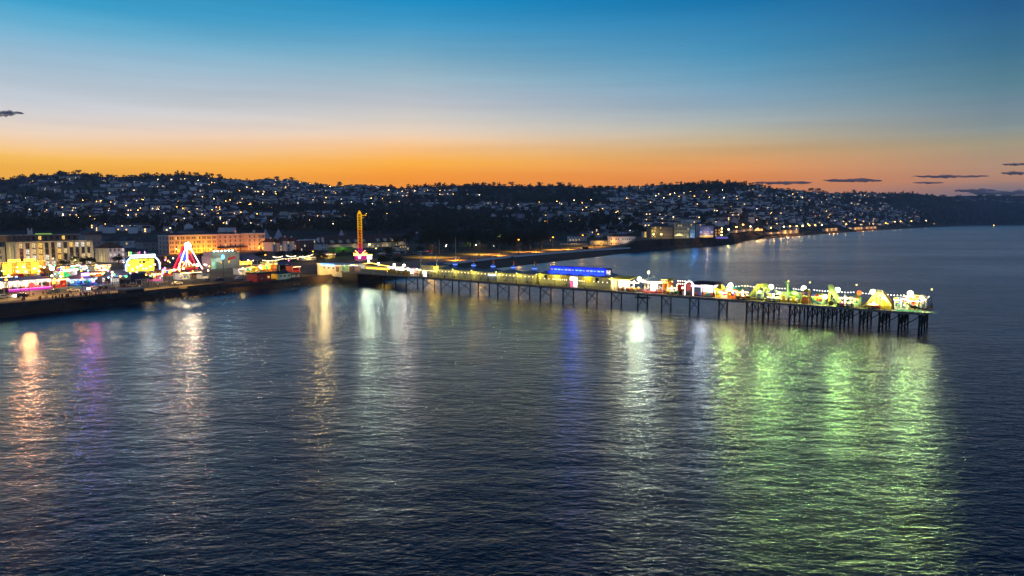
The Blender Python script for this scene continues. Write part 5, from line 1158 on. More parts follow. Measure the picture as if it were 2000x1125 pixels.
# big backdrop ride with two lit signs
p, w = span(22, 106, 548, 4.0); c_ = p + UX * w / 2; h = z_at(22, 514, p.y) - 4
o = thing('backdrop_ride', 'big spinning ride with a yellow orange backdrop and two glowing sign boards', 'fairground ride', c_, YAW)
MB().box(-w/2, w/2, 7.6, 8.0, .5, h).build('backdrop', M['orange'], o)
for k in range(9):
    x0 = -w/2 + .3 + k * (w - .6) / 9; MB().box(x0, x0 + (w - .6) / 9 - .25, 7.42, 7.58, 2.2 + .3 * (k % 3), h - .5).build('lit_panel', [G['panely'], G['amber'], glow('orange_panel', (1, .30, .03), 2.2, var=.6, scale=.8)][k % 3], o)
for x in (-.22, .14):
    MB().box(w * x - w * .14, w * x + w * .14, 7.2, 7.6, h + .1, h + 1.3).build('sign_board', glow('sign_yellow', (1, .60, .06), 3), o)
MB().lathe([(w * .36, 0), (w * .36, .9), (w * .34, 1.0), (1, 1.05)], 26).build('platform', M['orange'], o, (0, 1.0, 0))
for k in range(8):
    a = 2 * pi * k / 8; cc = (cos(a) * w * .25, 1 + sin(a) * w * .25, 1.2)
    cr_ = MB().lathe([(.6, 0), (1.1, .2), (1.3, .9), (1.2, 1.6), (1.05, 1.6), (.9, .6)], 10).build('car', [M['red'], M['yellow'], M['white'], M['blue']][k % 4], o, cc, smooth=True)
for k in range(5): MB().ball((-w * .38 + k * w * .19, -1.5 + 2 * (k % 2), h * (.5 + .12 * ((k * 2) % 3))), .55, 8, 5).build('lamp_globe', glow('fair_globe', (1, .78, .36), 7), o)
for zz in (h, h * .5):
    pts, rd = rope([(-w/2, 7.1, zz), (w/2, 7.1, zz)], 1.0, .17, .04); MB().path(pts, rd, 5).build('bulb_string', G['yel'], o)
for x in (-.3, 0, .3): lamp('POINT', o, (w * x, 1.5, h * .7), (1, .62, .15), 900, .5)
MB().tube((w * .30, -2.5, 0), (w * .30, -2.5, 3.2), .1).build('post', M['white'], o); MB().yz([(-4.5, 2.6), (-4.5, 3.4), (-.8, 5.0), (-.8, 4.2)], w * .13, w * .38).build('side_banner', M['orange'], o)
# front ride with a magenta skirt
p, w = span(17, 100, 571, 4.0); c_ = p + UX * w / 2; h = z_at(17, 546, p.y) - 4
o = thing('dodgem_ride', 'white lit fairground dodgem ride with a magenta glowing skirt by the road', 'fairground ride', c_, YAW)
MB().box(-w/2, w/2, 0, 9, 0, .7).build('platform', M['steel'], o); MB().box(-w/2, w/2, -.12, 0, .1, .9).build('lit_skirt', glow('skirt_magenta', (.9, .05, .6), .9), o)
MB().path([(-w/2, -.3, 1.0), (w/2, -.3, 1.0)], .10, 6).build('light_tube', glow('pink_tube', (1, .25, .7), 3), o)
for k in range(6): MB().box(-w/2 + .1 + k * (w - .5) / 5, -w/2 + .4 + k * (w - .5) / 5, .1, .4, .7, h - 1).build('column', M['white'], o)
MB().hip(-w/2 - .3, w/2 + .3, -.4, 9.4, h - 1, 1.3, 2.5, 4).build('canopy', mat('lilac_roof', (.4, .36, .5), .6, .2, .7), o)
MB().box(-w/2, w/2, -.55, -.42, h - 2.0, h - .7).build('lit_fascia', glow('fascia_white', (1, .80, .62), 1.5, var=.8, scale=.9), o)
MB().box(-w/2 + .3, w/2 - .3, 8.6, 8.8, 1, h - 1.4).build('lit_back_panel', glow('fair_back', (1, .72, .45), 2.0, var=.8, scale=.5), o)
for k in range(10):
    d_ = MB().hip(-.95, .95, -.6, .6, 0, .7, .25, .18).build('dodgem_car', [M['red'], M['blue'], M['orange'], M['yellow'], M['pink']][k % 5], o, (-w * .42 + (k % 5) * w * .2, 2 + 3.4 * (k // 5), .72), R.uniform(0, 6)); MB().tube((-.8, 0, .5), (-.8, 0, 3.6), .04, n=4).build('pole', M['steel'], d_)
MB().lathe([(.9, -.08), (1.1, 0), (.9, .08), (.5, .1)], 16).build('round_emblem', G['red'], o).matrix_basis = Matrix.Translation((w * .02, -.7, h * .42)) @ Matrix.Rotation(pi / 2, 4, 'X')
lamp('POINT', o, (0, -1.5, h * .55), (1, .75, .6), 1100, .5); lamp('POINT', o, (-w * .3, -3, 1.5), (1, .25, .7), 150, .4); lamp('POINT', o, (w * .3, 3, 3), (1, .7, .35), 600, .4)
sea_spot(o, (-w * .12, -1.0, h), (1, .36, .10), 16000, 40)
fstall(-10, 16, 566, 548, 5, 'pink and cream stall at the far left edge of the fair', M['pink'], M['canvas'], kind='slope', light='bulb', panel=G['amber'], glow_pow=500)
fstall(0, 24, 553, 540, 5, 'low stall with a warm lit roof edge behind the left lamp post', M['brick'], M['tile'], kind='flat', light='bulb', glow_pow=400)
p = at(103, 549, 4); o = thing('globe_lamp', 'very bright white globe lamp right of the yellow backdrop ride', 'lamp', p); hh = z_at(103, 524, p.y) - 4; MB().tube((0, 0, 0), (0, 0, hh), .12).build('post', M['steel'], o); MB().ball((0, 0, hh), 1.0, 12, 7).build('globe', glow('fair_globe2', (1, .82, .42), 10), o); lamp('POINT', o, (0, 0, hh), (1, .75, .35), 2600, 1.05)
# striped prize stalls and small rides between
fstall(103, 132, 563, 545, 5, 'prize stall with orange hanging toys and a red frame', M['red'], M['orange'], kind='flat', light='bulb', panel=glow('prize_panel', (1, .35, .18), 1.6, var=.8, scale=1.2), glow_pow=600)
fstall(118, 152, 549, 527, 6, 'white and pink fronted ride with blue lights behind the prize stall', M['white'], M['pink'], kind='flat', light='white', rows=2, panel=glow('pinkblue_panel', (.8, .55, 1), 2.0, var=.8, scale=.8), glow_pow=800, glow_col=(.85, .7, 1))
fstall(112, 136, 533, 521, 5, 'amber lit stall beside the very bright globe lamp', M['yellow'], M['orange'], kind='slope', light='yel', panel=G['amber'], glow_pow=800)
fstall(138, 158, 529, 518, 6, 'green roofed fairground stall behind the white ride', M['white'], M['green'], kind='flat', light='white', panel=G['green'], glow_pow=350, glow_col=(.5, 1, .5))
fstall(158, 174, 528, 519, 6, 'blue roofed fairground stall next to the green roofed one', M['white'], M['blue'], kind='flat', light='white', panel=G['blue'], glow_pow=350, glow_col=(.5, .6, 1))
fstall(174, 190, 527, 519, 6, 'red roofed fairground stall next to the blue roofed one', M['white'], M['red'], kind='flat', light='bulb', panel=G['amber'], glow_pow=400)
fstall(186, 216, 531, 520, 7, 'wide white yellow lit canopy stall in front of the corner building', M['white'], M['cream'], kind='flat', light='bulb', rows=2, panel=G['hot'], glow_pow=1400, glow_col=(1, .75, .35))
fstall(176, 204, 544, 531, 6, 'orange lattice fronted stall behind the blue ride', M['orange'], M['orange'], kind='gable', light='bulb', panel=G['amber'], glow_pow=800, glow_col=(1, .65, .2))
p, w = span(134, 200, 560.5, 4.0); c_ = p + UX * w / 2; h = z_at(134, 540, p.y) - 4
o = thing('blue_ride', 'blue and green lit spinning ride with a white glowing canopy by the road', 'fairground ride', c_, YAW)
MB().lathe([(w * .46, 0), (w * .46, .7), (w * .44, .8), (1, .85)], 26).build('platform', M['blue'], o, (0, 4.5, 0))
MB().lathe([(w * .44, h - 2.0), (w * .46, h - 1.3), (w * .2, h - .2), (.3, h + .3)], 26).build('canopy', M['canvas_blue'], o, (0, 4.5, 0))
MB().lathe([(w * .465, h - 2.1), (w * .475, h - 1.3), (w * .47, h - 1.3), (w * .455, h - 2.1)], 26).build('lit_fascia', glow('ice_fascia', (.62, .74, 1), 1.4, var=.7, scale=.8), o, (0, 4.5, 0))
MB().box(-1.6, 1.6, -.2, .2, h - .3, h + 1.0).build('violet_sign', G['violet'], o)
MB().lathe([(1.4, .8), (1.4, h - 1.5)], 12).build('centre_drum', G['cyan'], o, (0, 4.5, 0))
for k in range(9):
    a = 2 * pi * k / 9; m = [G['blue'], G['green'], G['cyan']][k % 3]; cc = (cos(a) * w * .33, 4.5 + sin(a) * w * .33, .9)
    c0 = MB().lathe([(.5, 0), (1.0, .2), (1.2, .9), (1.05, 1.5), (.9, 1.5), (.8, .6)], 10).build('car', [M['blue'], M['teal'], M['white']][k % 3], o, cc, smooth=True); MB().ball((0, 0, 1.8), .32, 6, 4).build('car_lamp', m, c0)
lamp('POINT', o, (-w * .3, -1, 2.4), (.15, 1, .6), 700, .4); lamp('POINT', o, (w * .1, -1.5, 2.4), (.25, .45, 1), 1100, .4); lamp('POINT', o, (w * .38, -1, 2.4), (.1, .4, 1), 600, .4)
sea_spot(o, (0, -.6, h), (.08, .16, 1), 2000, 40)
fstall(201, 218, 555, 541, 6, 'dark red shuttered fairground kiosk right of the blue ride', M['brick'], M['tile'], kind='flat', light=None)
# marquees
def marquee(px0, px1, py, yt, d, label, roof, wall, litm=None, pw=0, col=(.8, .85, 1)):
    p, w = span(px0, px1, py, 4.0); h = z_at(px0, yt, p.y) - 4; o = thing('marquee', label, 'marquee', p + UX * w / 2, YAW); hw = h * .52
    MB().hip(-w/2 - .3, w/2 + .3, -.3, d + .3, hw, h - hw, min(w * .3, 5), d * .45).build('roof', roof, o)
    for k in range(5): MB().tube((-w/2 + .1 + k * (w - .2) / 4, 0, 0), (-w/2 + .1 + k * (w - .2) / 4, 0, hw), .08, n=6).build('post', M['white'], o)
    MB().box(-w/2, w/2, d - .1, d, 0, hw).build('back_wall', wall, o)
    if litm: MB().box(-w/2 + .3, w/2 - .3, d - .3, d - .12, .3, hw - .2).build('lit_back_panel', litm, o)
    MB().box(-w/2 - .25, w/2 + .25, -.4, -.3, hw - .5, hw + .05).build('valance', roof, o)
    if pw: lamp('POINT', o, (-w * .2, d * .4, hw - .6), col, pw, .4); lamp('POINT', o, (w * .25, d * .4, hw - .6), col, pw, .4)
    return o, w, h
o, w, h = marquee(222, 262, 555, 529, 9, 'white lit marquee with a blue grey roof left of the dark tent', M['canvas_blue'], M['white'], G['winw'], 700)
MB().path([(-w/2, -.6, h * .6), (w/2, -.6, h * .56)], .13, 6).build('light_tube', G['cyan'], o)
o, w, h = marquee(255, 299, 558, 536, 8, 'dark tent with a white printed valance in front of the yellow arch ride', M['canvas_dark'], M['canvas_dark'], None, 90)
for k in range(9): MB().box(-w * .3 + k * w * .07, -w * .3 + k * w * .07 + w * .04, -.46, -.40, h * .45, h * .52).build('printed_letter', M['white'], o)
o, w, h = marquee(276, 296, 547, 531, 7, 'small blue grey tent roof behind the dark tent', M['canvas_blue'], M['canvas_dark'])
# arch ride with white tube
p, w = span(247, 313, 541, 4.0); c_ = p + UX * w / 2; H = z_at(247, 501, p.y) - 4
o = thing('arch_ride', 'fairground ride framed by a white blue glowing arch with a yellow picture panel', 'fairground ride', c_, YAW)
pts = [(-w/2, 0, .3), (-w/2, 0, H * .55), (-w * .46, 0, H * .75), (-w * .36, 0, H * .92), (-w * .28, 0, H)]; pts = pts + [(-x, y, z) for x, y, z in pts[::-1]]
MB().path(pts, .34, 8).build('lit_arch', G['whiteblue'], o)
MB().box(-w * .36, w * .36, -.5, .3, H * .9, H * 1.06).build('lit_sign_bar', glow('sign_ice', (.75, 1, 1), 4), o)
MB().path([(x, .5, z + .5) for x, y, z in pts], .5, 8).build('rear_arch', M['blue'], o)
MB().box(-w * .42, w * .42, 2.2, 2.5, .8, H * .84).build('backdrop', M['yellow'], o); MB().box(-w * .40, w * .40, 2.0, 2.18, 1.2, H * .80).build('lit_panel', glow('yellow_picture', (1, .86, .06), 1.7, var=.55, scale=.6), o)
for x, z, r_ in ((-.02, .68, .55), (.09, .68, .75), (.04, .58, .3)):
    MB().lathe([(r_, -.05), (r_, .05), (r_ * .6, .05)], 14).build('painted_ring', M['black'], o).matrix_basis = Matrix.Translation((w * x, 1.9, H * z)) @ Matrix.Rotation(pi / 2, 4, 'X')
MB().box(-w * .5, w * .5, -3, 5, 0, .6).build('platform', M['steel'], o)
for k in range(7): MB().lathe([(.4, 0), (1.0, .2), (1.15, 1.0), (1.0, 1.6), (.8, .7)], 10).build('car', [M['red'], M['orange'], M['blue']][k % 3], o, (-w * .36 + k * w * .12, -.8 + (k % 2), .62), smooth=True)
for k in range(6): MB().ball((-w * .33 + k * w * .13, -.6, H * .35 + (k % 3) * .9), .5, 8, 5).build('lamp_globe', glow('fair_globe', (1, 1, 1), 1), o)
lamp('POINT', o, (0, -2.5, H * .7), (.8, .95, 1), 1500, .5); lamp('POINT', o, (w * .55, 1, H * .5), (.1, .3, 1), 900, .4); lamp('POINT', o, (-w * .55, 1, H * .7), (.1, 1, .5), 700, .4)
for k, (x, m) in enumerate(((-.36, 'yel'), (-.3, 'green'), (-.05, 'magenta'), (.1, 'violet'))): MB().tube((w * x, 1, H), (w * x, 1, H + 2.2), .14, n=6).build('roof_light', G[m], o)
# A frame swinging ride
p, w = span(336, 396, 531, 4.0); c_ = p + UX * w / 2; H = z_at(360, 480, c_.y) - 4
o = thing('swing_ride', 'tall swinging pendulum ride with white lit A frame legs against red and blue light', 'fairground ride', c_, YAW)
for y in (-2.2, 2.2):
    for sx in (-1, 1): MB().tube((sx * w * .42, y, 0), (sx * .9, y * .5, H), .34, .28, 8).build('leg', G['pinkw'] if y < 0 else glow('red_leg', (1, .04, .08), 2.0), o)
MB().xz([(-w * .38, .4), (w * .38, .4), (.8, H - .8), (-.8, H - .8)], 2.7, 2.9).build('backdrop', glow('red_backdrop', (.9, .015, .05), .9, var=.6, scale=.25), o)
MB().lathe([(2.6, -.1), (2.6, .1)], 16).build('blue_disc', glow('blue_disc', (.05, .12, 1), 1.8), o).matrix_basis = Matrix.Translation((0, 2.5, H * .56)) @ Matrix.Rotation(pi / 2, 4, 'X')
MB().tube((0, 0, H), (0, 0, H * .45), .42, .36, 8).build('pendulum_arm', G['pinkw'], o)
for k in range(4): MB().tube((0, 0, H * .46), ((k - 1.5) * 2.2, -.3, H * .18), .26, .2, 6).build('gondola_arm', glow('orange_arm', (1, .6, .3), 5), o)
MB().lathe([(4.2, H * .12), (4.4, H * .18), (3.6, H * .18), (3.6, H * .12)], 18).build('gondola_ring', M['yellow'], o)
MB().lathe([(.2, -.3), (2.2, -.1), (2.2, .1), (.2, .3)], 5).build('top_star', glow('top_star', (1, .92, .8), 16), o).matrix_basis = Matrix.Translation((0, -.9, H)) @ Matrix.Rotation(pi / 2, 4, 'X')
MB().box(-w * .5, w * .5, -4, 4, 0, .5).build('platform', M['steel'], o)
MB().ball((w * .22, -3, H * .22), .9, 10, 6).build('lamp_globe', glow('orange_globe', (1, .62, .32), 14), o); MB().ball((-w * .25, -3, H * .12), .6, 8, 5).build('lamp_globe', G['bulb'], o); MB().ball((w * .5, -3, H * .2), .6, 8, 5).build('lamp_globe', G['pinkw'], o)
lamp('POINT', o, (0, -4, H * .4), (1, .1, .1), 1500, .5); lamp('POINT', o, (-w * .1, 1.2, H * .6), (.1, .15, 1), 900, .4); sea_spot(o, (0, -1.6, H * .8), (1, .62, .28), 13000, 36)
fstall(316, 350, 540, 527, 6, 'red lit low stall in front of the swinging ride', M['red'], M['tile'], kind='flat', light='bulb', panel=G['amber'], glow_pow=450)
fstall(352, 372, 547, 532, 5, 'small stall with pink white lit signs below the swinging ride', M['white'], M['tile'], kind='flat', light='bulb', panel=glow('pink_panel', (1, .6, .5), 1.5, var=.8, scale=1.2), glow_pow=380)
fstall(374, 394, 542, 529, 6, 'dark red fairground kiosk right of the pink white stall', M['brick'], M['tile'], kind='hip', light='bulb', glow_pow=220)
fstall(300, 318, 550, 534, 5, 'food stall with lime, orange and violet lights beside the dark tent', M['pink'], M['yellow'], kind='slope', light='yel', panel=glow('food_panel', (1, .65, .5), 1.6, var=.7, scale=1.0), glow_pow=650, glow_col=(1, .8, .7))
fstall(395, 409, 545, 534, 4, 'pair of small pale kiosks with arched fronts by the fair exit', M['white'], M['canvas'], kind='hip', light=None, glow_pow=120)
# funhouse
p, w = span(413, 468, 527, 4.0); H = z_at(413, 490, p.y) - 4; o = thing('funhouse', 'big grey boxy funhouse front with pale green lights on its roof', 'fairground ride', p, YAW)
MB().box(0, w, 0, 8, 0, H * .72).build('wall', M['grey'], o); MB().box(w * .06, w * .94, .8, 8, H * .72, H * .92).build('upper_wall', M['grey'], o); MB().box(-.2, w * .12, -.6, .0, 0, H * .6).build('side_tower', M['pale_green'], o)
MB().box(w * .9, w * .99, -.5, .0, 0, H * .86).build('side_tower', M['grey'], o)
for k in range(6): MB().ball((w * (.14 + .13 * k), .6, H * .97), .55, 8, 5, sz=.7).build('roof_lamp', glow('mint_lamp', (.7, 1, .85), 9), o)
MB().lathe([(2.6, -.1), (2.6, .1)], 14).build('cloud_sign', M['white'], o).matrix_basis = Matrix.Translation((w * .26, -.1, H * .5)) @ Matrix.Rotation(pi / 2, 4, 'X') @ Matrix.Scale(.5, 4, (0, 1, 0))
MB().box(-2.6, 2.6, -.2, .0, -.7, .7).build('red_banner', M['red'], o, (w * .72, -.02, H * .56)).rotation_euler = (0, -.2, 0)
for x in (.33, .62): MB().box(w * x - .6, w * x + .6, -.10, .02, H * .30, H * .44).build('window', G['winy'], o)
MB().box(w * .2, w * .8, -1.5, -.02, .3, 1.2).build('stage', M['grey'], o)
lamp('POINT', o, (w * .3, -5, H * .8), (.85, 1, .75), 700, .4); lamp('POINT', o, (w * .8, -5, H * .6), (1, .85, .7), 500, .4); lamp('POINT', o, (w * .06, -3, H * .3), (.5, 1, .7), 300, .4)
p = at(437, 541, 4); o = thing('balloon_lamp', 'dark post with a blue lit balloon lamp in front of the funhouse', 'lamp', p); hh = z_at(437, 502, p.y) - 4; MB().tube((0, 0, 0), (0, 0, hh - .8), .14).build('post', M['steel'], o); MB().ball((0, 0, hh), .9, 10, 7, sz=1.4).build('balloon', glow('blue_balloon', (.15, .5, 1), 3.0), o)
o, w, h = marquee(470, 514, 521, 498, 10, 'pale marquee with a blue grey roof and warm lights right of the funhouse', M['canvas_blue'], M['cream'], G['amber'], 600, (1, .8, .45))
MB().xz([(-w/2 - 3, .5), (-w/2 - .3, .5), (-w/2 - .3, h * .9)], 2, 6).build('white_gable', M['white'], o)
fstall(480, 505, 535, 521, 5, 'amber fronted stall left of the stacked yellow lights', M['yellow'], M['cream'], kind='flat', light='yel', panel=G['amber'], glow_pow=900, glow_col=(1, .65, .15))
fstall(508, 541, 533, 516, 5, 'stall with two glowing rows of yellow bulbs near the beach huts', M['orange'], M['cream'], kind='flat', light='yel', rows=3, panel=G['panely'], glow_pow=1100, glow_col=(1, .75, .2))
fstall(466, 480, 537, 524, 4, 'white snack kiosk beside the amber fronted stall', M['white'], M['cream'], kind='flat', light='bulb', panel=G['winw'], glow_pow=250)
fstall(546, 571, 530, 515, 7, 'dark blue canopied stall near the pier entrance', M['canvas_dark'], M['canvas_blue'], kind='slope', light=None, glow_pow=120, glow_col=(1, .5, .3))
fstall(572, 586, 532, 520, 5, 'dark red stall touching the pier entrance building', M['red'], M['red'], kind='flat', light='bulb', glow_pow=200, glow_col=(1, .4, .2))
fstall(590, 618, 510, 503, 5, 'low lit stall with warm bulbs under the park trees', M['cream'], M['cream'], kind='flat', light='bulb', panel=G['amber'], glow_pow=500)
fstall(625, 655, 506, 497, 6, 'amber lit stall beside the green stall', M['yellow'], M['cream'], kind='slope', light='bulb', panel=G['amber'], glow_pow=900, glow_col=(1, .75, .3))
for i, (a, b_, c_, d) in enumerate(((514, 508, 552, 505), (552, 505, 592, 500), (534, 501, 552, 500), (560, 498.5, 578, 499.5), (586, 501, 612, 496))):
    p = at(a, b_ + 17, 4); q = at(c_, d + 17, 4); hz = z_at(a, b_, p.y) - 4
    o = thing('festoon_lights', ['string of warm bulbs from the marquee towards the park', 'string of warm bulbs continuing to the park trees', 'short upper string of warm bulbs over the fair exit', 'second short upper string of warm bulbs', 'string of warm bulbs nearest the pier entrance lamp'][i], 'festoon lights', p, 0, 'festoon lights at the edge of the fair')
    v = q - p; ln = sag((0, 0, hz), (v.x, v.y, z_at(c_, d, q.y) - 4), .6, 14); MB().path(ln, .03, 4).build('cable', M['steel'], o); MB().tube((0, 0, 0), (0, 0, hz + .1), .07).build('mast', M['steel'], o)
    bm = MB().ball((0, 0, -.15), .2, 6, 4).mesh('bulb', G['bulb'])
    for k in range(0, 15): link('bulb', bm, o, ln[k])

# round lamps on poles between the stalls
FC = [('warm white', (1, .80, .45), 7), ('yellow', (1, .64, .08), 6), ('orange', (1, .34, .04), 6), ('pale blue', (.3, .6, 1), 5), ('green', (.12, 1, .3), 4), ('pink', (1, .2, .5), 5)]
for k in range(96):
    px = R.uniform(4, 410) if k < 84 else R.uniform(470, 590); py = interp(WL, px) - R.uniform(12, 48 if px < 400 else 28)
    q = 0 if R.random() < .4 else R.randrange(6); nm, c_, st = FC[q]; p = at(px, py, 4); hh = R.uniform(2.6, 6.5)
    o = thing('fair_lamp', f"{nm} {'tall' if hh > 4.5 else 'low'} lamp globe between fairground stalls " + ('before the modern hotel' if px < 190 else 'near the lit arch ride' if px < 330 else 'near the swinging ride' if px < 420 else 'by the fair exit'), 'lamp', p, 0, 'lamps among the fairground stalls')
    MB().tube((0, 0, 0), (0, 0, hh), .07).build('post', M['steel'], o); MB().ball((0, 0, hh + .2), R.uniform(.28, .55), 8, 5).build('globe', glow('fair_' + nm.replace(' ', '_'), c_, st), o)
    if k % 6 == 0: lamp('POINT', o, (0, 0, hh + .9), (c_[0], c_[1] * .8, c_[2] * .7), R.uniform(1400, 2600), .45)

# lanterns added to throw golden light over the fairground road
for k, (px, nm) in enumerate(((60, 'left ride'), (120, 'prize stall'), (170, 'blue ride'), (225, 'white marquee'), (300, 'food stall'), (350, 'red stalls'), (395, 'pale kiosks'), (440, 'funhouse'))):
    q = at(px, interp(WL, px), 4) + UY * 21; q.z = 4; o = thing('fair_lamp', f"added amber fill lantern on a pole at the fair's road edge by the {nm}", 'lamp', q, 0, 'added fill lanterns along the fairground road')
    MB().lathe([(.12, 0), (.07, .4), (.06, 5.2)], 8).build('post', M['steel'], o); MB().lathe([(.1, 5.2), (.3, 5.35), (.3, 5.75), (.08, 5.9)], 8).build('lantern', G['sodium'], o); lamp('SPOT', o, (0, 0, 6.1), (1, .55, .12), 9000, .3, Vector((0, 0, -1)), 150, blend=.7)

# ---------------------------------------------------------------- street lamps and the orange promenade
def street_lamp(p, h, label, col=(1, .42, .05), g='sodium', power=0, size=.45, aim=None, group='street lamps along the promenade', spot=0):
    o = thing('street_lamp', label, 'street lamp', p, math.atan2(p.y, p.x), group)
    MB().lathe([(.16, 0), (.13, 1.0), (.08, 1.1), (.06, h)], 8).build('post', M['concrete'], o)
    MB().path([(0, 0, h), (.3, 0, h + .35), (1.0, 0, h + .45), (1.4, 0, h + .4)], .05, 6).build('arm', M['concrete'], o)
    hd = MB().hip(1.0, 1.9, -.22, .22, h + .38, .18, .2, .1).build('lamp_head', M['steel'], o)
    MB().ball((1.45, 0, h + .28), size, 8, 5, sz=.6).build('lamp_glass', G[g], hd)
    if power > 30000: lamp('SPOT', o, (1.45, 0, h - .1), col, power, size, Vector((0, 0, -1)), 150, blend=.5)     # shaded from above, shines down
    elif power: lamp('POINT', o, (1.45, 0, h), col, power, size)
    if spot:
        to = Vector((-p.x, -p.y, 0)).normalized(); l = Matrix.Rotation(-o.rotation_euler[2], 3, 'Z') @ to
        lamp('SPOT', o, (1.45, 0, h), col, spot, .5, Vector((l.x, l.y, -.18)), 60, blend=.9)
    return o
for px, py, yt, nm in ((845, 503, 477, 'first sodium lamp beyond the pier, by the parked cars'), (936, 497, 473, 'second sodium lamp beyond the pier, by the lit tree'), (1013, 492, 469, 'third sodium lamp, above the parasol shelter'), (1080, 488, 464, 'fourth sodium lamp beyond the pier on the orange promenade'), (1138, 484, 460, 'fifth sodium lamp beyond the pier, by the dark van'), (1168, 481.5, 458, 'sixth sodium lamp, beside the small seafront hotel')):
    p = at(px, py, 4); street_lamp(p, z_at(px, yt, p.y) - 4, nm, power=90000, spot=9000, size=.7 if px > 1000 else 0)
for k, px in enumerate((890, 975, 1047, 1110)):        # bollards added, an unseen spot above each, to fill the gaps between the lamps
    p = at(px, interp(WL, px) - 4.5, 4.0); o = thing('fill_bollard', 'added amber fill bollard on the orange promenade wall', 'lamp', p, 0, 'added fill bollards on the promenade'); MB().lathe([(.12, 0), (.12, .9), (.16, .95), (.05, 1.1)], 8).build('post', M['steel'], o); MB().lathe([(.15, .96), (.15, 1.2), (.05, 1.25)], 8).build('lamp_glass', G['sodium'], o); lamp('SPOT', o, (0, 0, 4.2), (1, .38, .03), 26000, .3, Vector((0, 0, -1)), 155, blend=.6)
for px, py, yt, nm, g, col, pw in ((519, 520, 499, 'orange lamp over the marquee end of the fair', 'sodium', (1, .5, .08), 2200), (612, 514, 492, 'orange lamp beside the lit park trees behind the pier entrance', 'sodium', (1, .42, .05), 3600), (735, 516, 486, 'pale lamp post right of the drop tower', 'yellamp', (1, .85, .3), 1400), (9, 581, 531, 'tall lamp post at the left edge with a lime lamp', 'yellamp', (.9, 1, .3), 900), (345, 503, 487, 'lamp left of the swinging ride', 'bulb', (1, .8, .5), 500), (600, 446, 439, 'star bright warm lamp among the roofs above the timbered houses', 'sodium', (1, .7, .3), 900)):
    p = at(px, py, 4) if py > 460 else (hill_at(px, py) or at(px, 450, 5)); street_lamp(p, max(6, z_at(px, yt, p.y) - p.z), nm, col, g, pw, .5)
FARL = [(1423,451),(1438,450),(1451,449),(1465.5,448),(1480,447),(1506,445),(1531,443),(1543,442.3),(1556,441.6),(1568,441),(1581,440.5),(1592,440),(1605,439.6),(1653,438),(1730,436),(1748,433),(1759,432.5),(1780,432),(1809,431)]
for k, (px, y) in enumerate(FARL):
    d = ray(px, y); c_ = d.x / d.y; Y = wallY(c_) + 6 + (shoreY(c_) * .004); p = Vector((c_ * Y, Y, land_z(c_ * Y, Y)))
    street_lamp(p, max(6, z_at(px, y, Y) - p.z), f"amber lamp in the long row on the far beach, {['just right of the rocky point', 'in the middle of the bay', 'near the wooded headland'][0 if px < 1500 else 1 if px < 1620 else 2]}", (1, .62, .2), 'faro' if k % 3 else 'farx', 2600 if px < 1620 else 3000, .8 + .0003 * Y, group='lamps along the far beach', spot=60000 if px > 1420 else 0)
# lamps scattered over the hillside streets
k = 0; tries = 0; p = None
while k < 200 and tries < 4000:
    tries += 1
    if k % 5 == 0 or p is None: px, py = house_site(); p = hill_at(px, py); run_ = Vector((cos(R.uniform(-.6, .6)), R.uniform(-.5, .5), 0)) * R.uniform(30, 48)
    else: p = p + run_; p.z = land_z(p.x, p.y); px, py = proj(p)
    if p is None or p.y < 500: p = None; k += 0; continue
    if p.y > interp(t_rd, p.x / p.y) or p.y < shoreY(p.x / p.y) + 150: p = None; continue
    k += 1; warm = R.random() < .7
    street_lamp(p, R.uniform(6, 8), f"small {'amber' if warm else 'pale'} street lamp {level(px, py)}, {zone(px)}", g='faro' if warm else 'farx', size=.32 + p.y * .00024, group='street lamps on the hillsides')

# ---------------------------------------------------------------- the rocky point and the buildings beyond the promenade
FR = math.atan2(.5, .87)
def block2(name, label, px0, px1, py, yt, d, wall, roof, st, bays, rk, wins=('glass', 'win'), wt=(3, 1), z=4.0, cat='building', **kw): return block(name, label, px0, px1, py, yt, d, wall, roof, st, bays, rk, wins, wt, z, kw.pop('yaw', .12), cat, **kw)
o, w, h, d = block2('seafront_hotel', 'small white two storey seafront hotel with one end lit orange', 1192, 1241, 479, 457.5, 12, M['white'], M['tile'], 2, 11, 'hip', ('glass', 'winw'), (6, 1), winsize=(1.3, 1.6), rh=2.6)
lamp('POINT', o, (3, -5, 4), (1, .40, .05), 2600, .5); lamp('POINT', o, (w * .6, -6, 4), (1, .72, .5), 900, .5)
o, w, h, d = block2('promenade_cafe', 'low amber lit cafe with a flat roof left of the small seafront hotel', 1155, 1187, 478.5, 470, 8, M['cream'], M['concrete'], 1, 6, 'flat', ('winy', 'glass'), (1, 1)); lamp('POINT', o, (w / 2, -5, 3.5), (1, .5, .08), 2200, .5)
o, w, h, d = block2('villa', 'two storey villa with amber windows behind the lit rail', 1111, 1128, 472, 458, 10, M['white'], M['slate'], 2, 3, 'hip', ('winy', 'glass'), (1, 1), z=5)
o, w, h, d = block2('villa', 'pale villa partly hidden by the fifth lamp', 1128, 1146, 471, 457, 10, M['cream'], M['tile'], 2, 3, 'gable', ('win', 'glass'), (1, 2), z=5)
pp = at(1095, 479, 4); o = thing('balustrade', 'low pale balustrade lit amber beside the end of the promenade', 'fence', pp, .12); w = span(1095, 1146, 479, 4, .12)[1]
MB().box(0, w, 0, .3, 1.5, 1.8).build('rail', M['white'], o)
for k in range(16): MB().box(w * k / 15 - .3, w * k / 15 + .3, 0, .3, 0, 1.5).build('baluster', M['white'], o)
lamp('POINT', o, (w / 2, -5, 4), (1, .55, .12), 1500, .5)
ZH = 11.0
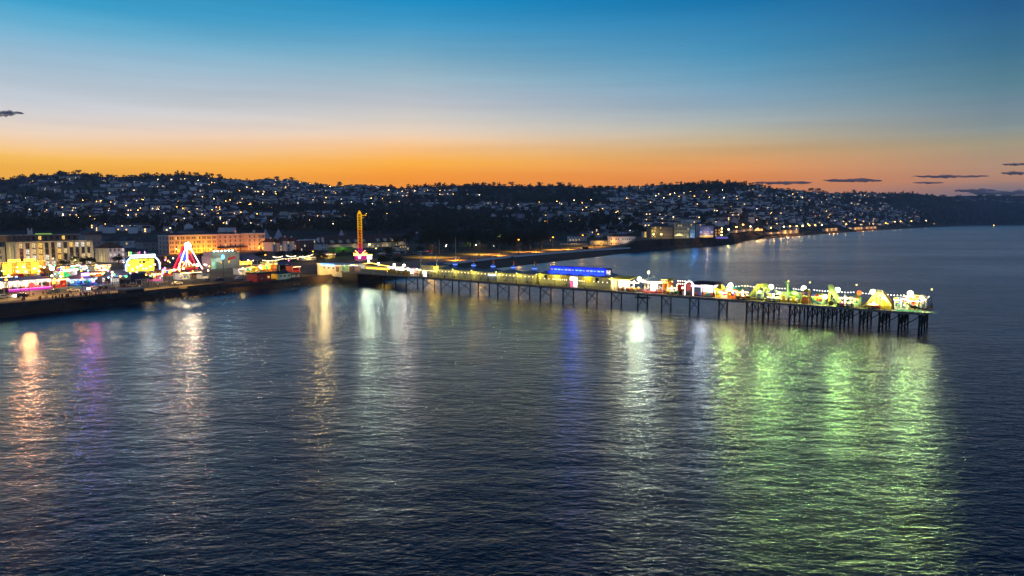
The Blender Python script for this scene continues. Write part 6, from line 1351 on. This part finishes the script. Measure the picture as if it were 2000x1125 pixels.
o, w, h, d = block2('manor_annex', 'yellow lit low annex at the left end of the mansion', 1258, 1272, 464, 452, 10, M['cream'], M['tile'], 2, 3, 'flat', ('winy', 'glass'), (1, 1), z=ZH); lamp('POINT', o, (w / 2, -5, 3), (1, .7, .12), 1500, .4)
o, w, h, d = block2('mansion', 'broad dark mansion with lit lower windows and a hipped roof on the rocky point', 1271, 1314, 465.5, 436, 16, mat('brown_stone', (.22, .17, .13), .8, .25, .6), M['slate'], 4, 8, 'hip', ('glass', 'win', 'winy'), (6, 1, 1), z=ZH, chim=3)
lamp('POINT', o, (w * .15, -5, 8), (1, .8, .15), 1500, .5); lamp('POINT', o, (w * .7, -6, 3), (1, .7, .3), 900, .5)
for x in (.1, .45): MB().ball((w * x, -2, h * .35), 1.0, 8, 5).build('lit_globe', G['yellamp'], o)
o, w, h, d = block2('castle_wing', 'pale crenellated castle like wing in the middle of the point', 1318, 1346, 465.5, 436, 16, M['stone'], M['stone'], 4, 6, 'flat', ('glass', 'win'), (5, 1), z=ZH)
for k in range(9): MB().box(w * k / 9 + .1, w * k / 9 + .8, -.4, .3, h + .5, h + 1.5).build('merlon', M['stone'], o)
lamp('POINT', o, (w * .15, -6, 4), (1, .9, .3), 1900, .5); lamp('POINT', o, (w * .8, -6, 3), (1, .9, .4), 800, .5)
tn = MB().hip(-w * .1, w * .45, -9, -2, 3.0, 2.6, 3.5, 3.4).build('lit_marquee', glow('lit_canvas', (1, .85, .35), 1.2), o)
o, w, h, d = block2('round_tower', 'narrow blue lit tower right of the castle wing', 1347, 1357, 465, 434, 8, M['stone'], M['stone'], 4, 2, 'flat', ('glass', 'winy'), (3, 1), z=ZH); lamp('POINT', o, (w / 2, -5, 4), (.2, .5, 1), 1200, .5); lamp('POINT', o, (w / 2 + 4, -6, 1.5), (.1, .3, 1), 600, .5)
o, w, h, d = block2('balcony_hotel', 'lilac balconied hotel block with an orange lit terrace at the right of the point', 1366, 1393, 464, 440, 12, mat('lilac_render', (.46, .42, .55), .75, .1, .5), M['slate'], 3, 5, 'flat', ('glass', 'winb'), (3, 1), z=ZH)
for k in range(3): MB().box(0, w, -1.6, 0, h * k / 3 + 2.6, h * k / 3 + 2.9).build('balcony', M['white'], o)
MB().box(.5, w - .5, -.4, -.1, .6, 2.4).build('lit_terrace', G['winy'], o); lamp('POINT', o, (w / 2, -4, 2), (1, .6, .25), 1500, .5); lamp('POINT', o, (w / 2, -6, 8), (.65, .6, 1), 650, .5)
o, w, h, d = block2('brown_house', 'brown end house with orange lamps at the tip of the rocky point', 1395, 1407, 463, 442, 10, M['brick'], M['tile'], 3, 2, 'hip', ('winy', 'glass'), (1, 1), z=ZH)
for k in range(3): MB().ball((w + 1, -1, 2.5 + 4 * k), .8, 8, 5).build('lamp_globe', glow('amber_globe', (1, .6, .15), 22), o)
for k, px in enumerate((1403, 1410, 1417)): o = thing('garden_tent', ['violet lit garden tent nearest the brown end house', 'middle violet lit garden tent on the point', 'violet lit garden tent at the tip of the point'][k], 'tent', at(px, 466, ZH + .0), 0); MB().hip(-2.4, 2.4, -2.2, 2.2, 1.9, 1.8, 2.2, 2.0).build('roof', M['canvas'], o); MB().box(-2.2, 2.2, -2, 2, 0, 1.9).build('wall', glow('violet_canvas', (.3, .2, .9), .5), o)
lamp('SPOT', o, (0, -2, 3), (1, .7, .4), 900, .5, (-.6, -1, -.2), 60)
tag(MB().hip(-3.2, 3.2, -1.4, 1.4, 0, 2.3, .6, .3).build('dark_van', M['black'], None, at(1143, 486.5, 4), .6), 'dark parked van on the orange promenade by the fifth lamp', 'van')
# beach side terraces on the far shore: warm lit low rows behind the lamps
for k, (a, b_, lab) in enumerate(((1432, 1470, 'low orange lit terrace wall first on the far beach'), (1474, 1490, 'short orange lit kiosk row on the far beach'), (1500, 1540, 'long orange lit beach hut row in the bay'), (1612, 1636, 'lit pale seafront terrace far along the bay'), (1668, 1685, 'bright amber lit far seafront building'), (1690, 1712, 'pale far seafront terrace right of the amber one'), (1528, 1560, 'second long orange lit row behind the beach huts'))):
    c0 = ray(a, 450); c_ = c0.x / c0.y; Y = wallY(c_) + 16; p = Vector((c_ * Y, Y, land_z(c_ * Y, Y))); w = (b_ - a) / FPX * Y * 1.0; hh = 3.4 if k < 3 else 7
    c1 = ray(b_, 450); cb = c1.x / c1.y; Y2 = wallY(cb) + 16; q = Vector((cb * Y2, Y2, 0)); yaw = math.atan2(q.y - p.y, q.x - p.x); w = (Vector((q.x, q.y, 0)) - Vector((p.x, p.y, 0))).length
    o = thing('beach_terrace', lab, 'building', p, yaw); MB().box(0, w, 0, 7, 0, hh).build('wall', M['cream'], o); MB().box(-.3, w + .3, -.3, 7.3, hh, hh + .5).build('roof', M['tile'], o)
    for x in (.15, .5, .85): lamp('POINT', o, (w * x, -5, 3.5), (1, .45, .1), 3000 * (1 + Y / 2500), .6)
# parasol shelter, hedges, lit tree and parked cars by the lawn
p = at(1015, 497, 4); o = thing('parasol_shelter', 'round thatched parasol shelter lit orange on the promenade', 'shelter', p); MB().lathe([(3.4, 2.4), (3.3, 2.55), (.3, 4.2), (.05, 4.4)], 16).build('roof', mat('thatch', (.42, .3, .14), .9, .3, 2), o); MB().lathe([(.12, 0), (.1, 2.6)], 8).build('post', M['trunk'], o)
for k in range(4): MB().box(-.5, .5, -.2, .2, 0, .5).build('bench', M['timber'], o, (2.2 * cos(k * 1.57), 2.2 * sin(k * 1.57), 0), k * 1.57)
p = at(910, 480, 4); o = tree(p, 9, 3.6, 'small tree lit bright green from below on the park lawn', None); lamp('POINT', o, (.5, -4.5, 2.2), (.55, 1, .08), 1500, .3); lamp('POINT', o, (-2.6, -3, 4.0), (.75, 1, .2), 500, .3)
for px, h, lab in ((858, 12, 'bare flagpole just left of the second path lamp'), (890, 14, 'bare flagpole on the lawn edge by the lit tree'), (973, 13, 'tall mast with side lamps on the park lawn'), (1036, 14, 'white flagpole before the dark park trees'), (792, 13, 'slim flagpole behind the cream pier block')):
    p = at(px, 497 if px < 900 else 487, 4); o = thing('flag_pole', lab, 'flagpole', p); MB().lathe([(.14, 0), (.08, h), (.16, h + .1), (.02, h + .3)], 6).build('pole', M['white'], o); MB().box(-.5, .5, -.5, .5, 0, .3).build('base', M['concrete'], o)
    if px == 973: MB().box(.1, 1.2, -.2, .2, h - .4, h).build('lamp_head', G['yellamp'], o); lamp('POINT', o, (.8, -.6, h - .6), (.9, 1, .4), 700, .3)
for px, py, lab in ((872, 487, 'small white park lamp on a short post, upper one'), (871, 490, 'small white park lamp on a short post, lower one'), (965, 489, 'white lit park lamp by the pale path'), (930, 487, 'dim park lamp between the lit tree and the path')):
    p = at(px, py, 4); o = thing('park_lamp', lab, 'lamp', p); MB().lathe([(.1, 0), (.06, 4)], 6).build('post', M['steel'], o); MB().ball((0, 0, 4.2), .35, 8, 5).build('globe', glow('park_globe', (1, .95, .7), 14), o); lamp('POINT', o, (0, 0, 4.3), (1, .9, .5), 520, .35)
# lit bushes near the pier start
for px, py, h, wd, lab in ((748, 522, 7, 5.5, 'olive lit round tree above the boarded pier screen'), (776, 519, 6, 4, 'darker tree behind the pier floodlights'), (620, 512, 7, 4.5, 'tree lit orange by the lamp behind the entrance building'), (634, 511, 6, 4, 'small tree right of the orange lamp'), (596, 506, 6, 5, 'dark tree behind the warm bulbs'), (575, 504, 7, 4.5, 'dark tree below the timbered gables'), (548, 506, 6, 4.5, 'round dark tree below the white gabled houses'), (510, 507, 6, 6, 'round dark tree before the amber hotel end'), (486, 508, 5, 6, 'low wide dark tree before the amber hotel'), (400, 512, 6, 5, 'dark tree lit amber beside the funhouse'), (150, 520, 6, 6, 'dark tree before the modern hotel, right'), (172, 519, 6, 5, 'dark tree at the right corner of the modern hotel'), (125, 523, 5, 5, 'low dark tree before the modern hotel'), (232, 517, 6, 5, 'dark tree before the corner building'), (668, 500, 6, 5, 'dark tree behind the green stall'), (760, 500, 7, 6, 'dark tree in front of the inn, right'), (820, 495, 6, 5, 'dark round tree beside the parked cars')):
    tree(at(px, py, 4), h, wd, lab, None)
for i, (a, b_) in enumerate(((652, 700), (700, 745), (560, 640))):
    p, w = span(a, b_, 497, 4.0); o = thing('hedge', ['clipped dark hedge behind the green stall', 'clipped dark hedge behind the drop tower', 'long low hedge in front of the timbered houses'][i], 'hedge', p, YAW)
    mb = MB(); rr = random.Random(i)
    for k in range(500):
        c_ = Vector((rr.uniform(0, w), rr.uniform(0, 2), rr.uniform(.1, 2.4))); a_ = Vector((rr.gauss(0, 1), rr.gauss(0, 1), rr.gauss(0, 1))).normalized() * .45; b2 = a_.cross(Vector((rr.gauss(0, 1), rr.gauss(0, 1), rr.gauss(0, 1)))).normalized() * .3
        mb.add([c_ - a_, c_ + b2, c_ + a_, c_ - b2], [(0, 1, 2, 3)])
    mb.build('foliage', M['hedge'], o)

# ---------------------------------------------------------------- cars
CARB = MB().xz([(-2.1, .35), (-2.15, .75), (-1.9, .95), (-1.2, 1.0), (-.7, 1.45), (.75, 1.48), (1.35, 1.02), (2.0, .9), (2.15, .65), (2.1, .32)], -.85, .85)
CARG = MB().xz([(-1.12, 1.02), (-.68, 1.40), (.72, 1.42), (1.22, 1.03)], -.87, .87)
WHEEL = MB().lathe([(.33, -.11), (.33, .11), (.18, .13)], 12)
car_cols = {'silver': mat('silver_paint', (.5, .5, .52), .3, .05, 1, .4), 'white': mat('white_car_paint', (.7, .7, .7), .3, .05), 'dark blue': mat('navy_car_paint', (.02, .03, .09), .25, .05), 'black': mat('black_car_paint', (.012, .012, .014), .25, .05), 'red': mat('red_car_paint', (.35, .02, .02), .3, .05), 'grey': mat('grey_car_paint', (.14, .14, .15), .3, .05)}
car_mesh = {c_: CARB.mesh('car_body', m) for c_, m in car_cols.items()}; glass_me = CARG.mesh('window', M['glass']); wheel_me = WHEEL.mesh('wheel', M['rubber'])
hl_off = MB().box(-.06, .03, -.2, .2, -.08, .08).mesh('headlight', M['white']); hl_on = MB().ball((0, 0, 0), .3, 8, 5).mesh('headlight', G['head']); tl = MB().box(-.03, .06, -.2, .2, -.08, .08).mesh('tail_light', M['red']); tl_on = MB().box(-.03, .1, -.22, .22, -.1, .1).mesh('tail_light', G['tail'])
def car(p, yaw, colr, label, on=False, brake=False, group='cars'):
    o = thing('parked_car' if not on else 'moving_car', label, 'car', p, yaw, group); link('body', car_mesh[colr], o); link('window', glass_me, o)
    for x in (-1.35, 1.3):
        for y in (-.8, .8): w_ = link('wheel', wheel_me, o, (x, y, .33)); w_.rotation_euler = (pi / 2, 0, 0)
    for y in (-.6, .6): link('headlight', hl_on if on else hl_off, o, (2.14, y, .66)); link('tail_light', tl_on if brake else tl, o, (-2.15, y, .72))
    if on: lamp('SPOT', o, (2.3, 0, .7), (1, .93, .7), 1600, .2, (1, 0, -.08), 60)
ROADA = YAW + pi
for px, py, c_, lab, on, b_ in ((5, 583, 'silver', 'silver car at the left edge of the road', False, False), (42, 580, 'dark blue', 'car with bright headlights coming along the road', True, False), (103, 573, 'dark blue', 'dark blue car on the road below the white dodgem ride', False, False), (143, 570, 'silver', 'silver car below the prize stall', False, False), (184, 566, 'white', 'white car with lamps lit below the blue ride', True, False), (199, 565, 'black', 'black car just behind the white car', False, False), (346, 556, 'white', 'white car on the road below the red stalls', False, False), (428, 549, 'dark blue', 'dark car with a white outline by the funhouse', False, False), (467, 546, 'white', 'white car near the red beach hut', False, False), (246, 560, 'black', 'black car by the dark tent', False, False), (258, 560, 'grey', 'grey car with a blue lamp by the dark tent', False, False)):
    car(at(px, py, 4.03), ROADA + (.0 if on else pi), c_, lab, on, b_, 'cars on the fairground road')
k = 0
for px in range(742, 842, 7):
    for r_ in (0, 1):
        k += 1
        if R.random() < .2: continue
        c_ = R.choice(list(car_cols)); car(at(px + R.uniform(-1, 1), (502 if r_ else 497) - (px - 742) * .05, 4), YAW + pi / 2 + R.uniform(-.05, .05), c_, f"{c_} car in the {'nearer' if r_ else 'farther'} row of the car park beyond the pier", False, px > 825 and r_ == 0, 'cars in the car park')

# ---------------------------------------------------------------- people
def person_mesh(pose, top, legs):
    """one skinned body from the pelvis up, coloured by clothing"""
    s = pose; sw = .22 if s == 'walk' else .06
    vs = [(0,0,.95), (0,0,1.15), (0,-.01,1.36), (0,0,1.50), (0,-.02,1.60), (0,-.02,1.72),
          (-.18,0,1.40), (-.24, .03 if s != 'walk' else -.12, 1.14), (-.25, -.08 if s != 'walk' else -.24, .90), (-.25, -.10 if s != 'walk' else -.27, .80),
          (.18,0,1.40), (.24, .02 if s != 'walk' else .12, 1.14), (.25, -.06 if s != 'walk' else .16, .90), (.25, -.08 if s != 'walk' else .17, .80),
          (-.10,0,.90), (-.11,-sw*.7,.50), (-.11, -sw*.4 if s != 'walk' else -.1, .08), (-.11, -.16 - sw*.4, .03),
          (.10,0,.90), (.11,sw*.5,.50), (.11, sw if s != 'walk' else .30, .08), (.11, sw - .14 if s != 'walk' else .16, .03)]
    es = [(0,1),(1,2),(2,3),(3,4),(4,5),(2,6),(6,7),(7,8),(8,9),(2,10),(10,11),(11,12),(12,13),(0,14),(14,15),(15,16),(16,17),(0,18),(18,19),(19,20),(20,21)]
    rad = [.15,.14,.15,.065,.10,.085,.075,.05,.04,.035,.075,.05,.04,.035,.10,.065,.045,.035,.10,.065,.045,.035]
    me = bpy.data.meshes.new('tmp'); me.from_pydata(vs, es, []); o = bpy.data.objects.new('tmp', me); COL.objects.link(o)
    o.modifiers.new('skin', 'SKIN'); o.modifiers.new('sub', 'SUBSURF').levels = 1
    for k, v in enumerate(me.skin_vertices[0].data): v.radius = (rad[k], rad[k] * (.75 if k in (0, 1, 2) else 1)); v.use_root = (k == 0)
    dg = bpy.context.evaluated_depsgraph_get(); r_ = bpy.data.meshes.new_from_object(o.evaluated_get(dg)); bpy.data.objects.remove(o)
    for m in (top, legs, M['skin'], M['black']): r_.materials.append(m)
    for f in r_.polygons:
        z = f.center.z; x = abs(f.center.x); f.material_index = 3 if z > 1.68 or z < .07 else 2 if z > 1.47 or (z < .88 and x > .2) else 0 if z > .95 or x > .2 else 1
        f.use_smooth = True
    r_.name = 'person_body'; return r_
tops = {'dark': M['black'], 'blue': mat('blue_cloth', (.04, .07, .18), .85), 'white': mat('white_cloth', (.55, .55, .55), .85), 'red': mat('red_cloth', (.3, .03, .03), .85), 'grey': mat('grey_cloth', (.12, .12, .13), .85)}
jeans = mat('denim', (.03, .04, .08), .85)
PM = {(p_, t_): person_mesh(p_, tops[t_], jeans if t_ != 'dark' else M['steel']) for p_ in ('stand', 'walk') for t_ in tops}
def person(p, where, group, yaw=None):
    pose = R.choice(['stand', 'walk']); t_ = R.choices(list(tops), [5, 2, 2, 1, 3])[0]
    o = link('person', PM[pose, t_], None, p, R.uniform(0, 6.28) if yaw is None else yaw); s = R.uniform(.9, 1.05); o.scale = (s, s, s)
    return tag(o, f"person in {'a ' + t_ + ' top' if t_ != 'dark' else 'dark clothes'} {'walking' if pose == 'walk' else 'standing'} {where}", 'person', group)
def land_p(px, off):
    b_ = interp(WL, px); p = at(px, b_, 4); q = p + UY * off; q.z = land_z(q.x, q.y) + .02; return q
for i in range(105): px = R.choice([R.uniform(95, 240), R.uniform(290, 470), R.uniform(60, 480)]); person(land_p(px, R.uniform(1.2, 8)), 'by the sea wall ' + ('below the left rides' if px < 215 else 'below the dark tent' if px < 330 else 'below the swinging ride and funhouse'), 'people along the sea wall')
for i in range(40): px = R.uniform(110, 560); person(land_p(px, R.uniform(19, 30)), 'among the fairground stalls', 'people in the funfair')
for px, py in ((575, 555), (579, 556), (583, 555), (588, 553), (592, 554), (597, 553), (635, 551.5), (637, 550), (654, 552.5), (657, 553), (572, 563), (604, 561), (466, 573), (469, 572)):
    p = at(px, py, 1.2); p.z = max(.0, land_z(p.x, p.y)); person(p, 'on the sand ' + ('at the entrance steps' if px < 600 else 'below the entrance building' if px < 660 else '') if px > 570 else 'on the beach at the water edge', 'people on the beach')
for i in range(60):
    px = R.choice([R.uniform(806, 846), R.uniform(846, 1190), R.uniform(1195, 1345), R.uniform(1345, 1800), R.uniform(1400, 1800)]); t_ = R.uniform(.6, 1.8) if px < 1400 else R.uniform(.6, 12)
    person(P(ps(px, t_), t_), 'on the pier ' + ('by the cream block' if px < 850 else 'along the cream pavilions' if px < 1192 else 'among the lit rides' if px < 1400 else 'on the wide pier head'), 'people on the pier')
for i in range(34):
    px = R.uniform(840, 1180); b_ = interp(WL, px); person(at(px, b_ - R.uniform(1, 5), 4.02), 'on the orange lit promenade beyond the pier', 'people on the far promenade')
# gulls resting on the water
gb = MB().path([(-.28, 0, .06), (-.15, 0, .08), (.05, 0, .09), (.17, 0, .13), (.22, 0, .24), (.30, 0, .25), (.36, 0, .23)], [.02, .08, .10, .06, .05, .045, .01], 8).mesh('gull', M['black'], True)
for i in range(52):
    px = R.gauss(1290, 75) if i < 40 else R.uniform(200, 1500); py = R.uniform(735, 900) if i < 40 else R.uniform(650, 900)
    o = link('gull', gb, None, at(px, py, .05), R.uniform(0, 6.28)); o.scale = (.8,) * 3; tag(o, 'dark gull resting on the sea ' + ('between the white and green reflections' if 1150 < px < 1480 else 'away from the flock'), 'gull', 'gulls on the sea')
# a small boat moored far out
p = at(1941, 443.5, 0); o = thing('fishing_boat', 'tiny lit boat moored off the far right shore', 'boat', p, .4); MB().xz([(-5, 1.4), (-4.2, -.3), (4, -.3), (5.6, 2.2)], -1.5, 1.5).build('hull', M['white'], o); MB().box(-3, .5, -1.1, 1.1, 1.5, 3.6).build('cabin', M['white'], o); MB().tube((-1, 0, 3.6), (-1, 0, 8), .1).build('mast', M['steel'], o); MB().ball((-1, 0, 8.2), 1.0, 8, 5).build('mast_lamp', G['faro'], o)

# ---------------------------------------------------------------- clouds and a vapour trail
cm = bpy.data.materials.new('cloud_vapour'); cm.use_nodes = True; t = cm.node_tree; b = t.nodes['Principled BSDF']; b.inputs['Base Color'].default_value = (.30, .32, .42, 1); b.inputs['Roughness'].default_value = 1; b.inputs['Specular IOR Level'].default_value = 0
lw = N(t, 'ShaderNodeLayerWeight'); lw.inputs[0].default_value = .35; tc_ = N(t, 'ShaderNodeTexCoord'); nz = N(t, 'ShaderNodeTexNoise'); nz.inputs['Scale'].default_value = .006; nz.inputs['Detail'].default_value = 5; mp = N(t, 'ShaderNodeMapping'); mp.inputs['Scale'].default_value = (.35, 1, 2.5)
t.links.new(tc_.outputs['Object'], mp.inputs[0]); t.links.new(mp.outputs[0], nz.inputs['Vector'])
ml = N(t, 'ShaderNodeMath', operation='SUBTRACT'); ml.inputs[0].default_value = 1.25; t.links.new(lw.outputs['Facing'], ml.inputs[1])
m2 = N(t, 'ShaderNodeMath', operation='MULTIPLY'); t.links.new(ml.outputs[0], m2.inputs[0]); t.links.new(nz.outputs[0], m2.inputs[1])
mr = N(t, 'ShaderNodeMapRange'); t.links.new(m2.outputs[0], mr.inputs[0]); mr.inputs[1].default_value = .28; mr.inputs[2].default_value = .62; mr.inputs[4].default_value = .85; t.links.new(mr.outputs[0], b.inputs['Alpha'])
CLY = 14000.0
for px, py, w, h, lab in ((4, 221, 84, 13, 'dark wispy cloud at the left edge above the orange glow'), (1528, 357, 118, 8, 'thin grey cloud resting just above the wooded ridge'), (1665, 352, 116, 9, 'long flat grey cloud right of the wooded ridge'), (1856, 344.5, 152, 7, 'longest thin grey cloud high over the far headland'), (1812, 357, 62, 5, 'small faint cloud below the longest thin cloud'), (1905, 372, 84, 9, 'blue grey cloud low over the far bay'), (1985, 321, 58, 6, 'short dark cloud at the right edge, upper'), (1984, 338, 60, 8, 'short grey cloud at the right edge, lower'), (1965, 377, 150, 13, 'wide pale blue bank on the right horizon')):
    c0 = ray(px, py); Y = CLY; p = Vector((c0.x / c0.y * Y, Y, CAM_H + c0.z / c0.y * Y)); s = Y / FPX; n_ = 18; pts = []; rad = []; rr = random.Random(int(px))
    for k in range(n_ + 1): u = -1 + 2 * k / n_; pts.append((u * w / 2 * s, rr.uniform(-20, 20), rr.uniform(-.12, .12) * h * s)); rad.append(max(1, h * .5 * s * (1 - u * u) ** .6 * rr.uniform(.6, 1.15)))
    o = MB().path(pts, rad, 12).build('cloud', cm, None, p, 0, True); tag(o, lab, 'cloud', 'low clouds in the sunset sky')
trail_m = bpy.data.materials.new('trail_vapour'); trail_m.use_nodes = True; t = trail_m.node_tree; t.nodes.clear(); tr_ = N(t, 'ShaderNodeBsdfTranslucent'); tr_.inputs[0].default_value = (.55, .95, 1, 1); df = N(t, 'ShaderNodeBsdfDiffuse'); df.inputs[0].default_value = (.55, .95, 1, 1); ad = N(t, 'ShaderNodeAddShader'); t.links.new(tr_.outputs[0], ad.inputs[0]); t.links.new(df.outputs[0], ad.inputs[1]); t.links.new(ad.outputs[0], N(t, 'ShaderNodeOutputMaterial').inputs[0])
c0 = ray(1335, 89); Y = 11000; p = Vector((c0.x / c0.y * Y, Y, CAM_H + c0.z / c0.y * Y)); s = Y / FPX
o = MB().path([(-8.5 * s, 0, -.3 * s), (-3 * s, 0, 0), (3 * s, 0, .5 * s), (8.5 * s, 0, .8 * s)], [.6 * s, .7 * s, .5 * s, .3 * s], 8).build('vapour_trail', trail_m, None, p); tag(o, 'short pale cyan vapour trail alone in the blue sky', 'vapour trail')

# ---------------------------------------------------------------- evening haze
hz_m = bpy.data.materials.new('haze_air'); hz_m.use_nodes = True; t = hz_m.node_tree; t.nodes.clear()
pvn = N(t, 'ShaderNodeVolumePrincipled'); pvn.inputs['Color'].default_value = (.72, .82, 1, 1); pvn.inputs['Density'].default_value = 8e-5; pvn.inputs['Anisotropy'].default_value = 0.0
t.links.new(pvn.outputs[0], N(t, 'ShaderNodeOutputMaterial').inputs['Volume'])
setting(MB().box(-6000, 6000, -600, 5900, -9, 330).build('haze', hz_m), 'stuff')
